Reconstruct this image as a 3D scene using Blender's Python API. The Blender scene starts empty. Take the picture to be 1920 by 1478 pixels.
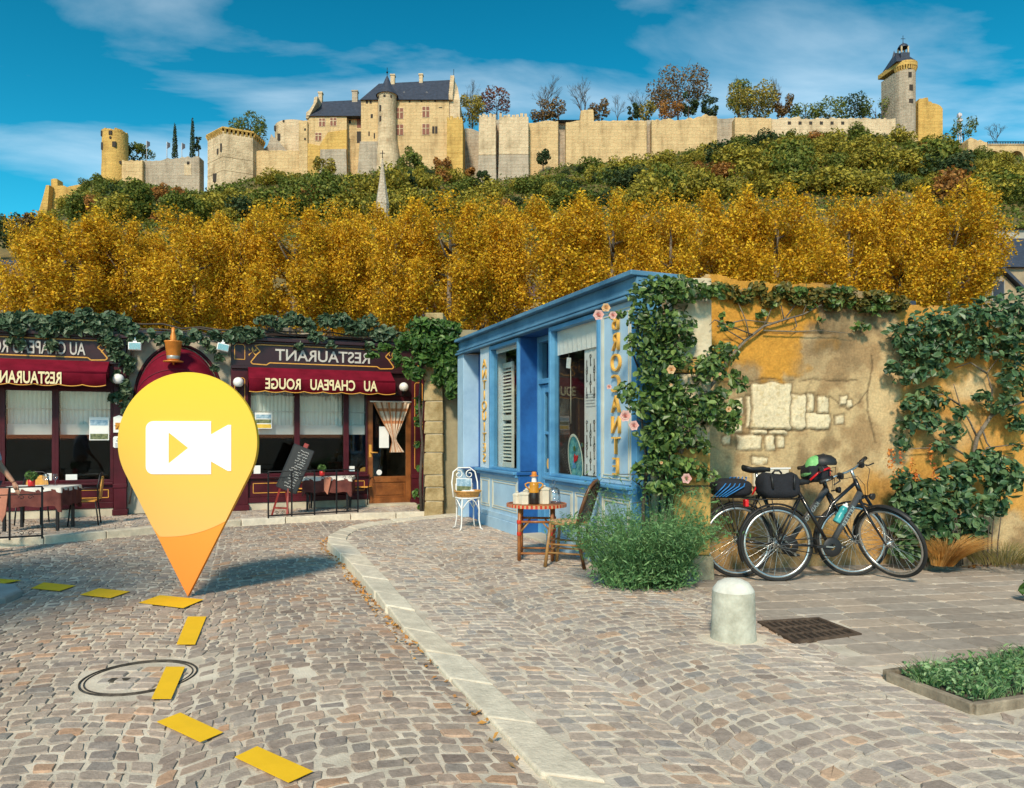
import bpy, bmesh, math, random
import numpy as np
from mathutils import Vector, Matrix, Quaternion

random.seed(7)
RNG = np.random.default_rng(11)
SC = bpy.context.scene
COL = SC.collection
# ------------------------------------------------------------------ camera
F, H, CX, HY = 1350.0, 1.4, 960.0, 815.0        # focal length in pixels, eye height, principal column, horizon row
cam_d = bpy.data.cameras.new("camera")
cam_d.sensor_width = 36.0
cam_d.lens = 36.0 * F / 1920.0
cam_d.shift_y = (HY - 739.0) / 1920.0
cam_d.clip_start = 0.05
cam_d.clip_end = 3000.0
cam = bpy.data.objects.new("camera", cam_d)
cam.location = (0, 0, H)
cam.rotation_euler = (math.radians(90), 0, 0)
COL.objects.link(cam)
SC.camera = cam
# ------------------------------------------------------------------ sky and sun
SUN_DIR = Vector((-0.16, -0.74, 0.62)).normalized()       # towards the sun
SUN_EL = math.asin(SUN_DIR.z)
SUN_AZ = math.atan2(SUN_DIR.x, SUN_DIR.y)
world = bpy.data.worlds.new("World")
SC.world = world
world.use_nodes = True
wn = world.node_tree
for n in list(wn.nodes):
    wn.nodes.remove(n)
w_out = wn.nodes.new("ShaderNodeOutputWorld")
w_bg = wn.nodes.new("ShaderNodeBackground")
w_bg.inputs["Strength"].default_value = 0.15
w_sky = wn.nodes.new("ShaderNodeTexSky")
w_sky.sky_type = 'NISHITA'
w_sky.sun_disc = False
w_sky.sun_elevation = SUN_EL
w_sky.sun_rotation = SUN_AZ
w_sky.air_density = 1.0
w_sky.dust_density = 0.4
w_sky.ozone_density = 2.5
w_hsv = wn.nodes.new("ShaderNodeHueSaturation")
w_hsv.inputs["Hue"].default_value = 0.446
w_hsv.inputs["Saturation"].default_value = 1.36
w_hsv.inputs["Value"].default_value = 0.78
wn.links.new(w_sky.outputs[0], w_hsv.inputs["Color"])
# thin streaky cirrus, laid out by viewing direction on a flat layer of cloud
w_tc = wn.nodes.new("ShaderNodeTexCoord")
w_sep = wn.nodes.new("ShaderNodeSeparateXYZ")
wn.links.new(w_tc.outputs["Generated"], w_sep.inputs[0])
def wmath(op, a, b=None, clamp=False):
    n = wn.nodes.new("ShaderNodeMath"); n.operation = op; n.use_clamp = clamp
    for i, x in enumerate((a, b)):
        if x is None: continue
        if isinstance(x, (int, float)): n.inputs[i].default_value = x
        else: wn.links.new(x, n.inputs[i])
    return n.outputs[0]
zz = wmath('MAXIMUM', w_sep.outputs[2], 0.0)
den = wmath('ADD', zz, 0.14)
ux = wmath('DIVIDE', w_sep.outputs[0], den)
uy = wmath('DIVIDE', w_sep.outputs[1], den)
w_cmb = wn.nodes.new("ShaderNodeCombineXYZ")
wn.links.new(ux, w_cmb.inputs[0]); wn.links.new(uy, w_cmb.inputs[1])
w_map = wn.nodes.new("ShaderNodeMapping")
w_map.inputs["Rotation"].default_value = (0, 0, math.radians(18))
w_map.inputs["Scale"].default_value = (0.75, 1.5, 1)
w_map.inputs["Location"].default_value = (0.3, 5.2, 0)
wn.links.new(w_cmb.outputs[0], w_map.inputs[0])
w_no = wn.nodes.new("ShaderNodeTexNoise")
w_no.inputs["Scale"].default_value = 1.25
w_no.inputs["Detail"].default_value = 9
w_no.inputs["Roughness"].default_value = 0.52
w_no.inputs["Distortion"].default_value = 0.45
wn.links.new(w_map.outputs[0], w_no.inputs["Vector"])
w_rmp = wn.nodes.new("ShaderNodeValToRGB")
w_rmp.color_ramp.elements[0].position = 0.50
w_rmp.color_ramp.elements[1].position = 0.78
wn.links.new(w_no.outputs["Fac"], w_rmp.inputs[0])
cl_amt = wmath('MULTIPLY', w_rmp.outputs[0], 0.62, clamp=True)
w_mix = wn.nodes.new("ShaderNodeMixRGB")
wn.links.new(cl_amt, w_mix.inputs[0])
w_g0 = wn.nodes.new("ShaderNodeVectorMath"); w_g0.operation = 'SCALE'; w_g0.inputs[3].default_value = 1/6.0
w_g1 = wn.nodes.new("ShaderNodeGamma"); w_g1.inputs[1].default_value = 1.72
w_g2 = wn.nodes.new("ShaderNodeVectorMath"); w_g2.operation = 'SCALE'; w_g2.inputs[3].default_value = 6.0*1.05
wn.links.new(w_hsv.outputs[0], w_g0.inputs[0]); wn.links.new(w_g0.outputs[0], w_g1.inputs[0]); wn.links.new(w_g1.outputs[0], w_g2.inputs[0])
wn.links.new(w_g2.outputs[0], w_mix.inputs[1])
w_mix.inputs[2].default_value = (4.5, 5.0, 5.3, 1)
wn.links.new(w_mix.outputs[0], w_bg.inputs["Color"])
wn.links.new(w_bg.outputs[0], w_out.inputs[0])

sun_d = bpy.data.lights.new("sun", 'SUN')
sun_d.energy = 2.5
sun_d.angle = math.radians(8.0)
sun_d.color = (1.0, 0.85, 0.64)
sun = bpy.data.objects.new("sun", sun_d)
sun.rotation_euler = SUN_DIR.to_track_quat('Z', 'Y').to_euler()
sun.location = (0, -10, 30)
COL.objects.link(sun)
SC.view_settings.view_transform = 'Standard'
SC.view_settings.look = 'None'
SC.view_settings.exposure = 0.88
SC.view_settings.gamma = 1.0
SC.view_settings.use_curve_mapping = False
SC.cycles.max_bounces = 8
SC.cycles.transparent_max_bounces = 12
SC.cycles.use_denoising = True
# ------------------------------------------------------------------ layout helpers
def P(px, py, Y):
    return Vector(((px - CX) / F * Y, Y, H + (HY - py) / F * Y))
def G(px, py, z=0.0):
    Y = (H - z) * F / (py - HY)
    return Vector(((px - CX) / F * Y, Y, z))
def sstep(a, b, x):
    t = min(1, max(0, (x - a) / (b - a)))
    return t * t * (3 - 2 * t)
class Frame:
    """A vertical facade: x along it to the right, y into it, z up."""
    def __init__(s, o, d):
        s.o = Vector((o[0], o[1])); s.d = Vector((d[0], d[1])).normalized()
        s.i = Vector((-s.d.y, s.d.x))                  # into the wall
        s.rot = math.atan2(s.d.y, s.d.x)
    def u(s, px, y=0.0):
        r = Vector(((px - CX) / F, 1.0)); o = s.o + s.i * y
        # o + d u = r t
        det = s.d.x * (-r.y) - (-r.x) * s.d.y
        return ((-o.x) * (-r.y) - (-r.x) * (-o.y)) / det
    def Y(s, u, y=0.0):
        return (s.o + s.d * u + s.i * y).y
    def z(s, px, py, y=0.0):
        return H + (HY - py) / F * s.Y(s.u(px, y), y)
    def w(s, u, y=0.0, z=0.0):
        q = s.o + s.d * u + s.i * y
        return Vector((q.x, q.y, z))
    def y_at(s, u, px):
        """how far into the wall from u a point must lie to appear at column px"""
        q = s.o + s.d * u; k = (px - CX) / F
        return (k * q.y - q.x) / (s.i.x - k * s.i.y)

def link(o, parent=None):
    COL.objects.link(o)
    if parent is not None: o.parent = parent
    return o
def tag(o, label=None, cat=None, group=None, kind=None):
    if label: o["label"] = label
    if cat: o["category"] = cat
    if group: o["group"] = group
    if kind: o["kind"] = kind
    return o
def thing(name, label, cat, loc=(0, 0, 0), rz=0.0, group=None):
    o = bpy.data.objects.new(name, None); COL.objects.link(o)
    o.empty_display_size = 0.1
    o.location = loc; o.rotation_euler = (0, 0, rz)
    return tag(o, label, cat, group)
def dup(root, loc=None, rz=None, label=None, group=None, scale=None):
    r = root.copy(); COL.objects.link(r)
    if loc is not None: r.location = loc
    if rz is not None: r.rotation_euler = (0, 0, rz)
    if scale is not None: r.scale = scale if hasattr(scale, '__len__') else (scale,) * 3
    if label: r["label"] = label
    if group: r["group"] = group
    for ch in list(root.children):
        c = ch.copy(); COL.objects.link(c); c.parent = r
        for g in list(ch.children):
            d = g.copy(); COL.objects.link(d); d.parent = c
    return r

class MB:
    def __init__(s): s.v = []; s.f = []; s.m = []; s.sm = []
    def add(s, vs, fs, m=0, smooth=False):
        b = len(s.v); s.v += [tuple(x) for x in vs]
        for f in fs: s.f.append(tuple(b + i for i in f)); s.m.append(m); s.sm.append(smooth)
        return s
    def box(s, x0, x1, y0, y1, z0, z1, m=0):
        if x0 > x1: x0, x1 = x1, x0
        if y0 > y1: y0, y1 = y1, y0
        if z0 > z1: z0, z1 = z1, z0
        vs = [(x0,y0,z0),(x1,y0,z0),(x1,y1,z0),(x0,y1,z0),(x0,y0,z1),(x1,y0,z1),(x1,y1,z1),(x0,y1,z1)]
        return s.add(vs, [(0,3,2,1),(4,5,6,7),(0,1,5,4),(1,2,6,5),(2,3,7,6),(3,0,4,7)], m)
    def hexa(s, b, t, m=0):
        """b, t: four corners each, counter-clockwise from above"""
        return s.add(list(b) + list(t), [(0,3,2,1),(4,5,6,7),(0,1,5,4),(1,2,6,5),(2,3,7,6),(3,0,4,7)], m)
    def bar(s, a, b, w, h, m=0, up=(0,0,1)):
        a = Vector(a); b = Vector(b); d = (b - a).normalized(); up = Vector(up)
        x = d.cross(up)
        if x.length < 1e-4: x = d.cross(Vector((0,1,0)))
        x.normalize(); y = x.cross(d)
        q = [(-1,-1),(1,-1),(1,1),(-1,1)]
        vs = [a + x*(i*w/2) + y*(j*h/2) for i, j in q] + [b + x*(i*w/2) + y*(j*h/2) for i, j in q]
        return s.add(vs, [(0,3,2,1),(4,5,6,7),(0,1,5,4),(1,2,6,5),(2,3,7,6),(3,0,4,7)], m)
    def tube(s, pts, r, n=8, m=0, closed=False, caps=True):
        pts = [Vector(p) for p in pts]; k = len(pts)
        rs = list(r) if hasattr(r, '__len__') else [r] * k
        T = []
        for i in range(k):
            if closed: t = pts[(i+1) % k] - pts[i-1]
            else: t = pts[min(i+1, k-1)] - pts[max(i-1, 0)]
            T.append(t.normalized() if t.length > 1e-9 else Vector((0,0,1)))
        a = Vector((0,0,1)) if abs(T[0].z) < 0.9 else Vector((1,0,0))
        N = (a - T[0] * a.dot(T[0])).normalized()
        vs = []
        for i in range(k):
            N = N - T[i] * N.dot(T[i])
            N = N.normalized() if N.length > 1e-6 else T[i].orthogonal().normalized()
            B = T[i].cross(N)
            for j in range(n):
                c = 2 * math.pi * j / n
                vs.append(pts[i] + (N * math.cos(c) + B * math.sin(c)) * rs[i])
        fs = []
        for i in range(k if closed else k - 1):
            for j in range(n):
                a0 = i*n + j; a1 = i*n + (j+1) % n
                b0 = ((i+1) % k)*n + j; b1 = ((i+1) % k)*n + (j+1) % n
                fs.append((a0, a1, b1, b0))
        s.add(vs, fs, m, True)
        if caps and not closed:
            b = len(s.v) - k*n
            s.f.append(tuple(b + j for j in reversed(range(n)))); s.m.append(m); s.sm.append(False)
            s.f.append(tuple(b + (k-1)*n + j for j in range(n))); s.m.append(m); s.sm.append(False)
        return s
    def lathe(s, prof, c=(0,0,0), n=20, m=0, smooth=True, a0=0.0, a1=2*math.pi, mat=None, sx=1, sy=1):
        full = abs(a1 - a0 - 2*math.pi) < 1e-6
        c = Vector(c); vs = []; k = n if full else n + 1
        for r, z in prof:
            for j in range(k):
                t = a0 + (a1 - a0) * j / n
                p = Vector((r*math.cos(t)*sx, r*math.sin(t)*sy, z))
                if mat is not None: p = mat @ p
                vs.append(c + p)
        fs = []
        for i in range(len(prof) - 1):
            for j in range(n):
                j1 = (j + 1) % k if full else j + 1
                fs.append((i*k+j, i*k+j1, (i+1)*k+j1, (i+1)*k+j))
        return s.add(vs, fs, m, smooth)
    def sphere(s, c, r, n=12, m=0, sz=1.0):
        return s.lathe([(max(1e-4, r*math.sin(math.pi*i/(n//2+2))), -r*sz*math.cos(math.pi*i/(n//2+2))) for i in range(n//2+3)], c, n, m)
    def prism(s, poly, y0, y1, m=0):
        """polygon in x-z, given counter-clockwise seen from -y, thick from y0 to y1"""
        k = len(poly)
        ar = sum(poly[i][0]*poly[(i+1)%k][1] - poly[(i+1)%k][0]*poly[i][1] for i in range(k))
        if ar < 0: poly = list(reversed(poly))
        vs = [(x, y0, z) for x, z in poly] + [(x, y1, z) for x, z in poly]
        fs = [tuple(range(k)), tuple(reversed(range(k, 2*k)))]
        fs += [(i, i+k, (i+1)%k + k, (i+1)%k) for i in range(k)]
        return s.add(vs, fs, m)
    def slab(s, poly, z0, z1, m=0):
        """polygon in x-y extruded from z0 to z1"""
        k = len(poly)
        ar = sum(poly[i][0]*poly[(i+1)%k][1] - poly[(i+1)%k][0]*poly[i][1] for i in range(k))
        if ar < 0: poly = list(reversed(poly))
        vs = [(x, y, z0) for x, y in poly] + [(x, y, z1) for x, y in poly]
        fs = [tuple(reversed(range(k))), tuple(range(k, 2*k))]
        fs += [(i, (i+1)%k, (i+1)%k + k, i+k) for i in range(k)]
        return s.add(vs, fs, m)
    def xf(s, mat):
        s.v = [tuple(mat @ Vector(p)) for p in s.v]; return s
    def build(s, name, mats, parent=None, bevel=0.0, loc=None, rz=None, seg=2):
        me = bpy.data.meshes.new(name)
        me.from_pydata(s.v, [], s.f)
        if not isinstance(mats, (list, tuple)): mats = [mats]
        for q in mats: me.materials.append(q)
        me.polygons.foreach_set("material_index", s.m)
        me.polygons.foreach_set("use_smooth", s.sm)
        me.update()
        o = bpy.data.objects.new(name, me); link(o, parent)
        if loc is not None: o.location = loc
        if rz is not None: o.rotation_euler = (0, 0, rz)
        if bevel > 0:
            b = o.modifiers.new("bevel", 'BEVEL'); b.width = bevel; b.segments = seg
            b.limit_method = 'ANGLE'; b.angle_limit = math.radians(50); b.harden_normals = False
        return o
def np_mesh(name, V, Fq, mats, parent=None, smooth=False, midx=None, attr=None):
    me = bpy.data.meshes.new(name)
    nv, nf = len(V), len(Fq); k = Fq.shape[1]
    me.vertices.add(nv); me.vertices.foreach_set("co", np.ascontiguousarray(V, dtype=np.float32).ravel())
    me.loops.add(nf * k); me.loops.foreach_set("vertex_index", np.ascontiguousarray(Fq, dtype=np.int32).ravel())
    me.polygons.add(nf)
    me.polygons.foreach_set("loop_start", np.arange(0, nf * k, k, dtype=np.int32))
    me.polygons.foreach_set("loop_total", np.full(nf, k, dtype=np.int32))
    if not isinstance(mats, (list, tuple)): mats = [mats]
    for q in mats: me.materials.append(q)
    if midx is not None: me.polygons.foreach_set("material_index", np.ascontiguousarray(midx, dtype=np.int32))
    me.polygons.foreach_set("use_smooth", np.full(nf, smooth, dtype=bool))
    me.update(calc_edges=True); me.validate()
    if attr is not None:
        at = me.color_attributes.new("tone", 'FLOAT_COLOR', 'POINT')
        c = np.ones((nv, 4), dtype=np.float32); c[:, :3] = attr
        at.data.foreach_set("color", c.ravel())
    o = bpy.data.objects.new(name, me); link(o, parent)
    return o
# ------------------------------------------------------------------ value noise in numpy
def _hash(ix, iy, seed):
    h = (ix.astype(np.int64) * 374761393 + iy.astype(np.int64) * 668265263 + seed * 974634777) & 0xFFFFFFFF
    h = ((h ^ (h >> 13)) * 1274126177) & 0xFFFFFFFF
    return ((h ^ (h >> 16)) & 0xFFFF) / 65535.0
def vnoise(x, y, seed=0):
    ix = np.floor(x); iy = np.floor(y); fx = x - ix; fy = y - iy
    fx = fx*fx*(3-2*fx); fy = fy*fy*(3-2*fy)
    a = _hash(ix, iy, seed); b = _hash(ix+1, iy, seed); c = _hash(ix, iy+1, seed); d = _hash(ix+1, iy+1, seed)
    return (a*(1-fx)+b*fx)*(1-fy) + (c*(1-fx)+d*fx)*fy
def fbm(x, y, seed=0, o=5):
    x = np.asarray(x, dtype=float); y = np.asarray(y, dtype=float)
    s = 0; a = 0.5; t = 0
    for k in range(o):
        s = s + a * vnoise(x * 2**k, y * 2**k, seed + k * 17); t += a; a *= 0.55
    return s / t
def nstep(a, b, x):
    t = np.clip((x - a) / (b - a), 0, 1); return t*t*(3-2*t)
# ------------------------------------------------------------------ materials
_M = {}
def new_mat(name):
    m = bpy.data.materials.new(name); m.use_nodes = True
    nt = m.node_tree; p = nt.nodes["Principled BSDF"]
    return m, nt, p
def mat(name, col, rough=0.6, metal=0.0, var=0.18, scale=6.0, bump=0.15, bscale=60.0, bdist=0.004, col2=None, spec=0.4, coat=0.0):
    if name in _M: return _M[name]
    m, nt, p = new_mat(name); N = nt.nodes.new; L = nt.links.new
    p.inputs["Roughness"].default_value = rough; p.inputs["Metallic"].default_value = metal
    p.inputs["Specular IOR Level"].default_value = spec
    if coat: p.inputs["Coat Weight"].default_value = coat
    tc = N("ShaderNodeTexCoord")
    no = N("ShaderNodeTexNoise"); no.inputs["Scale"].default_value = scale; no.inputs["Detail"].default_value = 7; no.inputs["Roughness"].default_value = 0.62
    L(tc.outputs["Object"], no.inputs["Vector"])
    r = N("ShaderNodeValToRGB"); r.color_ramp.elements[0].position = 0.32; r.color_ramp.elements[1].position = 0.70
    c2 = col2 if col2 else tuple(min(1, c*(1+var)) for c in col)
    r.color_ramp.elements[0].color = (*[c*(1-var) for c in col], 1); r.color_ramp.elements[1].color = (*c2, 1)
    L(no.outputs["Fac"], r.inputs[0]); L(r.outputs[0], p.inputs["Base Color"])
    if bump > 0:
        n2 = N("ShaderNodeTexNoise"); n2.inputs["Scale"].default_value = bscale; n2.inputs["Detail"].default_value = 5
        L(tc.outputs["Object"], n2.inputs["Vector"])
        b = N("ShaderNodeBump"); b.inputs["Strength"].default_value = bump; b.inputs["Distance"].default_value = bdist
        L(n2.outputs["Fac"], b.inputs["Height"]); L(b.outputs[0], p.inputs["Normal"])
        rr = N("ShaderNodeMapRange"); rr.inputs[3].default_value = max(0, rough-0.1); rr.inputs[4].default_value = min(1, rough+0.1)
        L(n2.outputs["Fac"], rr.inputs[0]); L(rr.outputs[0], p.inputs["Roughness"])
    _M[name] = m; return m
def island_mat(name, cols, rough=0.6, trans=0.0, noise=0.0, nscale=30, spec=0.35, bump=0.0, bscale=120, bdist=0.004, big=0.0):
    """each loose piece of the mesh gets its own tone out of cols"""
    if name in _M: return _M[name]
    m, nt, p = new_mat(name); N = nt.nodes.new; L = nt.links.new
    g = N("ShaderNodeNewGeometry"); r = N("ShaderNodeValToRGB"); cr = r.color_ramp
    cr.interpolation = 'LINEAR'
    while len(cr.elements) < len(cols): cr.elements.new(0.5)
    for i, c in enumerate(cols):
        cr.elements[i].position = i / max(1, len(cols) - 1); cr.elements[i].color = (*c, 1)
    L(g.outputs["Random Per Island"], r.inputs[0])
    out = r.outputs[0]
    tc = N("ShaderNodeTexCoord")
    if noise:
        no = N("ShaderNodeTexNoise"); no.inputs["Scale"].default_value = nscale; no.inputs["Detail"].default_value = 6; no.inputs["Roughness"].default_value = 0.65
        L(tc.outputs["Object"], no.inputs["Vector"])
        mr = N("ShaderNodeMapRange"); mr.inputs[1].default_value = 0.25; mr.inputs[2].default_value = 0.75
        mr.inputs[3].default_value = 1 - noise; mr.inputs[4].default_value = 1 + noise; L(no.outputs["Fac"], mr.inputs[0])
        mx = N("ShaderNodeVectorMath"); mx.operation = 'SCALE'; L(out, mx.inputs[0]); L(mr.outputs[0], mx.inputs[3]); out = mx.outputs[0]
    if big:
        nb_ = N("ShaderNodeTexNoise"); nb_.inputs["Scale"].default_value = 0.7; nb_.inputs["Detail"].default_value = 5; nb_.inputs["Roughness"].default_value = 0.6
        L(tc.outputs["Object"], nb_.inputs["Vector"])
        m2 = N("ShaderNodeMapRange"); m2.inputs[1].default_value = 0.3; m2.inputs[2].default_value = 0.7; m2.inputs[3].default_value = 1 - big; m2.inputs[4].default_value = 1 + big*.6; L(nb_.outputs["Fac"], m2.inputs[0])
        mb_ = N("ShaderNodeVectorMath"); mb_.operation = 'SCALE'; L(out, mb_.inputs[0]); L(m2.outputs[0], mb_.inputs[3]); out = mb_.outputs[0]
    L(out, p.inputs["Base Color"]); p.inputs["Roughness"].default_value = rough; p.inputs["Specular IOR Level"].default_value = spec
    if bump:
        n2 = N("ShaderNodeTexNoise"); n2.inputs["Scale"].default_value = bscale; n2.inputs["Detail"].default_value = 6
        L(tc.outputs["Object"], n2.inputs["Vector"])
        b = N("ShaderNodeBump"); b.inputs["Strength"].default_value = bump; b.inputs["Distance"].default_value = bdist
        L(n2.outputs["Fac"], b.inputs["Height"]); L(b.outputs[0], p.inputs["Normal"])
    if trans:
        o = nt.nodes["Material Output"]; t = N("ShaderNodeBsdfTranslucent"); L(out, t.inputs[0])
        mx = N("ShaderNodeMixShader"); mx.inputs[0].default_value = trans
        L(p.outputs[0], mx.inputs[1]); L(t.outputs[0], mx.inputs[2]); L(mx.outputs[0], o.inputs[0])
    _M[name] = m; return m
def attr_mat(name, rough=0.85, bump=0.5, bscale=55, bdist=0.01, mott=0.12):
    if name in _M: return _M[name]
    m, nt, p = new_mat(name); N = nt.nodes.new; L = nt.links.new
    a = N("ShaderNodeAttribute"); a.attribute_name = "tone"
    tc = N("ShaderNodeTexCoord"); no = N("ShaderNodeTexNoise"); no.inputs["Scale"].default_value = 45; no.inputs["Detail"].default_value = 8
    L(tc.outputs["Object"], no.inputs["Vector"])
    mr = N("ShaderNodeMapRange"); mr.inputs[1].default_value = 0.3; mr.inputs[2].default_value = 0.7; mr.inputs[3].default_value = 1-mott; mr.inputs[4].default_value = 1+mott
    L(no.outputs["Fac"], mr.inputs[0])
    mx = N("ShaderNodeVectorMath"); mx.operation = 'SCALE'; L(a.outputs["Color"], mx.inputs[0]); L(mr.outputs[0], mx.inputs[3])
    L(mx.outputs[0], p.inputs["Base Color"]); p.inputs["Roughness"].default_value = rough; p.inputs["Specular IOR Level"].default_value = 0.2
    n2 = N("ShaderNodeTexNoise"); n2.inputs["Scale"].default_value = bscale; n2.inputs["Detail"].default_value = 8; n2.inputs["Roughness"].default_value = 0.7
    L(tc.outputs["Object"], n2.inputs["Vector"])
    b = N("ShaderNodeBump"); b.inputs["Strength"].default_value = bump; b.inputs["Distance"].default_value = bdist
    L(n2.outputs["Fac"], b.inputs["Height"]); L(b.outputs[0], p.inputs["Normal"])
    _M[name] = m; return m
def glass_mat(name, tint=(0.9,0.95,0.95), refl=0.12, rough=0.02, mul=0.55):
    if name in _M: return _M[name]
    m, nt, p = new_mat(name); N = nt.nodes.new; L = nt.links.new
    o = nt.nodes["Material Output"]; nt.nodes.remove(p)
    t = N("ShaderNodeBsdfTransparent"); t.inputs[0].default_value = (*tint, 1)
    g = N("ShaderNodeBsdfGlossy"); g.inputs[1].default_value = rough
    fr = N("ShaderNodeFresnel"); fr.inputs[0].default_value = 1.5
    ad = N("ShaderNodeMath"); ad.operation = 'MULTIPLY_ADD'; ad.use_clamp = True; L(fr.outputs[0], ad.inputs[0]); ad.inputs[1].default_value = mul; ad.inputs[2].default_value = refl
    mx = N("ShaderNodeMixShader"); L(ad.outputs[0], mx.inputs[0]); L(t.outputs[0], mx.inputs[1]); L(g.outputs[0], mx.inputs[2])
    L(mx.outputs[0], o.inputs[0]); _M[name] = m; return m
def stone_mat(name, col, dark, bw=1.7, bh=0.75, mortar=0.05, streak=0.6, fac=0.5):
    """coursed masonry seen from far off: blotches, rain streaks and faint courses"""
    if name in _M: return _M[name]
    m, nt, p = new_mat(name); N = nt.nodes.new; L = nt.links.new
    tc = N("ShaderNodeTexCoord")
    no = N("ShaderNodeTexNoise"); no.inputs["Scale"].default_value = 0.22; no.inputs["Detail"].default_value = 9; no.inputs["Roughness"].default_value = 0.68
    L(tc.outputs["Object"], no.inputs["Vector"])
    mp = N("ShaderNodeMapping"); mp.inputs["Scale"].default_value = (1.1, 1.1, 0.09); L(tc.outputs["Object"], mp.inputs[0])
    ns = N("ShaderNodeTexNoise"); ns.inputs["Scale"].default_value = 1.0; ns.inputs["Detail"].default_value = 6; L(mp.outputs[0], ns.inputs["Vector"])
    ad = N("ShaderNodeMath"); ad.operation = 'MULTIPLY_ADD'; L(ns.outputs["Fac"], ad.inputs[0]); ad.inputs[1].default_value = streak; L(no.outputs["Fac"], ad.inputs[2])
    r = N("ShaderNodeValToRGB"); r.color_ramp.elements[0].position = 0.5; r.color_ramp.elements[1].position = 0.5 + streak*0.5 + 0.02
    r.color_ramp.elements[0].color = (*dark, 1); r.color_ramp.elements[1].color = (*col, 1); L(ad.outputs[0], r.inputs[0])
    sx = N("ShaderNodeSeparateXYZ"); L(tc.outputs["Object"], sx.inputs[0])
    aa = N("ShaderNodeMath"); aa.operation = 'ADD'; L(sx.outputs[0], aa.inputs[0]); L(sx.outputs[1], aa.inputs[1])
    cm = N("ShaderNodeCombineXYZ"); L(aa.outputs[0], cm.inputs[0]); L(sx.outputs[2], cm.inputs[1])
    br = N("ShaderNodeTexBrick"); br.inputs["Scale"].default_value = 1.0; br.inputs["Brick Width"].default_value = bw; br.inputs["Row Height"].default_value = bh
    br.inputs["Mortar Size"].default_value = mortar; br.inputs["Color1"].default_value = (1,1,1,1); br.inputs["Color2"].default_value = (0.78,0.76,0.74,1); br.inputs["Mortar"].default_value = (0.5,0.47,0.42,1)
    L(cm.outputs[0], br.inputs["Vector"])
    mx = N("ShaderNodeMixRGB"); mx.blend_type = 'MULTIPLY'; mx.inputs[0].default_value = fac; L(r.outputs[0], mx.inputs[1]); L(br.outputs["Color"], mx.inputs[2])
    L(mx.outputs[0], p.inputs["Base Color"]); p.inputs["Roughness"].default_value = 0.9; p.inputs["Specular IOR Level"].default_value = 0.15
    n3 = N("ShaderNodeTexNoise"); n3.inputs["Scale"].default_value = 3.0; n3.inputs["Detail"].default_value = 8; L(tc.outputs["Object"], n3.inputs["Vector"])
    b = N("ShaderNodeBump"); b.inputs["Strength"].default_value = 0.6; b.inputs["Distance"].default_value = 0.25; L(n3.outputs["Fac"], b.inputs["Height"]); L(b.outputs[0], p.inputs["Normal"])
    _M[name] = m; return m
# ------------------------------------------------------------------ foliage
def leaf_mesh(pts, size, seed=0, up=0.35, nrm=None, k=6, jit=0.35, asp=0.62):
    """pts (n,3) -> vertices and quads for n small leaves; nrm leans the leaves outwards"""
    r = np.random.default_rng(seed); n = len(pts)
    d = r.normal(size=(n, 3)); d /= np.linalg.norm(d, axis=1)[:, None] + 1e-9
    nn = r.normal(size=(n, 3)) * 0.75
    if nrm is not None: nn = nn + nrm * 0.9
    nn[:, 2] += up; nn /= np.linalg.norm(nn, axis=1)[:, None] + 1e-9
    t = d - nn * np.sum(d * nn, axis=1)[:, None]; t /= np.linalg.norm(t, axis=1)[:, None] + 1e-9
    b = np.cross(nn, t)
    s = size * (1 + jit * r.normal(size=n).clip(-2, 2)); s = np.clip(s, size*0.35, size*2.0)[:, None]
    if k == 4:
        tpl = [(-0.5, 0, 0), (0, -asp/2, 0.06), (0.5, 0, 0), (0, asp/2, 0.06)]
        V = np.stack([pts + (t*a + b*c + nn*e) * s for a, c, e in tpl], axis=1).reshape(-1, 3)
        Fq = np.arange(n*4).reshape(n, 4); return V, Fq
    tpl = [(-0.5, 0, 0), (-0.2, -asp*0.5, 0.10), (0.2, -asp*0.42, 0.10), (0.55, 0, -0.08), (0.2, asp*0.42, 0.10), (-0.2, asp*0.5, 0.10)]
    V = np.stack([pts + (t*a + b*c + nn*e) * s for a, c, e in tpl], axis=1).reshape(-1, 3)
    i = np.arange(n)[:, None] * 6
    Fq = np.concatenate([i + np.array([[0, 1, 2, 3]]), i + np.array([[0, 3, 4, 5]])], axis=0)
    return V, Fq
def blob_pts(n, c, rad, seed, shell=0.55):
    r = np.random.default_rng(seed); d = r.normal(size=(n, 3)); d /= np.linalg.norm(d, axis=1)[:, None]
    q = r.random(n) ** (1/3.0); q = shell + (1 - shell) * q if shell else q
    return np.asarray(c) + d * q[:, None] * np.asarray(rad), d
def crown(blobs, n, size, seed, shell=0.5, k=4, up=0.3):
    """blobs: (centre, radii); leaves are shared out by surface area"""
    ar = np.array([(b[1][0]*b[1][2]) for b in blobs]); ar = ar / ar.sum()
    Ps, Ns = [], []
    for i, (c, rd) in enumerate(blobs):
        p, d = blob_pts(max(8, int(n * ar[i])), c, rd, seed + i * 7, shell); Ps.append(p); Ns.append(d)
    return leaf_mesh(np.concatenate(Ps), size, seed, up, np.concatenate(Ns), k)
def leaf_obj(name, V, Fq, m, parent=None):
    return np_mesh(name, np.asarray(V), np.asarray(Fq), m, parent)
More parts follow.
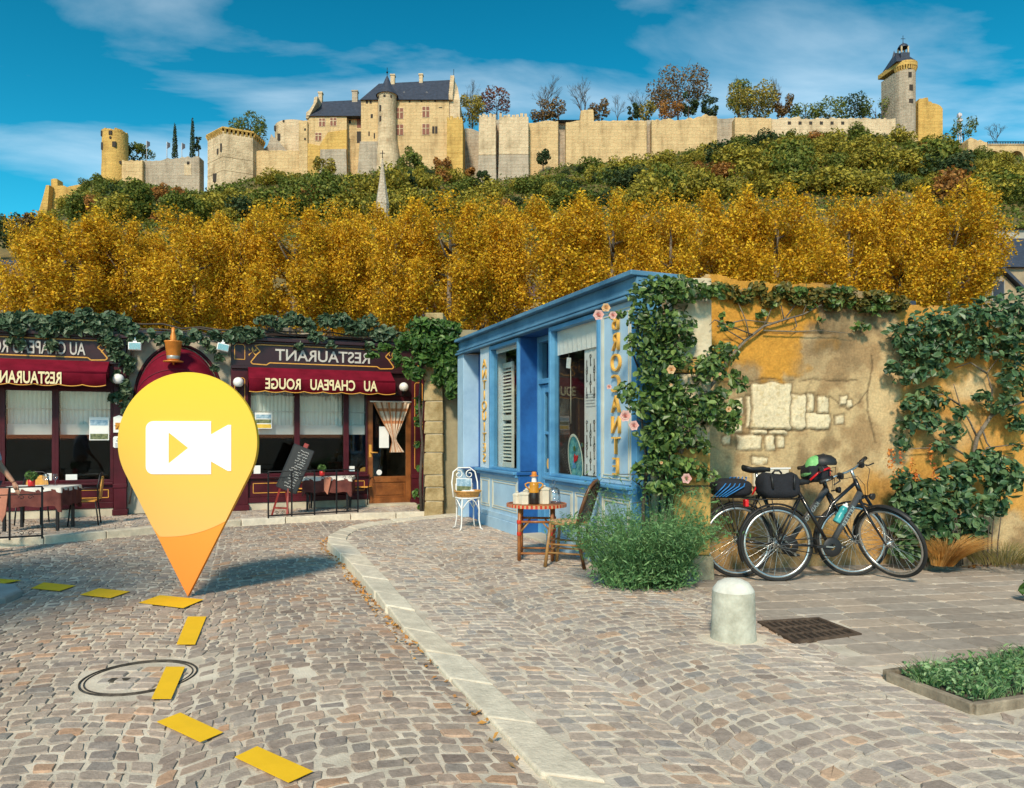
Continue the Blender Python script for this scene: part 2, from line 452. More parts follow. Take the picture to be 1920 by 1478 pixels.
# ------------------------------------------------------------------ lettering
def text_mesh(name, s, m, size, parent=None, mirror=True, ext=0.004, bold=0.0, rot=None, loc=(0,0,0), align='CENTER', sx=1.0, spacing=1.0, width=None, font=None):
    cu = bpy.data.curves.new(name, 'FONT'); cu.body = s; cu.size = size; cu.extrude = ext; cu.offset = bold
    cu.align_x = align; cu.align_y = 'CENTER'; cu.space_character = spacing
    cu.resolution_u = 4
    tmp = bpy.data.objects.new(name, cu); COL.objects.link(tmp)
    dg = bpy.context.evaluated_depsgraph_get(); dg.update()
    me = bpy.data.meshes.new_from_object(tmp.evaluated_get(dg)); me.name = name
    bpy.data.objects.remove(tmp); bpy.data.curves.remove(cu)
    if width:
        q = [v.co.x for v in me.vertices]; sx = width / (max(q) - min(q))
    mt = Matrix.Diagonal((-sx if mirror else sx, 1, 1, 1))
    mt = Matrix.Rotation(math.radians(90), 4, 'X') @ mt          # stands in x-z, readable (or mirrored) from -y
    me.transform(mt)
    if mirror: me.flip_normals()
    me.materials.clear(); me.materials.append(m)
    o = bpy.data.objects.new(name, me); link(o, parent); o.location = loc
    if rot is not None: o.rotation_euler = rot
    return o
# ================================================================== THE SETTING
REST = Frame((-5.12, 13.3), (0.923, 0.385))          # restaurant front
SHOP = Frame((-0.907, 12.5), (2.146, -5.23))         # blue shop front
WALL = Frame((2.06, 7.42), (3.70, 0.68))             # ochre garden wall
def road_z(x, y):
    return -0.012 - 0.085 * nstep(4.0, 7.6, np.asarray(y, dtype=float) + 0.12*np.asarray(x, dtype=float))
def GR(px, py, dz=0.0):
    z = -0.05
    for _ in range(12):
        p = G(px, py, z); z = float(road_z(p.x, p.y)) + dz
    return G(px, py, z)
def in_poly(x, y, poly):
    ins = np.zeros(len(x), dtype=bool); n = len(poly); j = n - 1
    for i in range(n):
        xi, yi = poly[i]; xj, yj = poly[j]
        c = ((yi > y) != (yj > y)) & (x < (xj - xi) * (y - yi) / (yj - yi + 1e-12) + xi)
        ins ^= c; j = i
    return ins
def dist_poly(x, y, pl):
    d = np.full(len(x), 1e9)
    for (ax, ay), (bx, by) in zip(pl[:-1], pl[1:]):
        vx, vy = bx-ax, by-ay; L2 = vx*vx+vy*vy + 1e-12
        t = np.clip(((x-ax)*vx + (y-ay)*vy)/L2, 0, 1)
        d = np.minimum(d, np.hypot(x-ax-t*vx, y-ay-t*vy))
    return d
KL = [(0.86,1.4),(0.30,2.55),(0.11,3.0),(-0.032,3.35),(-0.325,4.06),(-0.70,4.99),(-1.29,6.59),(-1.9,8.2),(-2.40,9.35),(-2.55,10.0),(-2.52,10.75),(-2.36,11.3),(-2.02,11.8),(-1.45,12.4),(-1.0,12.75)]
KR = [(1.15,1.4),(0.53,2.6),(0.31,3.05),(0.117,3.49),(-0.16,4.15),(-0.566,5.16),(-1.14,6.77),(-1.72,8.35),(-2.18,9.5),(-2.29,10.05),(-2.26,10.6),(-2.1,11.1),(-1.82,11.5),(-1.3,12.05),(-0.86,12.4)]
FP_FRONT = [(-12.0,7.2),(-8.2,8.75),(-6.72,9.55),(-6.02,10.25),(-4.55,11.75),(-3.17,12.55),(-1.54,13.05),(-0.9,13.2)]
fb = [REST.w(u) for u in (-9, -6, -3, 0, 3, 5.2)]
FOOTPATH = FP_FRONT + [(p.x, p.y) for p in reversed(fb)]
PAVE = KR + [(0.4, 12.6), (14, 12.6), (14, 1.4)]
SLAB = [(1.55,6.75),(1.82,6.38),(2.02,5.1),(2.14,4.16),(3.3,4.6),(8.5,6.6),(8.5,9.3),(5.7,8.2),(2.0,7.5),(1.5,7.3)]
BED = [(2.14,4.13),(2.32,3.62),(3.6,4.02),(5.2,4.6),(5.0,5.15),(3.3,4.52)]
ISLAND = [(-9,6.95),(-4.95,6.82),(-4.62,6.72),(-4.42,6.5),(-4.36,6.2),(-4.42,5.95),(-3.98,5.5),(-3.95,5.3),(-4.3,4.7),(-9,4.5)]
GRATE = [(1.98,5.08),(2.72,5.06)]

m_soil = mat("earth", (0.10,0.085,0.06), 0.95, var=0.35, scale=0.8, bump=0.5, bscale=8, bdist=0.05)
g = MB(); g.add([(-1500,-300,-0.16),(1500,-300,-0.16),(1500,2500,-0.16),(-1500,2500,-0.16)], [(0,1,2,3)])
tag(g.build("ground", m_soil), kind="structure")

m_grout = mat("sandy joints", (0.56,0.48,0.375), 0.95, var=0.28, scale=3.0, bump=0.8, bscale=90, bdist=0.006, col2=(0.74,0.65,0.52))
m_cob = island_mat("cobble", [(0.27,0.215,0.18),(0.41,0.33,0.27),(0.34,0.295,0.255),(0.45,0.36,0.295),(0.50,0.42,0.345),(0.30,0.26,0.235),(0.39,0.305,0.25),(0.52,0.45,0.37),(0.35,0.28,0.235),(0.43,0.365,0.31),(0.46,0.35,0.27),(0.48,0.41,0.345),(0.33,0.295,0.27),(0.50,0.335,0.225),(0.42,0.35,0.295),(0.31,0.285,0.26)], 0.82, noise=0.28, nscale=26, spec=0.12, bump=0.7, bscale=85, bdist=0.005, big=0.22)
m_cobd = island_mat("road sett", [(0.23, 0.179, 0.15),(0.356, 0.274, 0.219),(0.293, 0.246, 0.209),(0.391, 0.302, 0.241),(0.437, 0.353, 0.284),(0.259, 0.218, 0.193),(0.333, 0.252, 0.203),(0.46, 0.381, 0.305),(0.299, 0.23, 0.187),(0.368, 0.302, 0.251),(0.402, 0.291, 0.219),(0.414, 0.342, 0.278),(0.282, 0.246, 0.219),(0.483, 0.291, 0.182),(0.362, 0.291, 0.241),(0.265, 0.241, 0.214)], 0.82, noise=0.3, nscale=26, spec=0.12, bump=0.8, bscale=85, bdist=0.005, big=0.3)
A_AX = np.array([-0.347, 0.938]); C_AX = np.array([0.938, 0.347])
def quads_to_stones(Q, z, seed, gap=0.008, jit=0.005, topin=0.90, drop=0.007, thick=0.05, zj=0.0025, tilt=0.02):
    """Q (n,4,2) outlines -> rounded paving stones"""
    r = np.random.default_rng(seed); n = len(Q)
    c = Q.mean(axis=1, keepdims=True)
    e = np.linalg.norm(Q - c, axis=2, keepdims=True)
    Q = c + (Q - c) * (1 - gap / np.maximum(e, 1e-3) * 1.2)
    R8 = []
    for i in range(4):
        a = Q[:, i]; b = Q[:, (i+1) % 4]
        R8.append(a*0.87 + b*0.13); R8.append(a*0.13 + b*0.87)
    ring = np.stack(R8, axis=1) + r.normal(size=(n, 8, 2)) * jit
    top = c + (ring - c) * topin
    zc = z + r.normal(size=n) * zj
    tl = r.normal(size=(n, 2)) * tilt
    def lift(rg, dz):
        return np.concatenate([rg, (zc[:, None] + np.einsum('nij,nj->ni', rg - c, tl) + dz)[:, :, None]], axis=2)
    V = np.concatenate([lift(ring, -thick), lift(ring, -drop), lift(top, 0.0)], axis=1).reshape(-1, 3)
    base = np.arange(n)[:, None] * 24; Fs = []
    for k in range(2):
        for i in range(8):
            j = (i + 1) % 8
            Fs.append(base + np.array([[k*8+i, k*8+j, (k+1)*8+j, (k+1)*8+i]]))
    for f in ([16,17,18,19],[16,19,20,23],[20,21,22,23]): Fs.append(base + np.array([f]))
    return V, np.concatenate(Fs, axis=0)
def fan_quads(W=1.55, hrow=0.093, stone=0.108, s_rng=(-9, 9), t_rng=(0, 16), seed=3, s_off=0.0, phi=0.56):
    r = np.random.default_rng(seed); R = W / 2 / math.sin(phi); out = []
    for ci in range(int(math.floor((s_rng[0]-s_off)/W)), int(math.ceil((s_rng[1]-s_off)/W)) + 1):
        sc = s_off + ci * W; off = r.random() * hrow
        for k in range(int(t_rng[0]/hrow), int(t_rng[1]/hrow)):
            m = max(5, int(round(2*phi*R/stone + r.normal()*0.6)))
            th = -phi + 2*phi*(np.arange(m+1) + np.concatenate([[0], r.normal(size=m-1)*0.16, [0]]))/m
            t0 = k*hrow + off
            w1 = 0.012*np.sin(th*5 + k); w2 = 0.012*np.sin(th*5 + k + 1)
            lo = np.stack([sc + R*np.sin(th), t0 + R*np.cos(th) + w1], axis=1)
            hi = np.stack([sc + R*np.sin(th), t0 + hrow + R*np.cos(th) + w2], axis=1)
            out.append(np.stack([lo[:-1], lo[1:], hi[1:], hi[:-1]], axis=1))
    Q = np.concatenate(out)
    return Q[..., 0:1] * C_AX + Q[..., 1:2] * A_AX
def paving(name, Q, region, zfun, seed, holes=(), grout_poly=None, lines=(), mats=(m_grout, m_cob), gz=0.008, **kw):
    c = Q.mean(axis=1)
    keep = in_poly(c[:, 0], c[:, 1], region) & (c[:, 1] > 1.75) & (np.abs(c[:, 0]) < 1.6 + 0.86*c[:, 1])
    for hp in holes: keep &= ~in_poly(c[:, 0], c[:, 1], hp)
    for pl, d in lines: keep &= dist_poly(c[:, 0], c[:, 1], pl) > d
    Q = Q[keep]; c = Q.mean(axis=1)
    V, Fq = quads_to_stones(Q, zfun(c[:, 0], c[:, 1]), seed, **kw)
    # sandy bed between the stones
    xs = np.arange(-13, 9.01, 0.11); ys = np.arange(1.2, 16.0, 0.11)
    X, Yg = np.meshgrid(xs, ys); Z = zfun(X, Yg) - gz + 0.006*(fbm(X*3, Yg*3, 5)-0.5)
    GV = np.stack([X, Yg, Z], axis=2).reshape(-1, 3); nx = len(xs)
    ii, jj = np.meshgrid(np.arange(nx-1), np.arange(len(ys)-1)); a = (jj*nx + ii).ravel()
    GF = np.stack([a, a+1, a+nx+1, a+nx], axis=1)
    cc = GV[GF].mean(axis=1); near = np.zeros(len(cc), bool)
    for pl, d in lines: near |= dist_poly(cc[:, 0], cc[:, 1], pl) < 0.13
    GF = GF[in_poly(cc[:, 0], cc[:, 1], region) & ~near] if grout_poly else GF[in_poly(cc[:, 0], cc[:, 1], region) | near]
    used = np.unique(GF); rm = -np.ones(len(GV), dtype=int); rm[used] = np.arange(len(used)); GV = GV[used]; GF = rm[GF]
    allV = np.concatenate([GV, V]); allF = np.concatenate([GF, Fq + len(GV)])
    mi = np.concatenate([np.zeros(len(GF), int), np.ones(len(Fq), int)])
    return tag(np_mesh(name, allV, allF, list(mats), midx=mi), kind="structure")
STREET = [(KL[0][0], 1.3)] + KL + [(0.2, 13.1)] + list(reversed(FP_FRONT)) + [(-12.5, 7.0), (-12.5, 1.3)]
MH_C = GR(262, 1268); MH_R = 0.315
mh_poly = [(MH_C.x + MH_R*1.17*math.cos(t), MH_C.y + MH_R*1.17*math.sin(t)) for t in np.linspace(0, 2*math.pi, 24, endpoint=False)]
Qs = fan_quads(seed=3, s_off=0.42)
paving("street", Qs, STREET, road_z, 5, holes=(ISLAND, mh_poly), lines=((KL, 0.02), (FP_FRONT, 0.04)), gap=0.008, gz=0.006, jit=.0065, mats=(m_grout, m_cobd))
flat0 = lambda x, y: np.zeros_like(np.asarray(x, dtype=float))
Qp = fan_quads(seed=8, s_off=1.15)
def grow(poly, d):
    cx = sum(p[0] for p in poly)/len(poly); cy = sum(p[1] for p in poly)/len(poly)
    return [(cx+(x-cx)*(1+d), cy+(y-cy)*(1+d)) for x, y in poly]
gr_poly = [(1.62,5.22),(1.98,5.42),(2.76,5.22),(2.2,4.78)]
BOLL = G(1375, 1196)
boll_poly = [(BOLL.x + 0.21*math.cos(t), BOLL.y + 0.21*math.sin(t)) for t in np.linspace(0, 6.28, 16, endpoint=False)]
paving("pavement", Qp, PAVE, flat0, 9, holes=(SLAB, BED, boll_poly), lines=((KR, 0.02), (BED + BED[:1], 0.06)), zj=0.002, gap=0.0085, gz=0.006, jit=.0065)
# big slabs by the garden wall, in courses parallel to it
m_slab = island_mat("paving slab", [(0.30,0.25,0.205),(0.39,0.325,0.265),(0.34,0.295,0.25),(0.44,0.37,0.30),(0.29,0.245,0.205),(0.42,0.335,0.26),(0.36,0.305,0.255)], 0.82, noise=0.22, nscale=14, spec=0.15, big=.15, bump=0.4, bscale=80, bdist=0.004)
def slab_quads():
    r = np.random.default_rng(21); out = []
    d = np.array([WALL.d.x, WALL.d.y]); i = np.array([WALL.i.x, WALL.i.y]); o = np.array([2.0, 7.5])
    t = -4.2
    while t < 2.0:
        hh = r.choice([0.17, 0.21, 0.19, 0.24]); s = -1.5 + r.random()*0.3
        while s < 7.5:
            w = r.uniform(0.22, 0.44)
            out.append([o + d*s + i*t, o + d*(s+w) + i*t, o + d*(s+w) + i*(t+hh), o + d*s + i*(t+hh)]); s += w
        t += hh
    return np.array(out)
gq = [tuple(G(1420,1168)[:2]), tuple(G(1535,1161)[:2]), tuple(G(1616,1192)[:2]), tuple(G(1490,1208)[:2])]
paving("slab_paving", slab_quads(), SLAB, lambda x, y: flat0(x, y) + 0.003, 31, holes=(grow(gq, 0.05), boll_poly, grow(BED, 0.02)), mats=(m_grout, m_slab), gap=0.006, jit=0.003, topin=0.97, drop=0.005, zj=0.0012, tilt=0.003, gz=0.007)
Qf = fan_quads(W=1.1, hrow=0.10, stone=0.11, seed=14, t_rng=(5, 18), s_rng=(-8, 6))
paving("footpath", Qf, FOOTPATH, lambda x, y: flat0(x, y) - 0.004, 33, lines=((FP_FRONT, 0.16),), grout_poly=True)
# kerbs
m_kerb = island_mat("kerb stone", [(0.56,0.49,0.38),(0.65,0.58,0.46),(0.60,0.52,0.40),(0.68,0.61,0.50)], 0.88, noise=0.24, nscale=9, spec=0.15, big=.2, bump=0.8, bscale=45, bdist=0.008)
def polyline(pl):
    pl = [Vector((a, b)) for a, b in pl]; L = [0]
    for a, b in zip(pl[:-1], pl[1:]): L.append(L[-1] + (b-a).length)
    def at(s):
        s = min(max(s, 0), L[-1])
        for k in range(len(pl)-1):
            if s <= L[k+1] + 1e-9: return pl[k].lerp(pl[k+1], (s-L[k])/(L[k+1]-L[k]+1e-12))
        return pl[-1]
    return at, L[-1]
kb = MB(); aL, LL = polyline(KL); aR, LR = polyline(KR); t = 0.0; rk = random.Random(4)
while t < 1.0:
    step = rk.uniform(0.038, 0.062) if t < 0.66 else 0.030
    if t > 0.66: step = 0.028
    t1 = min(1.0, t + step); e = 0.0009
    ns = 3; zt = 0.010 + rk.uniform(-0.004, 0.004)
    for q in range(ns):
        pass
    b = [aL((t+e)*LL), aL((t1-e)*LL), aR((t1-e)*LR), aR((t+e)*LR)]
    w = [Vector((v.x + rk.uniform(-.008,.008), v.y + rk.uniform(-.008,.008), 0)) for v in b]
    kb.hexa([(v.x, v.y, -0.14) for v in (w[0], w[3], w[2], w[1])], [(v.x, v.y, zt + rk.uniform(-.004,.004)) for v in (w[0], w[3], w[2], w[1])])
    t = t1
tag(kb.build("kerb", m_kerb, bevel=0.012, seg=3), kind="structure")
fk = MB(); aF, LF = polyline(FP_FRONT); t = 0
while t < LF - 0.05:
    t1 = min(LF, t + rk.uniform(0.7, 1.2)); a = aF(t + 0.005); b = aF(t1 - 0.005); d = (b-a).normalized(); n = Vector((-d.y, d.x))
    q = [a, b, b + n*0.17, a + n*0.17]; fk.hexa([(v.x, v.y, -0.15) for v in q], [(v.x, v.y, 0.006 + rk.uniform(-.003,.003)) for v in q]); t = t1
tag(fk.build("kerb", m_kerb, bevel=0.012, seg=2), kind="structure")
m_isl = mat("island top", (0.30,0.29,0.275), 0.9, var=0.2, scale=4, bump=0.5, bscale=70, bdist=0.005)
isl = MB(); isl.slab(ISLAND, -0.15, 0.008)
tag(isl.build("traffic_island", m_isl, bevel=0.03, seg=3), kind="structure")

# ------------------------------------------------------------------ the castle hill
CY = 160.0                                           # distance of the castle
RIDGE = [(-500,470),(-200,455),(-60,440),(40,428),(80,412),(110,385),(175,330),(270,338),(375,350),(470,326),(575,314),(680,312),(760,292),(860,314),(900,330),(990,322),(1050,302),(1210,292),(1330,272),(1450,256),(1600,250),(1660,258),(1720,270),(1800,284),(1860,292),(1940,302),(2150,315),(2600,340)]
RDROP = ([-500,100,300,700,1000,1250,1450,1700,1900,2600],[4,8,16,24,18,13,10,8,6,4])
def ridge_z(x, Y=CY):
    px = CX + np.asarray(x, dtype=float) / CY * F
    return H + (HY - np.interp(px, [a for a, b in RIDGE], [b for a, b in RIDGE]) - np.interp(px, *RDROP)) / F * CY
def hill_z(x, y):
    x = np.asarray(x, dtype=float); y = np.asarray(y, dtype=float)
    xs = x * CY / np.maximum(y, 60.0) * nstep(60, 110, y) + x * (1 - nstep(60, 110, y))
    xs = np.where(y > CY, x, xs)
    t = np.clip((y - 62) / (CY - 3 - 62), 0, 1)
    z = ridge_z(xs) * t**0.85
    z = np.where(y > 250, z - (y-250)*0.10, z)
    return z - 0.3 + (fbm(x*0.06, y*0.06, 3) - 0.5) * 3.0 * nstep(62, 80, y) * (1 - 0.7*nstep(150, 160, y))
xs = np.arange(-190, 190.1, 2.0); ys = np.concatenate([np.arange(58, 160, 1.5), np.arange(160, 420, 8)])
X, Yg = np.meshgrid(xs, ys); Z = np.where(Yg <= 60, -0.5, hill_z(X, Yg))
nx = len(xs); ii, jj = np.meshgrid(np.arange(nx-1), np.arange(len(ys)-1)); a = (jj*nx+ii).ravel()
m_hill = mat("hill turf", (0.075,0.075,0.022), 0.95, var=0.4, scale=0.12, bump=0.6, bscale=1.5, bdist=0.3, col2=(0.22,0.15,0.05))
tag(np_mesh("hill", np.stack([X, Yg, Z], axis=2).reshape(-1, 3), np.stack([a, a+1, a+nx+1, a+nx], axis=1), m_hill, smooth=True), kind="structure")
# ================================================================== THE CASTLE (all about 160 m off)
m_st = stone_mat("castle stone", (0.60,0.43,0.22), (0.30,0.20,0.095))
m_stg = stone_mat("castle stone golden", (0.58,0.37,0.11), (0.27,0.165,0.05))
m_stw = stone_mat("castle stone pale", (0.62,0.485,0.31), (0.33,0.245,0.145), streak=0.4)
m_stgreyshade = stone_mat("castle stone grey and shaded", (0.42,0.35,0.26), (0.20,0.165,0.12))  # grey stone; also puts shade into the colour of set-back castle walls
m_slate = mat("slate", (0.035,0.042,0.062), 0.5, var=0.3, scale=1.5, bump=0.4, bscale=5, bdist=0.05)
m_dark = mat("dark opening", (0.03,0.022,0.016), 0.8, var=0.2, bump=0)
m_shut = mat("red window joinery", (0.20,0.07,0.04), 0.7, var=0.2, bump=0)
m_iron = mat("black iron", (0.012,0.012,0.013), 0.45, metal=0.6, var=0.2, bump=0.1, bscale=90)
S = CY / F                                           # metres per pixel out there
cx_ = lambda px, Y=CY: (px - CX) / F * Y
cz_ = lambda py, Y=CY: H + (HY - py) / F * Y
def rag(x0, x1, z, n, amp, rnd):
    """ragged wall head from x1 back to x0"""
    return [(x1 + (x0-x1)*i/n, z + rnd.uniform(-amp, amp)) for i in range(n+1)]
def cwall(name, label, pxs, tops, pyb, m, Y=CY, thick=3.0, amp=0.25, cat="wall", group=None, skew=0.0, pybs=None):
    """length of old wall: head through (px, py) points, base row pyb"""
    t = thing(name, label, cat, (cx_((pxs[0]+pxs[-1])/2, Y), Y, cz_(pyb, Y)), skew, group)
    x0 = cx_((pxs[0]+pxs[-1])/2, Y); zb = cz_(pyb, Y); rnd = random.Random(int(pxs[0]*7+pyb))
    poly = [(cx_(pxs[0], Y)-x0, -7.0), (cx_(pxs[-1], Y)-x0, -7.0)]
    for (pa, ta), (pb, tb) in reversed(list(zip(zip(pxs[:-1], tops[:-1]), zip(pxs[1:], tops[1:])))):
        n = max(2, int(abs(pb-pa)/5))
        for i in range(n):
            f = i / n
            poly.append((cx_(pb+(pa-pb)*f, Y)-x0, cz_(tb+(ta-tb)*f, Y)-zb + rnd.uniform(-amp, amp)))
    poly.append((cx_(pxs[0], Y)-x0, cz_(tops[0], Y)-zb))
    b = MB(); b.prism(poly, 0, thick); b.build("masonry", m, t, bevel=0.12, seg=1)
    return t, x0, zb
def cslot(t, x0, zb, px, py, w, h, Y=CY, y=-0.04, m=None, name="opening"):
    b = MB(); x = cx_(px, Y)-x0; z = cz_(py, Y)-zb
    b.box(x-w/2, x+w/2, y, y+0.3, z-h/2, z+h/2); return b.build(name, m or m_dark, t)
# left ruin
t, x0, zb = cwall("ruined_wall", "golden ruined wall flaring out at its foot on the far left end of the castle", [95,107,108,120,140,171], [336,336,349,350,347,340], 412, m_stg, thick=2.2)
b = MB(); q = lambda px, py: (cx_(px)-x0, cz_(py)-zb)
b.prism([q(77,416), q(96,416), q(101,352), q(95,352), q(90,372)], -1.6, 1.0); b.build("buttress", m_stg, t)
# round tower on the left
def round_tower(name, label, pxa, pxb, pyt, pyb, m, slots=(), flare=0.05, rim=True, Y=CY, m2=None, cut=None):
    pc = (pxa+pxb)/2; r = (pxb-pxa)/2*Y/F; x0 = cx_(pc, Y); zb = cz_(pyb, Y); h = cz_(pyt, Y)-zb
    t = thing(name, label, "tower", (x0, Y+r, zb))
    b = MB(); b.lathe([(r*(1+flare)*1.03, -5), (r*(1+flare), 0), (r*(1+flare*0.4), h*0.28), (r, h*0.3), (r, h-0.5)], n=28)
    b.build("drum", m, t)
    if rim:
        b = MB(); rnd = random.Random(int(pxa))
        n = 28
        for i in range(n):
            a0 = 2*math.pi*i/n; a1 = 2*math.pi*(i+0.93)/n; hh = h - 0.5 + rnd.uniform(0.25, 0.75)
            ps = [(math.cos(a)*q_, math.sin(a)*q_) for a, q_ in ((a0, r*1.01), (a1, r*1.01), (a1, r*0.7), (a0, r*0.7))]
            b.slab(ps, h-0.5, hh)
        b.lathe([(0.01, h-0.6), (r*0.9, h-0.6)], n=28)
        b.build("parapet", m2 or m, t)
    for px, py, w, hh in slots:
        dx = cx_(px, Y)-x0; dy = -math.sqrt(max(0.01, r*r*1.02 - dx*dx)); zz = cz_(py, Y)-zb
        b = MB(); b.box(dx-w/2, dx+w/2, dy-0.12, dy+0.6, zz-hh/2, zz+hh/2); b.build("arrow_slit", m_dark, t)
    return t
round_tower("round_tower", "tall golden round tower with small slits at the left end of the castle", 181, 226, 240, 328, m_stg, [(188,248,.5,1.2),(207,249,.7,.9),(207,258,.4,.5),(189,272,.5,1.6),(213,270,.8,1.2),(221,302,.6,.7)])
t, x0, zb = cwall("stone_block", "low square block of stone beside the golden round tower", [228,229,262,267], [300,300,301,302], 328, m_st, thick=4, Y=CY+1)
cslot(t, x0, zb, 246, 315, 1.2, 1.6, Y=CY+1, m=m_st)
t, x0, zb = cwall("curtain_wall", "grey weathered wall with arched recess between round tower and polygonal tower", [262,270,292,330,374], [302,300,300,296,293], 348, m_stgreyshade, Y=CY+2, thick=2.5, amp=0.3, group="castle curtain walls")
cslot(t, x0, zb, 352, 318, 1.6, 2.6, Y=CY+2, m=m_stw); cslot(t, x0, zb, 353, 306, 0.6, 0.7, Y=CY+2)
# polygonal tower
def poly_tower():
    Y = CY - 3; xl, xm, xr = cx_(374, Y), cx_(418, Y), cx_(466, Y); zb = cz_(352, Y); zt = cz_(246, Y); zc = cz_(238, Y)
    t = thing("polygonal_tower", "pale many-sided tower with a corbelled crown left of the castle lodgings", "tower", (xm, Y, zb))
    base = [(xl-xm, 4.2), (0, 0), (xr-xm, 2.6), (xr-xm+0.6, 8), (0.4, 12), (xl-xm-0.5, 9)]
    grow_ = lambda f: [(x*f, 6+(y-6)*f) for x, y in base]
    b = MB()
    lo = grow_(1.06); hi = grow_(1.0); k = 6
    b.add([(x, y, -4) for x, y in lo] + [(x, y, (zt-zb)*0.30) for x, y in hi] + [(x, y, zt-zb) for x, y in hi], [(i, (i+1)%k, k+(i+1)%k, k+i) for i in range(k)] + [(k+i, k+(i+1)%k, 2*k+(i+1)%k, 2*k+i) for i in range(k)])
    b.build("shaft", m_stw, t)
    b = MB()
    for f, z0, z1 in ((1.012, .31, .325), (1.012, .55, .565)): b.slab(grow_(f), (zt-zb)*z0, (zt-zb)*z1)
    b.build("string_course", m_stw, t)
    b = MB(); g2 = grow_(1.05)
    b.slab(g2, zt-zb+0.55, zc-zb)
    for i in range(k):
        a = Vector(hi[i]); c = Vector(hi[(i+1)%k]); n = int((c-a).length/0.8)
        out = Vector(((c-a).y, -(c-a).x)).normalized()
        for j in range(n):
            p = a.lerp(c, (j+0.5)/n); q1 = p + out*0.55; d = (c-a).normalized()*0.22
            b.hexa([(p.x-d.x, p.y-d.y, zt-zb-0.5), (p.x+d.x, p.y+d.y, zt-zb-0.5), (p.x+d.x, p.y+d.y, zt-zb-0.4), (p.x-d.x, p.y-d.y, zt-zb-0.4)],
                   [(q1.x-d.x, q1.y-d.y, zt-zb+0.56), (q1.x+d.x, q1.y+d.y, zt-zb+0.56), (p.x+d.x, p.y+d.y, zt-zb+0.56), (p.x-d.x, p.y-d.y, zt-zb+0.56)])
    b.build("corbelled_crown", m_stg, t)
    for px, py, w, h in ((414,276,.5,1.8),(404,280,.4,1.2),(397,328,.9,1.8)):
        x = cx_(px, Y)-xm; f = x/(xl-xm); b = MB(); y = 4.2*f - 0.15 if py < 310 else 4.2*f-0.35
        b.box(x-w/2, x+w/2, y, y+0.8, cz_(py, Y)-zb-h/2, cz_(py, Y)-zb+h/2); b.build("arrow_slit", m_dark, t)
poly_tower()
round_tower("round_keep", "broad pale round keep behind the castle lodgings", 503, 590, 220, 284, m_stw, [(511,233,.7,1.1),(521,254,.8,1.6),(531,226,.4,.4)], flare=0.0, Y=CY+8, rim=False)
b = MB(); r_ = (590-503)/2*(CY+8)/F
cwall("ruined_wall", "grey broken wall stump at the foot of the round keep", [488,496,502,508,540,575], [283,278,272,252,283,283], 290, m_stgreyshade, Y=CY+6, thick=2)
cwall("curtain_wall", "smooth golden wall between polygonal tower and castle lodgings", [462,480,520,562], [284,283,282,282], 335, m_st, Y=CY+1, amp=0.12, group="castle curtain walls")
# royal lodgings
def window2(t, x, z, y, w=1.5, h=2.3):
    f = MB(); f.box(x-w/2-.12, x+w/2+.12, y-.07, y+.15, z-h/2-.12, z+h/2+.12); o = f.build("window", m_stw, t)
    g_ = MB(); g_.box(x-w/2, x+w/2, y-.10, y-.05, z-h/2, z+h/2); g_.build("pane", m_shut, o)
    c = MB(); c.box(x-.09, x+.09, y-.16, y-.08, z-h/2, z+h/2); c.box(x-w/2, x+w/2, y-.161, y-.081, z+.15, z+.31); c.build("mullion", m_stw, o)
def chimney(t, pxa, pxb, pyt, pyb, y, Y, x0, zb, m=None):
    b = MB(); xa, xb = cx_(pxa, Y)-x0, cx_(pxb, Y)-x0; z0, z1 = cz_(pyb, Y+y)-zb, cz_(pyt, Y+y)-zb
    b.box(xa, xb, y, y+1.0, z0, z1-0.35); b.box(xa-.12, xb+.12, y-.12, y+1.12, z1-0.35, z1)
    b.build("chimney", m or m_stw, t, bevel=0.03)
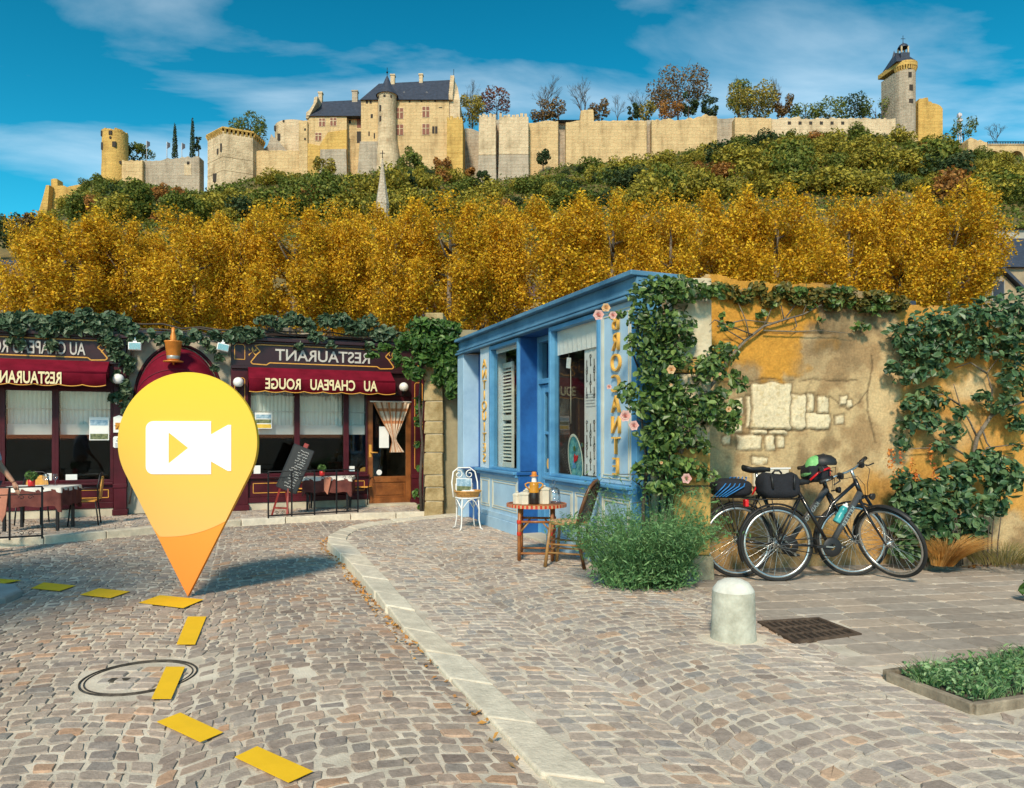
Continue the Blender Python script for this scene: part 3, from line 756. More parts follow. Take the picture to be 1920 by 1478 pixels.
def lodging_main():
    Y = CY; x0 = cx_(760, Y); zb = cz_(312, Y); zz = lambda py: cz_(py, Y)-zb; xx = lambda px: cx_(px, Y)-x0
    t = thing("royal_lodging", "tall main castle lodging with steep slate roof and mullioned windows", "castle", (x0, Y, zb))
    D = 9.5; ze = zz(188)
    b = MB(); b.box(xx(677), xx(842), 0, D, -8, ze); b.build("wall", m_st, t)
    b = MB(); b.prism([(xx(672), -7), (xx(679), zz(274)), (xx(712), zz(274)), (xx(714), -7)], -2.6, -0.003); b.build("buttress_foot", m_stgreyshade, t, bevel=0.1)
    # roof, hipped on the left
    zd = lambda py: cz_(py, Y+D*.5)-zb
    r = MB(); zr1, zr2 = zd(157), zd(150)
    xl, xr, yo = xx(676), xx(842), -0.5
    V = [(xl, yo, ze-.1), (xr, yo, ze-.1), (xr, D+.5, ze-.1), (xl, D+.5, ze-.1), (xx(703), D*.5, zr1), (xr, D*.5, zr2)]
    r.add(V, [(0,1,5,4), (2,3,4,5), (3,0,4), (1,2,5), (0,3,2,1)]); ro = r.build("roof", m_slate, t)
    for px in (756, 799):
        d = MB(); x = xx(px); zq = zz(177); y = 1.35
        d.box(x-.45, x+.45, y, y+1.6, zq-1.0, zq+.5); d.add([(x-.6, y-.1, zq+.5), (x+.6, y-.1, zq+.5), (x, y-.1, zq+1.35), (x-.6, y+2.2, zq+.5), (x+.6, y+2.2, zq+.5), (x, y+2.2, zq+1.35)], [(0,1,2),(4,3,5),(0,2,5,3),(1,4,5,2),(0,3,4,1)], 1)
        d.box(x-.25, x+.25, y-.05, y+.05, zq-.7, zq+.3, 2); d.build("dormer", [m_stw, m_slate, m_shut], ro)
    chimney(t, 726, 734, 139, 168, D*.5-.5, Y, x0, zb); chimney(t, 781, 788, 138, 165, D*.5-.5, Y, x0, zb)
    # stepped gable at the right end
    gb = MB(); xg0, xg1 = xx(841.5), xx(849)
    st = [(-.3, ze), (-.3, ze+.6)]
    n = 9; top = zd(145)
    for i in range(n):
        y0 = -.3 + (D*.5+.0)*i/n; st.append((y0, ze+.6+(top-ze-.6)*(i+1)/n)); st.append((-.3 + D*.5*(i+1)/n, ze+.6+(top-ze-.6)*(i+1)/n))
    st += [(D-(a), z) for a, z in reversed(st)]
    vs = [(xg0, y, z) for y, z in st] + [(xg1, y, z) for y, z in st]; k = len(st)
    gb.add(vs, [tuple(reversed(range(k))), tuple(range(k, 2*k))] + [(i, (i+1)%k, (i+1)%k+k, i+k) for i in range(k)])
    gb.box(xx(842.2), xx(862), 0.4, D-.4, zz(225), ze+0.2)
    gb.add([(xx(849), .4, ze+.2), (xx(862), .4, ze+.2), (xx(862), D-.4, ze+.2), (xx(849), D-.4, ze+.2), (xx(849.2), D*.5, zd(152)), (xx(855), D*.5, zd(163))], [(0,1,5,4),(2,3,4,5),(1,2,5),(3,0,4)])
    gb.build("stepped_gable", m_stw, t)
    f = MB(); f.tube([(xx(847.5), D*.5, zd(145)), (xx(847.5), D*.5, zd(130))], .06, 5); f.build("finial", m_iron, t)
    for px, py in ((749.5,213),(798.5,210.5),(749.5,244),(798.5,243)): window2(t, xx(px), zz(py), 0)
    for px, py, w, h in ((688,192,.5,.6),(695,192,.5,.6),(697,218,.5,.9),(692,251,.3,1.0),(702,255,.3,1.2),(768,191,.4,.4),(790,190,.4,.4),(816,189.5,.4,.4),(826,202,.8,.2),(812.5,244,.5,1.6),(818,244,.5,1.6)):
        b = MB(); b.box(xx(px)-w/2, xx(px)+w/2, -.03, .2, zz(py)-h/2, zz(py)+h/2); b.build("opening", m_dark, t)
    # stair turret
    xc = xx(727); rt = (744-710)/2*S; yt = -rt*.35
    b = MB(); b.lathe([(rt*1.45, -6), (rt*1.3, zz(290)), (rt*1.02, zz(262)), (rt, zz(258)), (rt, zz(186)), (rt*1.08, zz(184)), (rt*1.08, zz(182))], (xc, yt, 0), 24); tu = b.build("stair_turret", m_stw, t)
    b = MB(); b.lathe([(rt*1.22, zz(184)), (rt*.95, zz(176)), (rt*.62, zz(168)), (rt*.30, zz(155)), (.03, zz(144))], (xc, yt, 0), 24); b.build("cone_roof", m_slate, tu)
    f = MB(); f.tube([(xc, yt, zz(145)), (xc, yt, zz(130))], .06, 5); f.sphere((xc, yt, zz(139)), .22, 8); f.build("finial", m_iron, tu)
    for px, py, w, h in ((714,190,.5,.5),(725,190.5,.5,.5),(736,190.5,.5,.5),(718,212,.7,1.3),(718,231,.7,1.1)):
        dx = xx(px)-xc; dy = yt - math.sqrt(max(.01, rt*rt-dx*dx)); b = MB(); b.box(dx+xc-w/2, dx+xc+w/2, dy-.05, dy+.4, zz(py)-h/2, zz(py)+h/2); b.build("turret_window", m_dark, tu)
lodging_main()
def lodging_left():
    Y = CY + .8; x0 = cx_(625, Y); zb = cz_(314, Y); zz = lambda py: cz_(py, Y)-zb; xx = lambda px: cx_(px, Y)-x0
    t = thing("lodging_wing", "lower left wing of the castle lodgings under a slate roof", "castle", (x0, Y, zb)); D = 8; ze = zz(218)
    b = MB(); b.box(xx(576), xx(650), 0, D, -5, ze); b.box(xx(650.2), xx(676.4), 1.3, D, -5, ze); b.build("wall", m_st, t)
    b = MB(); b.prism([(xx(576), -5), (xx(576), zz(270)), (xx(600), zz(275)), (xx(616), zz(250)), (xx(651), zz(245)), (xx(651), -5)], -.5, -.003); b.build("patched_wall", m_stg, t)
    b = MB(); b.prism([(xx(600), -5), (xx(603), zz(284)), (xx(651), zz(283)), (xx(653), -5)], -1.1, -.503); b.build("wall_foot", m_stgreyshade, t)
    r = MB(); r.add([(xx(576), -.4, ze-.1), (xx(676.6), -.4, ze-.1), (xx(676.6), D+.4, ze-.1), (xx(576), D+.4, ze-.1), (xx(590), D*.5, cz_(191, Y+4)-zb), (xx(676.6), D*.5, cz_(187, Y+4)-zb)], [(0,1,5,4),(2,3,4,5),(3,0,4),(1,2,5),(0,3,2,1)]); r.build("roof", m_slate, t)
    b = MB(); b.prism([(xx(574), ze-.6), (xx(578), ze-.6), (xx(595), zz(192)), (xx(596), zz(182)), (xx(590), zz(184)), (xx(588), zz(196)), (xx(581), zz(207)), (xx(575), zz(212))], -.3, D*.5+.4); b.build("gable_coping", m_stw, t)
    chimney(t, 588.5, 595.5, 172, 195, D*.5-.3, Y, x0, zb); chimney(t, 653.5, 664, 169, 194, D*.5-.6, Y, x0, zb, m_stgreyshade)
    for px, py in ((604,230),(625,229),(597,257)): window2(t, xx(px), zz(py), 0 if py < 240 else -.003, 1.3, 1.7)
    for px, py, w, h, y in ((653.5,224,.5,.8,1.3),(672,226,1.2,2.2,1.3),(671,253,1.0,2.6,1.3)):
        b = MB(); b.box(xx(px)-w/2, xx(px)+w/2, y-.04, y+.2, zz(py)-h/2, zz(py)+h/2); b.build("opening", m_shut if px > 660 and py < 240 else m_dark, t)
lodging_left()
t, x0, zb = cwall("square_turret", "narrow square turret at the left corner of the castle lodgings", [560,561,573,576.5], [227,225,226,227], 314, m_st, Y=CY+.2, thick=5, cat="tower")
cslot(t, x0, zb, 572, 243, .4, .5, Y=CY+.2); cslot(t, x0, zb, 572, 261, .4, .5, Y=CY+.2)
def btower(name, label, pxa, pxb, pyt, pyb, m, Y=CY, thick=7, bat=4, merl=0, m2=None, y0=0.0):
    x0 = cx_((pxa+pxb)/2, Y); zb = cz_(pyb, Y); h = cz_(pyt, Y)-zb; xa, xb = cx_(pxa, Y)-x0, cx_(pxb, Y)-x0; e = bat*S
    t = thing(name, label, "tower", (x0, Y, zb))
    b = MB(); b.hexa([(xa-e, -e*1.3, -4), (xb+e*.3, -e*1.3, -4), (xb+e*.3, thick, -4), (xa-e, thick, -4)], [(xa-e*.2, -e*.1, h*.35), (xb, -e*.1, h*.35), (xb, thick, h*.35), (xa-e*.2, thick, h*.35)], 1)
    b.hexa([(xa-e*.2, -e*.1, h*.35), (xb, -e*.1, h*.35), (xb, thick, h*.35), (xa-e*.2, thick, h*.35)], [(xa, 0, h), (xb, 0, h), (xb, thick, h), (xa, thick, h)])
    b.build("masonry", [m, m2 or m], t, bevel=0.1, seg=1)
    if merl:
        b = MB(); rnd = random.Random(int(pxa)); n = merl
        for i in range(n):
            a = xa + (xb-xa)*i/n; w = (xb-xa)/n*rnd.uniform(.55,.95); b.box(a, a+w, .02, .9, h-.05, h+rnd.uniform(.3,.8))
        b.build("broken_merlons", m, t)
    return t
btower("buttress_tower", "golden square buttress tower at the right corner of the castle lodgings", 838, 868, 224, 322, m_stg, Y=CY-2.5, merl=5, bat=2)
cwall("curtain_wall", "short shaded grey wall set back right of the golden buttress tower", [866,872,885,899], [244,240,243,246], 330, m_stgreyshade, Y=CY+6, group="castle curtain walls")  # shade in this gap is put into the darker stone colour
btower("wall_tower", "pale ruined wall tower left of the dark slit in the curtain wall", 898, 930, 219, 330, m_stw, Y=CY-2, merl=5, m2=m_stgreyshade, bat=4)
btower("wall_tower", "broad pale ruined wall tower with sunlit corner right of the dark slit", 936, 991, 219, 328, m_stw, Y=CY-2, merl=7, m2=m_stgreyshade, bat=3)
cwall("curtain_wall", "stretch of golden wall with one small opening right of the broad ruined tower", [988,1010,1030,1047], [229,228,227,228], 302, m_st, Y=CY+.5, group="castle curtain walls")
cwall("curtain_wall", "narrow shaded slit of wall coloured dark, set back between the two pale wall towers", [927,939], [224,224], 332, m_stgreyshade, Y=CY+1.5, thick=4, group="castle curtain walls")  # wall in the slit coloured dark to carry its shade
def pavilion():
    Y = CY + 1.5; x0 = cx_(1066, Y); zb = cz_(300, Y)
    t = thing("pavilion_tower", "dark shaded wall turret under a low slate roof in the curtain wall", "tower", (x0, Y, zb)); zz = lambda py: cz_(py, Y)-zb; xx = lambda px: cx_(px, Y)-x0
    b = MB(); b.box(xx(1046), xx(1084), 1.2, 5, -3, zz(227)); b.build("wall", m_stgreyshade, t)  # shade under the pavilion roof comes partly from darker stone colour
    r = MB(); r.add([(xx(1042), -.6, zz(227)), (xx(1089), -.6, zz(227)), (xx(1089), 6, zz(227)), (xx(1042), 6, zz(227)), (xx(1056), 2.7, zz(218)), (xx(1079), 2.7, zz(218))], [(0,1,5,4),(2,3,4,5),(3,0,4),(1,2,5),(0,3,2,1)]); r.build("roof", m_slate, t)
pavilion()
t, x0, zb = cwall("curtain_wall", "long golden wall with a raised block at its left below the bare trees", [1061,1075,1088,1089,1090,1112,1113,1114,1150,1213], [229,228,226,207,206,206,208,227,226,226], 300, m_st, Y=CY, amp=.15, group="castle curtain walls")
cwall("curtain_wall", "narrow shaded return of wall between the two long golden walls", [1212,1224], [225,225], 296, m_stgreyshade, Y=CY+2.0, amp=.1, group="castle curtain walls")  # shaded strip, its shade coloured in with darker stone
cwall("curtain_wall", "golden wall with dark damp streaks along its top below the big rust tree", [1222,1260,1300,1310,1325,1335,1345], [224,224,222,218,214,218,220], 290, m_st, Y=CY, amp=.3, group="castle curtain walls")
cwall("curtain_wall", "short shaded bay of wall coloured dark grey below the golden tree", [1343,1352,1379], [221,222,221], 280, m_stgreyshade, Y=CY+2.2, amp=.15, group="castle curtain walls")  # shaded bay; darker stone colour stands in for the shade
cwall("curtain_wall", "plain golden wall below the golden tree with a rough top", [1378,1400,1447], [220,221,221], 272, m_st, Y=CY, amp=.12, group="castle curtain walls")
t, x0, zb = cwall("curtain_wall", "pale wall pierced with square holes left of the clock tower", [1446,1470,1500,1502,1600,1680], [223,222,218,222,221,223], 262, m_stw, Y=CY+1, amp=.25, group="castle curtain walls")
for px in (1480,1500,1520,1540,1560,1580): cslot(t, x0, zb, px, 231, .7, .7, Y=CY+1)
# clock tower
def clock_tower():
    Y = CY + 2; x0 = cx_(1704, Y); zb = cz_(254, Y); zz = lambda py: cz_(py, Y)-zb; xx = lambda px: cx_(px, Y)-x0
    t = thing("clock_tower", "slender tall clock tower with slate roof and open lantern on the right", "tower", (x0, Y, zb))
    b = MB(); n = 14; pl = [(xx(1680), 6.5)] 
    for i in range(n+1):
        a = math.pi*(1.08 + .92*i/n); pl.append((xx(1706)+2.35*math.cos(a), 2.4+2.35*math.sin(a)))
    pl.append((xx(1724.5), 7)); b.slab(pl, zz(250), zz(128))
    b.add([], [])
    b.build("shaft", m_stgreyshade, t)
    b = MB(); b.lathe([(3.0, -7), (2.7, zz(262)), (2.42, zz(246))], (xx(1706), 2.4, 0), 20); b.build("battered_base", m_st, t)
    b = MB(); c = [(xx(1706)+(x-xx(1706))*1.16, 2.6+(y-2.6)*1.14) for x, y in pl]
    b.slab(c, zz(121), zz(113))
    for i in range(1, len(pl)-1):
        p = Vector(pl[i]); q = Vector(c[i]); dd = (q-p).normalized(); s_ = Vector((-dd.y, dd.x))*.16
        b.hexa([(p.x-s_.x, p.y-s_.y, zz(130)), (p.x+s_.x, p.y+s_.y, zz(130)), (p.x+s_.x, p.y+s_.y, zz(129)), (p.x-s_.x, p.y-s_.y, zz(129))], [(q.x-s_.x, q.y-s_.y, zz(121)+.002), (q.x+s_.x, q.y+s_.y, zz(121)+.002), (p.x+s_.x, p.y+s_.y, zz(121)+.002), (p.x-s_.x, p.y-s_.y, zz(121)+.002)])
    b.build("machicolated_crown", m_stg, t)
    r = MB(); r.add([(xx(1682), .2, zz(114)), (xx(1721), .2, zz(114)), (xx(1722), 6.6, zz(114)), (xx(1679), 6.6, zz(114)), (xx(1692), 3.0, zz(86)), (xx(1711), 3.0, zz(88))], [(0,1,5,4),(2,3,4,5),(3,0,4),(1,2,5),(0,3,2,1)]); r.build("roof", m_slate, t)
    r = MB(); r.lathe([(1.0, zz(114)), (.55, zz(98)), (.03, zz(81))], (xx(1690.5), 3.2, 0), 10); r.build("spire", m_slate, t)
    L = MB(); xl = xx(1704)
    L.box(xl-1.0, xl+1.0, 1.4, 3.4, zz(112), zz(92)); ln = L.build("lantern", m_slate, t)
    for sx, sy in ((-1,-1),(1,-1),(1,1),(-1,1)):
        p = MB(); p.box(xl+sx*.75-.14, xl+sx*.75+.14, 2.4+sy*.75-.14, 2.4+sy*.75+.14, zz(92), zz(79)); p.build("lantern_post", m_stw, ln)
    d = MB(); d.lathe([(1.15, zz(80)), (1.1, zz(78)), (.85, zz(74.5)), (.4, zz(72)), (.12, zz(70.5)), (.05, zz(66))], (xl, 2.4, 0), 14); d.build("dome", m_slate, ln)
    f = MB(); f.tube([(xl, 2.4, zz(67)), (xl, 2.4, zz(56))], .06, 5); f.bar((xl-.5, 2.4, zz(62)), (xl+.5, 2.4, zz(62)), .08, .08); f.build("weather_vane", m_iron, ln)
    for px, py, w, h in ((1706,126,.7,.8),(1706.5,140,.7,1.2),(1708.5,164,.8,1.3),(1708.5,189,.9,.9)):
        b = MB(); dx = xx(px)-xx(1706); y = 2.4-math.sqrt(2.35**2-dx*dx); b.box(xx(px)-w/2, xx(px)+w/2, y-.08, y+.4, zz(py)-h/2, zz(py)+h/2); b.build("tower_window", m_dark, t)
clock_tower()
cwall("ruined_wall", "sunlit golden ruin standing right behind the clock tower", [1722,1724,1740,1742,1747,1748,1760,1768], [192,184,183,190,190,193,195,204], 246, m_stg, Y=CY+6, thick=8, amp=.2)
t, x0, zb = cwall("gate_ruin", "broken pale stone gate pier at the left end of the arched bridge", [1816,1820,1832,1833,1845,1852], [262,259,260,262,264,268], 304, m_st, Y=CY+1, thick=4, amp=.25)
def bridge():
    Y = CY + 6; x0 = cx_(1880, Y); zb = cz_(300, Y); zz = lambda py: cz_(py, Y)-zb; xx = lambda px: cx_(px, Y)-x0
    t = thing("stone_bridge", "stone bridge on round arches with iron railing at the far right of the castle", "bridge", (x0, Y, zb))
    b = MB()
    def arch(xa, xb, zt):
        c = (xa+xb)/2; r = (xb-xa)/2; return [(c + r*math.cos(a), min(zt, zz(283)) - r + r*math.sin(a) - .0) for a in np.linspace(math.pi, 0, 13)]
    poly = [(xx(1852), zz(272)), (xx(1852), -4)]
    for xa, xb in ((1855,1873),(1894,1919),(1940,1965)):
        a = arch(xx(xa), xx(xb), zz(281)); poly += [(a[0][0], -4)] + a + [(a[-1][0], -4)]
    poly += [(xx(1990), -4), (xx(1990), zz(272))]
    b.prism(poly, 0, 3); b.build("arches", m_st, t)
    p = MB(); p.box(xx(1852), xx(1990), -.2, 3.2, zz(272)+.003, zz(270.5)); p.build("coping", m_stw, t)
    r = MB()
    for k in range(46): x = xx(1852)+(xx(1990)-xx(1852))*k/45; r.box(x-.07, x+.07, 0, .12, zz(270.4), zz(266))
    r.box(xx(1852), xx(1990), .0, .12, zz(266), zz(265.2)); r.build("railing", m_iron, t)
bridge()
def church_spire():
    Y = 84.0; pcx = 717; x0 = cx_(pcx, Y); zb = cz_(384, Y); t = thing("church_spire", "slim pale stone church spire standing below the castle lodgings", "spire", (x0, Y, zb))
    h = cz_(297, Y)-zb; r = 12.3*Y/F
    b = MB(); b.lathe([(r, -6), (r, 0)], n=8, smooth=False); b.lathe([(r*1.04, 0), (r*.5, h*.5), (.06, h)], n=8, smooth=False); b.build("steeple", stone_mat("spire stone", (0.50,0.42,0.32), (0.30,0.25,0.19), .5, .35), t)
    f = MB(); f.tube([(0,0,h), (0,0,h+.9)], .05, 5); f.bar((-.3,0,h+.6), (.3,0,h+.6), .06, .06); f.build("cross", m_iron, t)
    # tower below, hidden by the plane trees
    q = MB(); q.box(-r*1.1, r*1.1, -r*1.1, r*1.1, -zb, -6.003); q.build("tower", m_stgreyshade, t)
church_spire()
for px, pyt, pyb, c in ((275,264,296,(0.05,0.06,0.10)), (313,266,297,(0.04,0.05,0.05)), (341,268,296,(0.05,0.06,0.05))):
    Y = CY+6; h = cz_(pyt, Y)-cz_(pyb, Y)
    t = thing("flagpole", "slim flagpole with a small dark flag, %s" % {275: "nearest the round tower", 313: "left of the left cypress", 341: "between the two cypresses"}[px], "flagpole", (cx_(px, Y), Y, cz_(pyb, Y)), group="flagpoles on the castle terrace")
    b = MB(); b.tube([(0,0,-2), (0,0,h)], .09, 6); b.build("pole", mat("pale metal", (0.4,0.4,0.42), .4, var=.1, bump=0), t)
    b = MB(); b.add([(0,0,h), (.7,.1,h-.3), (.75,.0,h-1.2), (.1,0,h-1.6), (0,.03,h), (.7,.13,h-.3), (.75,.03,h-1.2), (.1,.03,h-1.6)], [(0,3,2,1),(4,5,6,7)]); b.build("flag", mat("dark flag", (0.05,0.055,0.07), .8, bump=0), t)
t = thing("radio_mast", "thin pale radio mast beyond the hill right of the clock tower", "mast", (cx_(1799, 230), 230, cz_(270, 230)))
b = MB(); hm = (270-212)/F*230
for a in range(3): b.tube([(1.0*math.cos(a*2.1), 1.0*math.sin(a*2.1), -12), (.35*math.cos(a*2.1), .35*math.sin(a*2.1), hm)], .13, 5)
for k in range(8): b.tube([(.9*math.cos(a*2.1+k), .9*math.sin(a*2.1+k), k*hm/8) for a in range(3)], .08, 4, closed=True)
b.build("lattice", mat("mast paint", (0.55,0.5,0.5), .5, bump=0), t)
b = MB(); b.box(-.7, .7, -.5, .5, hm*.72, hm*.8); b.box(-.6,.6,-.4,.4, hm*.9, hm*.97); b.build("antenna", mat("mast paint", (0.5,0.5,0.5)), t)
# ================================================================== TREES AND HOUSES BEYOND THE STREET
m_gold = island_mat("golden leaf", [(0.20,0.11,0.014),(0.74,0.40,0.02),(0.90,0.57,0.025),(0.34,0.18,0.016),(0.92,0.64,0.04),(0.24,0.15,0.022),(0.84,0.45,0.018),(0.44,0.28,0.03),(0.90,0.58,0.025),(0.60,0.32,0.02)], 0.6, trans=0.36, spec=0.25)
m_green = island_mat("hill leaf green", [(0.065,0.098,0.016),(0.143,0.182,0.026),(0.091,0.124,0.026),(0.260,0.260,0.039),(0.046,0.072,0.018),(0.195,0.221,0.039)], 0.6, trans=0.25, spec=0.2)
m_olive = island_mat("hill leaf olive", [(0.188,0.175,0.025),(0.375,0.312,0.037),(0.112,0.112,0.025),(0.475,0.388,0.050),(0.250,0.200,0.025)], 0.6, trans=0.25, spec=0.2)
m_deep = island_mat("hill leaf deep", [(0.031,0.056,0.020),(0.056,0.088,0.031),(0.025,0.043,0.016),(0.075,0.106,0.037)], 0.6, trans=0.2, spec=0.2)
m_rust = island_mat("hill leaf rust", [(0.264,0.108,0.030),(0.408,0.180,0.036),(0.168,0.084,0.030),(0.480,0.240,0.060)], 0.6, trans=0.25, spec=0.2)
m_bark = mat("bark", (0.13,0.10,0.075), 0.9, var=0.35, scale=5, bump=0.8, bscale=25, bdist=0.03, col2=(0.26,0.21,0.15))
m_barkd = mat("dark bark", (0.075,0.058,0.045), 0.9, var=0.3, scale=5, bump=0.6, bscale=25, bdist=0.02)
def limbs(b, base, top, r0, n, spread, rnd, sides=7):
    base = Vector(base); top = Vector(top); mid = base.lerp(top, .5) + Vector((rnd.uniform(-.2,.2), rnd.uniform(-.2,.2), 0))
    b.tube([base, mid, top], [r0, r0*.8, r0*.3], sides)
    for k in range(n):
        f = rnd.uniform(.45, .95); p = base.lerp(top, f); a = rnd.uniform(0, 6.28); L = spread*rnd.uniform(.6, 1)
        q = p + Vector((math.cos(a)*L, math.sin(a)*L, L*rnd.uniform(.5, 1.1))); b.tube([p, p.lerp(q, .5) + Vector((0,0,-.1*L)), q], [r0*.4, r0*.25, r0*.06], 5)
# ---- golden plane trees in a row: three crowns, each tree its own object
def gold_proto(seed, rx, rz, zc, trunk):
    rnd = random.Random(seed); r = np.random.default_rng(seed); P_, N_ = [], []
    # boughs: each a loose, leafy spray that climbs outwards from the trunk
    for k in range(64):
        a = rnd.uniform(0, 6.28); zf = rnd.uniform(-.95, .93); w = math.sqrt(max(.04, 1-abs(zf)**2.4)); rr = rx*w*math.sqrt(rnd.uniform(.12, .92))
        c = np.array([rr*math.cos(a), rr*math.sin(a), zc + zf*rz*.90]); s = rnd.uniform(.34, .62); L = rnd.uniform(.7, 1.5)
        ax = np.array([math.cos(a)*.55, math.sin(a)*.55, .95]); n = int(30000/64*rnd.uniform(.55, 1.45)); t = r.uniform(-.5, .5, n)[:, None]
        d = r.normal(size=(n, 3)); q = c + ax*t*L*1.3 + d*s*(.62-.35*np.abs(t)*1.4)
        P_.append(q); N_.append((q - c)/rx + np.array([0, 0, .3]))
    t = thing("plane_tree", "golden plane tree", "tree")
    V, Fq = leaf_mesh(np.concatenate(P_), 0.15, seed, .3, np.concatenate(N_), 4)
    leaf_obj("crown", V, Fq, m_gold, t)
    b = MB(); limbs(b, (0,0,-1), (0,0,zc+rz*.5), .24, 16, rx*.7, rnd); b.build("trunk", m_bark, t)
    return t
gp = [gold_proto(101, 2.75, 3.8, 11.6, 0), gold_proto(202, 2.6, 4.0, 11.5, 0), gold_proto(303, 2.9, 3.7, 11.7, 0)]
GT = [(62,402,46,130,"at the far left, beside the slate roofed house"),(150,388,45,185,"second from the left, behind the left restaurant sign"),(236,392,46,140,"left of the first dark gap, behind the left flood lamp"),(362,386,45,180,"right of the first dark gap, above the red arched canopy"),(452,384,46.5,130,"in the row, below the polygonal tower"),(555,372,45,175,"in the row, above the left half of the restaurant board"),(652,370,46.5,140,"in the row, just left of the church spire"),(742,368,45.5,135,"in the row, just right of the church spire"),(845,360,45,180,"in the row, above the wisteria"),(945,362,46.5,140,"in the row, above the blue shop's narrow window"),(1045,358,45,180,"in the row, above the blue shop's wide window"),(1150,357,46,170,"in the row, where the blue cornice runs out"),(1258,355,45,150,"in the row, behind the top of the climbing rose"),(1358,345,46,165,"in the row, above the bare branch on the garden wall"),(1455,345,45,165,"tall and bright, left of the dark gap"),(1592,352,46,165,"in the row, right of the dark gap near the right"),(1690,348,45,150,"in the row, below the clock tower"),(1780,338,45.5,185,"at the far right end of the row, beside the dark roofs")]
for i, (px, pyt, Y, w, where) in enumerate(GT):
    sz = cz_(pyt, Y)/16.0; s = w*(1.2 if i % 3 else 1.12)/182.0
    o = gp[i] if i < 3 else dup(gp[i % 3])
    o.location = (cx_(px, Y), Y, 0); o.rotation_euler = (0, 0, i*2.1 + .4); o.scale = (s, s, sz)
    tag(o, "golden autumn plane tree " + where, "tree", "plane trees in a row behind the shops")
rnd = random.Random(5)
# second rank, seen through the gaps
G2 = [(110,60),(230,59),(320,60),(420,59),(620,60),(700,59),(900,60),(1090,59),(1200,60),(1310,59),(1415,60),(1520,59),(1640,60),(1740,59)]
for i, (px, Y) in enumerate(G2):
    o = dup(gp[i % 3], loc=(cx_(px, Y), Y, 0), rz=i*1.3, scale=(1.15, 1.15, cz_(425 if px < 600 else 405, Y)/16.0))
    tag(o, "golden plane tree of the second rank, half hidden in the gap %d steps along the row" % (i+1), "tree", "plane trees of the second rank behind the row")
    o["label"] = "golden plane tree half hidden behind the front row, %s" % ["near the left house","below the round tower","below the smooth wall","left of the lodging wing","below the lodging wing","below the buttress tower","below the shaded grey wall","below the raised wall block","below the pavilion roof","below the rust tree","below the golden tree","in the dark gap","below the pierced wall","below the clock tower ruin"][i]
# ---- bushes on the slope
def bush_proto(seed, m, n=1900, rx=3.0, rz=2.6, size=.36, tall=False):
    rnd = random.Random(seed); bl = []
    for k in range(9):
        a = rnd.uniform(0, 6.28); rr = rx*rnd.uniform(.1, .65); s = rx*rnd.uniform(.35, .55)
        bl.append(((rr*math.cos(a), rr*math.sin(a), rz*rnd.uniform(.25, .8)*(1.4 if tall else 1)), (s, s, s*rnd.uniform(.8, 1.2))))
    V, Fq = crown(bl, n, size, seed, shell=.4, up=.25)
    o = leaf_obj("hillside_bush", V, Fq, m); COL.objects.unlink(o); return o
BP = [("dark green", bush_proto(1, m_green)), ("olive green", bush_proto(2, m_olive)), ("deep green", bush_proto(3, m_deep)), ("yellowish green", bush_proto(4, m_olive, rx=2.6)), ("mid green", bush_proto(5, m_green, rx=2.6, tall=True)), ("rust brown", bush_proto(6, m_rust, n=1400, rx=2.4))]
LM = [(130,"the golden ruin"),(205,"the round tower"),(310,"the grey arched wall"),(420,"the polygonal tower"),(515,"the round keep"),(620,"the lodging wing"),(725,"the stair turret"),(800,"the main lodging"),(880,"the buttress tower"),(960,"the pale wall towers"),(1065,"the pavilion"),(1160,"the long golden wall"),(1280,"the streaked wall"),(1362,"the dark wall bay"),(1415,"the golden tree"),(1550,"the pierced wall"),(1700,"the clock tower"),(1760,"the ruin by the clock tower"),(1840,"the gate pier"),(1905,"the stone bridge")]
rnd = random.Random(77); nb = 0
for px in range(70, 1960, 31):
    ztop = float(np.interp(px, [a for a, b in RIDGE], [b for a, b in RIDGE]))
    rows = [(154, .5), (147, .9), (138, 1.15), (128, 1.3), (116, 1.35)] if px > 1180 else [(152.5, .5), (145, .85), (135, 1.1), (121, 1.3)]
    if px < 170: rows = [(150, .7), (140, .9), (126, 1.0)]
    for Y, s in rows:
        q = px + rnd.uniform(-18, 18); Y2 = Y + rnd.uniform(-4, 3 if Y < 150 else 0) - (1.0 if Y > 152 else 0)
        if Y > 152 and (575 < q < 700 or 838 < q < 900): continue
        if 372 < q < 480 and Y > 144: Y2 -= 6
        x = cx_(q, Y2); r_ = rnd.random()
        k = 5 if r_ < .07 else (1 if r_ < .28 else 3 if r_ < .48 else 0 if r_ < .68 else 4 if r_ < .86 else 2)
        if px > 1180 and rnd.random() < .35: k = rnd.choice([1, 3])
        name, pr = BP[k]; o = pr.copy(); COL.objects.link(o)
        sc = s*rnd.uniform(.55, 1.45); o.scale = (sc, sc, sc*rnd.uniform(.7, 1.05)); o.location = (x, Y2, float(hill_z(x, Y2)) - .3); o.rotation_euler = (0, 0, rnd.uniform(0, 6.28))
        lm = min(LM, key=lambda a: abs(a[0]-q))[1]
        tag(o, "%s bush on the %s slope below %s" % (name, "upper" if Y > 150 else "middle" if Y > 142 else "lower" if Y > 124 else "lowest", lm), "bush", "bushes on the castle hillside"); nb += 1
# low undergrowth between them
N = 60000; ry = RNG.uniform(104, 158, N); rp = RNG.uniform(60, 1960, N); xx_ = (rp-CX)/F*ry
zz_ = hill_z(xx_, ry) + np.abs(RNG.normal(size=N))*.4
V, Fq = leaf_mesh(np.stack([xx_, ry, zz_], axis=1), .5, 3, up=.5, k=4)
tag(leaf_obj("undergrowth", V, Fq, m_green), "low olive undergrowth covering the castle slope", "undergrowth", kind="stuff")
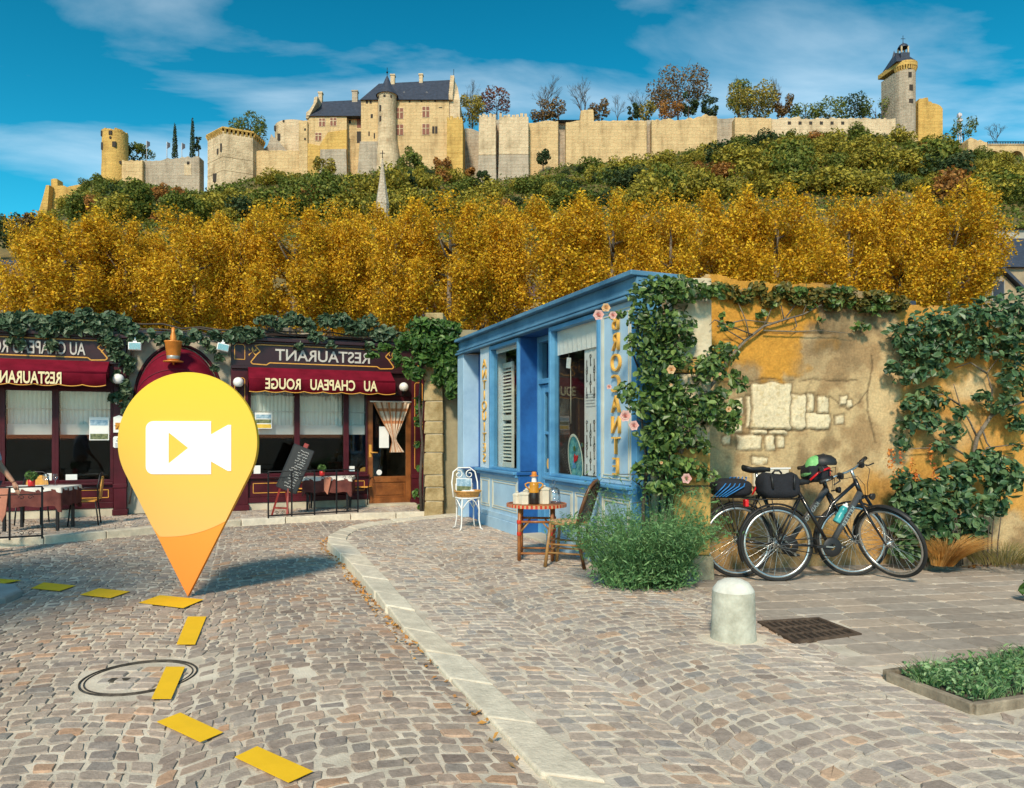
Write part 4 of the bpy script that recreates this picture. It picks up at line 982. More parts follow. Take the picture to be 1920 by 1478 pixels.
# ---- single trees on the hill and behind the walls
def leafy(name, label, px, pyb, pyt, w, m, Y, n=2600, size=.45, shell=.35, tr=.35, blobs=None, group=None, seed=0, trunk_px=None, asp=.45, nb=14):
    rnd = random.Random(seed + px); h = (pyb-pyt)/F*Y; r = w/2/F*Y
    t = thing(name, label, "tree", (cx_(px, Y), Y, cz_(pyb, Y)), 0, group); bl = []
    zc = h*(tr + (1-tr)/2); rz = h*(1-tr)/2
    for k in range(nb):
        a = rnd.uniform(0, 6.28); zf = rnd.uniform(-.8, .8); ww = math.sqrt(1-zf*zf); s = r*rnd.uniform(.28, asp)
        bl.append(((r*ww*.72*math.cos(a), r*ww*.72*math.sin(a), zc+zf*rz*.85), (s, s, min(s, rz*.6))))
    V, Fq = crown(bl, n, size, seed+px, shell, up=.2); leaf_obj("crown", V, Fq, m, t)
    b = MB(); limbs(b, (0,0,-2.5), (0,0,zc+rz*.3), max(.14, h*.022), 9, r*.7, rnd, 6); b.build("trunk", m_barkd, t); return t
def bare(name, label, px, pyb, pyt, w, Y, group=None, seed=1, lev=4, m=None, lean=0):
    rnd = random.Random(seed+px); h = (pyb-pyt)/F*Y; t = thing(name, label, "tree", (cx_(px, Y), Y, cz_(pyb, Y)), 0, group); b = MB(); tw = MB()
    spread = (w/2)/(pyb-pyt)
    def grow_(p, d, L, r, l):
        q = p + d*L; mid = p.lerp(q, .5) + Vector((rnd.uniform(-.06,.06), rnd.uniform(-.06,.06), 0))*L
        (b if l < 3 else tw).tube([p, mid, q], [r, r*.85, r*.62], 5 if l < 2 else 3, caps=False)
        if l >= lev+1: return
        for k in range(3 if l else 4):
            a = rnd.uniform(0, 6.28); e = rnd.uniform(.35, .85)*(.55+spread*.9)
            dd = (d + Vector((math.cos(a)*e, math.sin(a)*e, rnd.uniform(-.1,.35)))).normalized()
            grow_(p.lerp(q, rnd.uniform(.55, 1)), dd, L*rnd.uniform(.58, .78), r*.58, l+1)
    grow_(Vector((0,0,-2)), Vector((lean,0,1)).normalized(), h*.36+2, h*.018+.06, 0)
    zt = max(v[2] for v in tw.v); sx = max(abs(v[0]) for v in tw.v); k1 = h/zt; k2 = (w/2/F*Y)/sx
    for q in (b, tw): q.v = [(x*k2, y*k2, z*k1) for x, y, z in q.v]
    b.build("trunk", m_barkd, t); tw.build("twigs", m or m_barkd, t); return t
m_red = island_mat("leaf dark red", [(0.11,0.03,0.02),(0.20,0.06,0.03),(0.07,0.025,0.02),(0.26,0.10,0.04)], .6, trans=.2)
m_brown = island_mat("leaf brown", [(0.13,0.075,0.025),(0.22,0.12,0.03),(0.09,0.055,0.02),(0.28,0.17,0.04)], .6, trans=.2)
m_yel = island_mat("leaf gold green", [(0.28,0.22,0.03),(0.42,0.32,0.04),(0.20,0.17,0.03),(0.14,0.13,0.025)], .6, trans=.25)
BW = CY + 14
GB = "bare trees behind the castle walls"
leafy("broad_tree", "dark green tree behind the polygonal tower", 470, 286, 218, 70, m_green, CY+12, seed=1, n=2200)
leafy("round_bush", "grey green tree peeping over the wall right of the round tower", 256, 304, 275, 58, m_green, CY+8, seed=2, tr=.05, n=1500)
for px, pyt in ((328,232),(361,222)):
    h = (298-pyt)/F*(CY+6); t = thing("cypress_tree", "slim dark cypress %s" % ("left of the taller cypress on the terrace" if px == 328 else "taller and close to the polygonal tower"), "tree", (cx_(px, CY+6), CY+6, cz_(298, CY+6)), 0, "cypresses on the terrace")
    bl = [((0,0,h*f), (.62*(1-f)**.6+.1, .62*(1-f)**.6+.1, h*.09)) for f in np.linspace(.06,.93,12)]
    V, Fq = crown(bl, 1500, .28, px, .5); leaf_obj("crown", V, Fq, m_deep, t); b = MB(); b.tube([(0,0,-2),(0,0,h*.9)], [.15,.03], 5); b.build("trunk", m_barkd, t)
leafy("dark_conifer", "stub of dark conifer hugging the polygonal tower's left edge", 371, 296, 238, 12, m_deep, CY+7, seed=4, tr=.1, n=700, size=.35)
leafy("broad_tree", "olive tree with bare top right of the stepped gable", 884, 250, 176, 56, m_yel, CY+8, seed=5, n=1800, tr=.2); bare("bare_tree", "bare tree top rising right of the stepped gable", 880, 240, 150, 46, CY+12, GB, 2)
leafy("red_tree", "small dark red tree behind the pale wall towers", 931, 226, 170, 58, m_red, CY+9, seed=6, n=1100, tr=.3, shell=.6)
bare("bare_tree", "tall bare tree above the broad ruined wall tower", 1018, 235, 148, 76, BW, GB, 3); bare("bare_tree", "tall bare tree above the pavilion roof", 1096, 235, 147, 70, BW, GB, 4)
bare("bare_tree", "small bare tree right of the raised wall block", 1158, 232, 176, 44, BW, GB, 5); bare("bare_tree", "faint bare tree left of the big rust tree", 1196, 232, 172, 50, BW+6, GB, 8)
leafy("low_tree", "brown leafed low tree below the left bare tree", 1014, 232, 190, 40, m_brown, CY+10, seed=7, n=900, tr=.1, shell=.6); leafy("low_tree", "dark brown low tree left of the pavilion roof", 1046, 232, 188, 38, m_brown, CY+10, seed=8, n=900, tr=.1, shell=.6)
leafy("low_tree", "gold brown low tree right of the raised wall block", 1124, 232, 188, 40, m_brown, CY+9, seed=9, n=1100, tr=.1); leafy("small_conifer", "small dark conifer above the long golden wall", 1186, 230, 193, 24, m_deep, CY+9, seed=10, n=900, tr=.05); leafy("low_tree", "olive low tree right of the small conifer", 1212, 230, 194, 36, m_yel, CY+9, seed=11, n=900, tr=.1)
leafy("rust_tree", "big spreading rust brown tree above the streaked wall", 1272, 226, 138, 122, m_brown, CY+14, seed=12, n=4200, tr=.36, asp=.36, nb=22); leafy("orange_bush", "orange bush under the big rust tree", 1257, 226, 186, 46, m_rust, CY+8, seed=13, n=1200, tr=.05)
leafy("dark_tree", "narrow dark green tree under the big rust tree", 1292, 226, 172, 34, m_deep, CY+9, seed=14, n=1200, tr=.1); leafy("dark_tree", "dark green tree right of the big rust tree", 1330, 226, 178, 34, m_deep, CY+12, seed=15, n=1200, tr=.1)
leafy("broad_tree", "green tree rising behind the golden tree", 1384, 226, 143, 70, m_green, CY+13, seed=16, n=2400, tr=.2); leafy("golden_tree", "large yellow green tree above the plain wall", 1402, 226, 160, 104, m_yel, CY+9, seed=17, n=3600, tr=.12)
bare("bare_tree", "bare tree with fine twigs right of the golden tree", 1459, 232, 142, 42, BW, GB, 6); leafy("low_tree", "rust coloured low tree right of the golden tree", 1466, 232, 172, 42, m_brown, CY+9, seed=18, n=1200, tr=.15)
for px, w, pyt in ((1510,60,194),(1556,66,190),(1602,60,182),(1642,66,188),(1676,40,192)):
    leafy("wall_bush", "dark green bush on the terrace behind the pierced wall, %s" % {1510:"at its left end",1556:"second from its left end",1602:"the tallest of them",1642:"with a rounded top",1676:"beside the clock tower"}[px], px, 228, pyt, w, m_green if px != 1602 else m_deep, CY+9, seed=19, n=1200, tr=.02, group="bushes behind the pierced wall")
leafy("small_tree", "thin leafed tree on the hill crest by the radio mast", 1808, 268, 222, 44, m_green, CY+20, seed=24, n=650, tr=.25, shell=.7); bare("bare_tree", "bare tree above the arched bridge", 1868, 276, 230, 44, CY+12, None, 9)
leafy("round_bush", "dark round tree growing at the foot of the main lodging", 768, 338, 278, 46, m_green, CY-9, seed=25, n=1700, tr=.1); leafy("ivy_tree", "narrow ivy clad tree right of the church spire", 770, 372, 318, 26, m_deep, CY-26, seed=26, n=1200, tr=.12); leafy("round_bush", "small dark bush against the wall left of the pavilion", 1019, 308, 281, 28, m_deep, CY-3, seed=27, n=900, tr=.0)
leafy("orange_bush", "orange bush on the slope below the polygonal tower's left", 318, 380, 350, 60, m_rust, CY-28, seed=28, n=1300, tr=.0); leafy("round_bush", "round pale green shrub on the slope below the grey arched wall", 335, 402, 366, 66, m_green, CY-45, seed=29, n=1700, tr=.0); leafy("orange_bush", "rust bush under the castle wing beside the spire", 590, 382, 352, 58, m_rust, CY-30, seed=30, n=1200, tr=.0)
for px, pyt, w in ((-20,405,80),(30,402,60),(62,398,46)):
    leafy("far_tree", "dark tree on the far left skyline, %s" % {-20:"cut by the picture's edge",30:"nearest the slate roof's chimney",62:"touching the golden ruin"}[px], px, 470, pyt, w, m_deep if px != 62 else m_brown, 120, seed=31, n=1700, tr=.0, group="trees on the far left skyline")
# ---- houses half hidden by the trees
m_hw = mat("pale render", (0.34,0.32,0.27), .9, var=.25, scale=.6, bump=.3, bscale=8, bdist=.02); m_hb = mat("house stone", (0.30,0.235,0.15), .9, var=.3, scale=.8, bump=.4, bscale=6, bdist=.03)
m_brick = mat("chimney brick", (0.42,0.13,0.05), .9, var=.3, scale=3, bump=.3, bscale=20); m_tile = mat("brown tiles", (0.10,0.055,0.045), .8, var=.3, scale=2, bump=.4, bscale=9, bdist=.05)
m_pane = glass_mat("far pane", (0.3,0.32,0.35), .15)
def house(name, label, px0, px1, py_e, py_r, Y, D, mw, mr, wins=(), chims=(), gable=False, rz=0.0, zbase=0.0):
    x0 = cx_((px0+px1)/2, Y); hw = (px1-px0)/2/F*Y; ze = cz_(py_e, Y)-zbase; zr = cz_(py_r, Y)-zbase; t = thing(name, label, "house", (x0, Y, zbase), rz)
    b = MB()
    if gable:
        b.prism([(-hw, -3), (hw, -3), (hw, ze), (0, zr), (-hw, ze)], 0, D)
        r = MB()
        for s in (-1, 1): r.hexa([(s*(hw+.35), -.4, ze-.25), (0, -.4, zr+.02), (0, D+.4, zr+.02), (s*(hw+.35), D+.4, ze-.25)][::s], [(s*(hw+.35), -.4, ze-.05), (0, -.4, zr+.3), (0, D+.4, zr+.3), (s*(hw+.35), D+.4, ze-.05)][::s])
    else:
        b.box(-hw, hw, 0, D, -3, ze); r = MB(); r.add([(-hw-.3, -.35, ze-.1), (hw+.3, -.35, ze-.1), (hw+.3, D+.35, ze-.1), (-hw-.3, D+.35, ze-.1), (-hw-.3, D/2, zr), (hw+.3, D/2, zr)], [(0,1,5,4),(2,3,4,5),(3,0,4),(1,2,5),(0,3,2,1)])
    b.build("wall", mw, t); ro = r.build("roof", mr, t)
    for px, py, w, h in wins:
        x = cx_(px, Y)-x0; z = cz_(py, Y)-zbase; f = MB(); f.box(x-w/2-.08, x+w/2+.08, -.06, .05, z-h/2-.08, z+h/2+.08); o = f.build("window", m_hw, t)
        p = MB(); p.box(x-w/2, x+w/2, -.09, -.063, z-h/2, z+h/2); p.build("pane", m_slate, o)
    for px, pyt, w in chims:
        x = cx_(px, Y)-x0; z = cz_(pyt, Y)-zbase; c = MB(); c.box(x-w/2, x+w/2, D/2-.3, D/2+.5, zr-1.6, z-.2); c.box(x-w/2-.06, x+w/2+.06, D/2-.36, D/2+.56, z-.2, z); c.build("chimney", m_brick, ro)
    return t
house("slate_house", "pale house with steep slate roof and brick chimney at the left edge", -70, 62, 534, 462, 52, 8, m_hw, m_slate, [(3,556,1.0,1.7),(33,556,1.0,1.7),(-28,556,1.0,1.7)], [(24,444,1.0)])
house("tall_house", "house with a light coping beyond the slate roof at the left edge", -60, 30, 500, 478, 56, 7, m_hw, m_slate, [(8,520,.8,1.2)])
house("gabled_house", "small stone house with a gable front at the right edge", 1842, 1906, 540, 508, 48, 7, m_hb, m_slate, [(1871,546,.7,1.3)], gable=True)
house("dark_roofed_house", "dark slate roofed house with brick chimneys behind the gabled house", 1870, 1990, 500, 420, 54, 8, m_hb, m_slate, [(1876,460,.5,.8)], [(1893,426,.55),(1915,418,1.1),(1894,464,.5)])
house("brown_roofed_house", "long low brown tiled roof farthest back on the right", 1850, 2010, 428, 407, 64, 8, m_hw, m_tile, [], [(1912,396,.7),(1918,392,.5)])
house("white_gabled_house", "pale house wall half hidden left of the gabled house", 1826, 1850, 540, 515, 50, 6, m_hw, m_tile, [(1838,533,.5,.9)])
house("long_house", "long grey house half hidden under the plane trees behind the restaurant", 200, 860, 600, 560, 66, 7, m_hw, m_slate, [(p, 612, .9, 1.5) for p in range(215, 860, 42)])
house("long_house", "long grey house half hidden under the plane trees behind the blue shop", 880, 1840, 560, 520, 68, 7, m_hb, m_tile, [(p, 585, .9, 1.5) for p in range(900, 1830, 60)])

for pxs, tops, pyb, m, Y, lab in (([1236,1262,1300,1345],[352,349,350,353],366,m_stw,121,"pale terrace wall showing between bushes below the streaked castle wall"),([1508,1520,1536,1546],[346,343,344,348],360,m_stgreyshade,121,"small grey terrace wall above the golden trees, below the pierced castle wall"),([160,185,215,238],[392,378,372,388],404,m_stg,138,"golden rock face below the round tower"),([1376,1392,1404],[282,276,284],298,m_stw,150,"pale rock outcrop among bushes below the golden tree"),([1700,1712,1724],[262,256,266],284,m_st,152,"cream rock at the foot of the clock tower")):
    cwall("terrace_wall" if "wall" in lab else "rock_face", lab, pxs, tops, pyb, m, Y=Y, thick=4, amp=.35, cat="wall" if "terrace wall" in lab else "rock")
leafy("dark_conifer", "dark pointed conifer on the slope below the buttress tower", 905, 366, 312, 24, m_deep, CY-20, seed=41, n=1100, tr=.05); leafy("round_tree", "light green tree on the slope below the raised wall block", 1120, 352, 308, 52, m_olive, CY-22, seed=42, n=1600, tr=.05); leafy("round_tree", "tall dark tree on the slope below the clock tower ruin", 1745, 320, 252, 46, m_deep, CY-8, seed=43, n=1700, tr=.1); leafy("round_tree", "yellow green tree on the slope below the dark wall bay", 1330, 322, 272, 50, m_yel, CY-14, seed=44, n=1500, tr=.05); leafy("orange_bush", "orange brown bush against the lodging wall's foot", 830, 322, 292, 34, m_rust, CY-4, seed=45, n=900, tr=.0); leafy("orange_bush", "small orange bush under the shaded grey wall", 882, 338, 316, 22, m_rust, CY-5, seed=46, n=700, tr=.0); leafy("round_tree", "yellowing tree at the foot of the lodging wing", 608, 340, 292, 40, m_yel, CY-6, seed=47, n=1200, tr=.05)
# ================================================================== THE RESTAURANT
m_mar = mat("maroon paint", (0.055,0.006,0.011), 0.42, var=.3, scale=3, bump=.12, bscale=60, col2=(0.085,0.010,0.018), spec=.25)
m_mard = mat("dark maroon board", (0.028,0.006,0.009), 0.4, var=.3, scale=3, bump=.1, bscale=50)
m_can = mat("red canvas", (0.145,0.005,0.016), 0.8, var=.2, scale=4, bump=.3, bscale=250, bdist=.002, col2=(0.20,0.008,0.024), spec=.1)
m_goldp = mat("gold paint", (0.62,0.30,0.05), 0.45, var=.15, scale=20, bump=.05)
m_silv = mat("silver paint", (0.50,0.46,0.41), 0.5, var=.15, scale=20, bump=.05)
m_cream = mat("cream letters", (0.75,0.62,0.36), 0.6, var=.1, scale=20, bump=.05)
m_plas = mat("cream plaster", (0.42,0.37,0.28), 0.95, var=.25, scale=1.6, bump=.6, bscale=18, bdist=.01, col2=(0.52,0.47,0.37))
m_plin = mat("plinth stone", (0.46,0.41,0.31), 0.9, var=.25, scale=3, bump=.6, bscale=30, bdist=.008)
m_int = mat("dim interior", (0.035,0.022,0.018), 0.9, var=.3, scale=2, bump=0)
m_net = mat("net curtain", (0.80,0.82,0.78), 0.9, var=.08, scale=3, bump=.2, bscale=200)
m_wood = mat("varnished wood", (0.20,0.062,0.016), 0.35, var=.4, scale=5, bump=.15, bscale=40, col2=(0.30,0.105,0.028))
m_white = mat("white enamel", (0.78,0.77,0.74), 0.35, var=.06, scale=5, bump=0)
m_glass = glass_mat("shop glass", (0.93,0.95,0.94), .01)
m_blk = mat("black metal", (0.014,0.014,0.016), 0.4, metal=.3, var=.2, bump=.1, bscale=80)
m_copper = mat("copper orange", (0.60,0.20,0.03), 0.4, metal=.2, var=.3, scale=6, bump=.15, bscale=30)
m_lampg = mat("opal globe", (0.80,0.79,0.76), 0.2, var=.03, bump=0)
def rthing(name, label, cat, u, y=0, z=0, group=None): return thing(name, label, cat, REST.w(u, y, z), REST.rot, group)
rb = thing("restaurant", "long maroon fronted restaurant with red awnings and dark sign boards", "restaurant", REST.w(0), REST.rot)
RU, RZ = REST.u, REST.z
u_l0, u_l1, u_r0, u_r1 = RU(-330), RU(238), RU(433), RU(795)
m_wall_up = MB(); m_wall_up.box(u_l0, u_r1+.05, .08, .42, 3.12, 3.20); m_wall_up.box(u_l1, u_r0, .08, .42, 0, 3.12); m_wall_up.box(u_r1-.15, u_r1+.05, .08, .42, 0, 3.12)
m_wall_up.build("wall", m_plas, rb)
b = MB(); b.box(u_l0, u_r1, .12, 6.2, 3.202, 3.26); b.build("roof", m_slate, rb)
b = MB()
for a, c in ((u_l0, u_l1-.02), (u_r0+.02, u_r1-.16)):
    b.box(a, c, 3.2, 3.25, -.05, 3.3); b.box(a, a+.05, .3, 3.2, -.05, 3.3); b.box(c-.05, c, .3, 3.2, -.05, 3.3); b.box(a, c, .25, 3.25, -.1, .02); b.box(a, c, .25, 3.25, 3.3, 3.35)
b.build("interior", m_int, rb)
def goldpath(name, pts, par, y, w=.016, m=None, closed=True):
    g_ = MB(); n = len(pts)
    for i in range(n if closed else n-1):
        a = pts[i]; c = pts[(i+1) % n]; g_.bar((a[0], y, a[1]), (c[0], y, c[1]), w, .008, up=(0,1,0))
    return g_.build(name, m or m_goldp, par)
def fleur(par, u, z, y, s):
    g_ = MB()
    for a in (-.7, 0, .7, 2.5, 3.8): g_.prism([(u, z), (u+s*math.sin(a)-s*.2*math.cos(a), z+s*.6*math.cos(a)), (u+s*1.2*math.sin(a), z+s*1.2*math.cos(a)), (u+s*math.sin(a)+s*.25*math.cos(a), z+s*.5*math.cos(a)-.01)], y-.004, y)
    return g_.build("gilt_flower", m_goldp, par)
def shopfront(pxa, pxb, pil, py_top, py_fb, sign, awn, mulls, py_sill, py_wtop, pybase, pxglass, door=None):
    ua, ub = RU(pxa), RU(pxb); pm = (max(pxa, 0)+min(pxb, 760))/2
    zt, zf = RZ(pm, py_top), RZ(pm, py_fb); zs = RZ(pm, py_sill); zp = .13
    f = MB(); f.box(ua, ub, -.10, .079, zf, zt-.06); f.box(ua-.03, ub+.03, -.20, .079, zt-.06, zt); f.box(ua-.01, ub+.01, -.14, .079, zt-.10, zt-.06)
    f.box(ua, ub, -.13, .079, zf-.05, zf); fa = f.build("fascia", m_mard, rb, bevel=.006)
    # pilasters
    for a, c in pil:
        q = MB(); q.box(RU(a), RU(c), -.085, .2, .10, zf-.05); q.box(RU(a)-.02, RU(c)+.02, -.12, .2, 0, .10); q.box(RU(a)-.01, RU(c)+.01, -.10, .2, zs-.1, zs-.03)
        po = q.build("pilaster", m_mar, rb, bevel=.006); w = RU(c)-RU(a)
        if w > .2:
            for z0, z1 in ((zs+.1, zf-.25), (zf+.12, zt-.16)): goldpath("gilt_line", [(RU(a)+.06, z0), (RU(c)-.06, z0), (RU(c)-.06, z1), (RU(c)-.09, z1+.03), (RU(a)+.09, z1+.03), (RU(a)+.06, z1)], po, -.089 if z0 < zf else -.104, .012)
    # stall riser
    x0, x1 = RU(pxglass[0]), RU(pxglass[-1])
    s = MB(); s.box(x0, x1, -.03, .12, zp+.10, zs-.04); s.box(x0-.02, x1, -.07, .14, zp, zp+.10); s.box(x0-.02, x1, -.09, .16, zs-.04, zs); ro = s.build("stall_riser", m_mar, rb, bevel=.006)
    k = max(2, int((x1-x0)/.9))
    for i in range(k):
        a = x0+(x1-x0)*(i+.08)/k; c = x0+(x1-x0)*(i+.92)/k
        goldpath("gilt_line", [(a, zp+.18), (c, zp+.18), (c, zs-.13), (a, zs-.13)], ro, -.033, .012)
    p_ = MB(); p_.box(x0-.02, x1, -.05, .14, -.05, zp-.003); p_.build("plinth", m_plin, rb, bevel=.006)
    # glazing
    zw = RZ(pm, py_wtop)
    hd = MB(); hd.box(x0, x1, -.03, .10, zw, zf-.053); hd.build("window_head", m_mar, rb)
    eds = [RU(p) for p in pxglass]; rnd = random.Random(int(pxa+999))
    zc = RZ(pm, 813)
    for a, c in zip(eds[:-1], eds[1:]):
        fr = MB(); wf = .05
        fr.box(a, a+wf, -.02, .07, zs+.002, zw-.002); fr.box(c-wf, c, -.02, .07, zs+.002, zw-.002); fr.box(a+wf, c-wf, -.015, .06, zs+.002, zs+.05); fr.box(a+wf, c-wf, -.015, .06, zw-.05, zw-.002)
        wo = fr.build("window", m_mar, rb, bevel=.004)
        pn = MB(); pn.box(a+wf-.005, c-wf+.005, .02, .026, zs+.045, zw-.045); pn.build("pane", m_glass, wo)
        n = 60; g_ = MB(); vs = []
        for i in range(n+1):
            x = a+wf+(c-a-2*wf)*i/n; w_ = .018*math.sin(i*1.15+rnd.random()) 
            vs += [(x, .16+w_*.5, zw), (x, .16+w_, zc+.012*math.sin(i*.5))]
        g_.add(vs, [(2*i, 2*i+2, 2*i+3, 2*i+1) for i in range(n)], 0, True); cu = g_.build("net_curtain", m_net, wo)
        hb_ = MB(); hb_.box(a+wf, c-wf, .13, .137, zc-.02, zc+.16); hb_.build("curtain_hem", m_white, wo)
        rl = MB(); rl.tube([(a+wf, .1, zc+.42), (c-wf, .1, zc+.42)], .008, 6); rl.build("curtain_rail", m_white, wo)
    # awning with scalloped valance
    a0, a1 = RU(awn[0], -.55), RU(awn[1], -.55); z1 = RZ(pm, awn[2]) ; zl = RZ(pm, awn[3], -.55); zv = RZ(pm, awn[4], -.55)
    A = MB(); A.add([(a0, -.14, z1), (a1, -.14, z1), (a1, -.55, zl), (a0, -.55, zl), (a0, -.14, z1-.02), (a1, -.14, z1-.02), (a1, -.54, zl-.02), (a0, -.54, zl-.02)], [(3,2,1,0),(4,5,6,7),(0,1,5,4),(1,2,6,5),(2,3,7,6),(3,0,4,7)])
    A.tube([(a0, -.545, zl-.005), (a1, -.545, zl-.005)], .022, 8); A.add([(a0, -.14, z1), (a0, -.55, zl), (a0, -.14, zl-.1)], [(0,1,2)]); A.add([(a1, -.14, z1), (a1, -.55, zl), (a1, -.14, zl-.1)], [(2,1,0)])
    ao = A.build("awning", m_can, rb)
    n = int((a1-a0)/.02); v = MB(); vs = []; g_ = MB(); pts = []
    for i in range(n+1):
        x = a0+(a1-a0)*i/n; ph = (a1-x)/.34; zb_ = zv + .028*abs(math.sin(ph*math.pi))**.8*-1 + .02; yb = -.56-.012*math.sin(x*9)
        vs += [(x, -.562, zl), (x, yb, zb_), (x, -.556, zl), (x, yb+.006, zb_)]; pts.append((x, yb-.003, zb_))
    v.add(vs, [(4*i, 4*i+4, 4*i+5, 4*i+1) for i in range(n)] + [(4*i+2, 4*i+3, 4*i+7, 4*i+6) for i in range(n)] + [(4*i+1, 4*i+5, 4*i+7, 4*i+3) for i in range(n)], 0, True)
    vo = v.build("valance", m_can, ao); g_.tube(pts, .009, 5); g_.build("valance_piping", m_goldp, ao)
    return dict(ua=ua, ub=ub, zt=zt, zf=zf, fa=fa, ao=ao, zl=zl, zv=zv, zs=zs, zw=zw)
R1 = shopfront(433, 795, [(433,465),(770,795)], 641, 692, None, (467,741,694,712,737), None, 891, 722, 946, (465,557,649,691))
L1 = shopfront(-320, 238, [(214,238)], 625, 676, None, (-260,199,677,697,723), None, 906, 728, 967, (-310,-160,-70,3,104,213))
def signboard(S_, px0, px1, py0, py1, txt, tpx0, tpx1, tpy):
    f = S_["fa"]; pm = (max(0, px0)+px1)/2; z1, z0 = RZ(pm, py0), RZ(pm, py1); a, c = RU(px0, -.1), RU(px1, -.1); y = -.106
    h = z1-z0; e = h*.5
    pts = [(a+e, z1), (c-e*.9, z1), (c-e*.5, z1-.02), (c-e*1.0, z1-h*.34), (c-e*.7, z1-h*.48), (c-.02, z0+h*.12), (c-.05, z0+.01), (c-e*1.6, z0), (c-e*1.9, z0+.04), (a+e*1.9, z0+.04), (a+e*1.6, z0), (a+.05, z0+.01), (a+.02, z0+h*.12), (a+e*.7, z1-h*.48), (a+e*1.0, z1-h*.34), (a+e*.5, z1-.02)]
    goldpath("gilt_scroll", pts, f, y, .02)
    fleur(f, c-.05, z1-h*.38, y-.002, .085)
    if px0 > 0: fleur(f, a+.05, z1-h*.38, y-.002, .085)
    ua, ub = RU(tpx0, -.1), RU(tpx1, -.1); z = RZ(pm, tpy)
    text_mesh("sign_lettering", txt, m_silv, .30, f, True, .006, .004, None, ((ua+ub)/2, -.112, z), width=ub-ua)
signboard(R1, 468, 740, 653, 689, "RESTAURANT", 517, 694, 671)
signboard(L1, -330, 204, 637, 674, "AU CHAPEAU ROUGE", -62, 160, 655)
for S_, txt, pa, pb, py in ((R1, "AU   CHAPEAU   ROUGE", 497, 707, 723), (L1, "RESTAURANT", -14, 116, 709)):
    a, c = RU(pa, -.57), RU(pb, -.57)
    text_mesh("awning_lettering", txt, m_cream, .27, S_["ao"], True, .003, .006, None, ((a+c)/2, -.578, RZ((max(pa,0)+pb)/2, py, -.57)), width=c-a)
# arched canopy over the middle door
def canopy():
    uc = RU(336); r = (RU(412)-RU(259))/2; zt = RZ(336, 652); h = .95; zs = zt-h; d = .62; m_, n_ = 10, 24; c = MB(); vs = []
    for j in range(m_+1):
        th = math.pi/2*j/m_
        for i in range(n_+1):
            ph = math.pi*i/n_; vs.append((uc-r*math.cos(ph)*1, -d*math.sin(th)*math.sin(ph)*.0 - d*math.sin(th)*(.35+.65*math.sin(ph)), zs + h*math.sin(ph)*math.cos(th)))
    c.add(vs, [(j*(n_+1)+i, j*(n_+1)+i+1, (j+1)*(n_+1)+i+1, (j+1)*(n_+1)+i) for j in range(m_) for i in range(n_)], 0, True)
    o = c.build("arched_canopy", m_can, rb)
    s = MB()
    for th in (.5, 1.0, 1.5): s.tube([(uc-r*math.cos(ph)*1.004, -d*math.sin(th)*(.35+.65*math.sin(ph))-.004, zs+h*math.sin(ph)*math.cos(th)+.004) for ph in np.linspace(.02, math.pi-.02, 25)], .008, 5)
    s.build("canopy_seam", mat("dark red seam", (0.12,0.006,0.02), .7, bump=0), o)
    v = MB(); vs = []
    for i in range(n_+1):
        ph = math.pi*i/n_; x = uc-r*math.cos(ph); y = -d*(.35+.65*math.sin(ph)); vs += [(x, y, zs), (x, y, zs-.2)]
    v.add(vs, [(2*i, 2*i+2, 2*i+3, 2*i+1) for i in range(n_)], 0, True); v.build("valance", m_can, o)
    ring = MB(); ring.tube([(uc-(r+.05)*math.cos(ph), .07, zs+(h+.05)*math.sin(ph)) for ph in np.linspace(0, math.pi, 25)], .03, 6); ring.build("canopy_frame", m_mar, o)
    dr = MB(); dr.box(uc-r*.8, uc+r*.8, .03, .078, 0, zs); do = dr.build("door", m_mar, rb, bevel=.01)
    for s_ in (-1, 1):
        q = MB(); q.box(uc+s_*r*.42-.24, uc+s_*r*.42+.24, .0, .028, .95, zs-.25); q.build("door_panel", m_int, do)
    k = MB(); k.sphere((uc+.06, .0, 1.0), .03, 10); k.build("handle", m_goldp, do)
canopy()
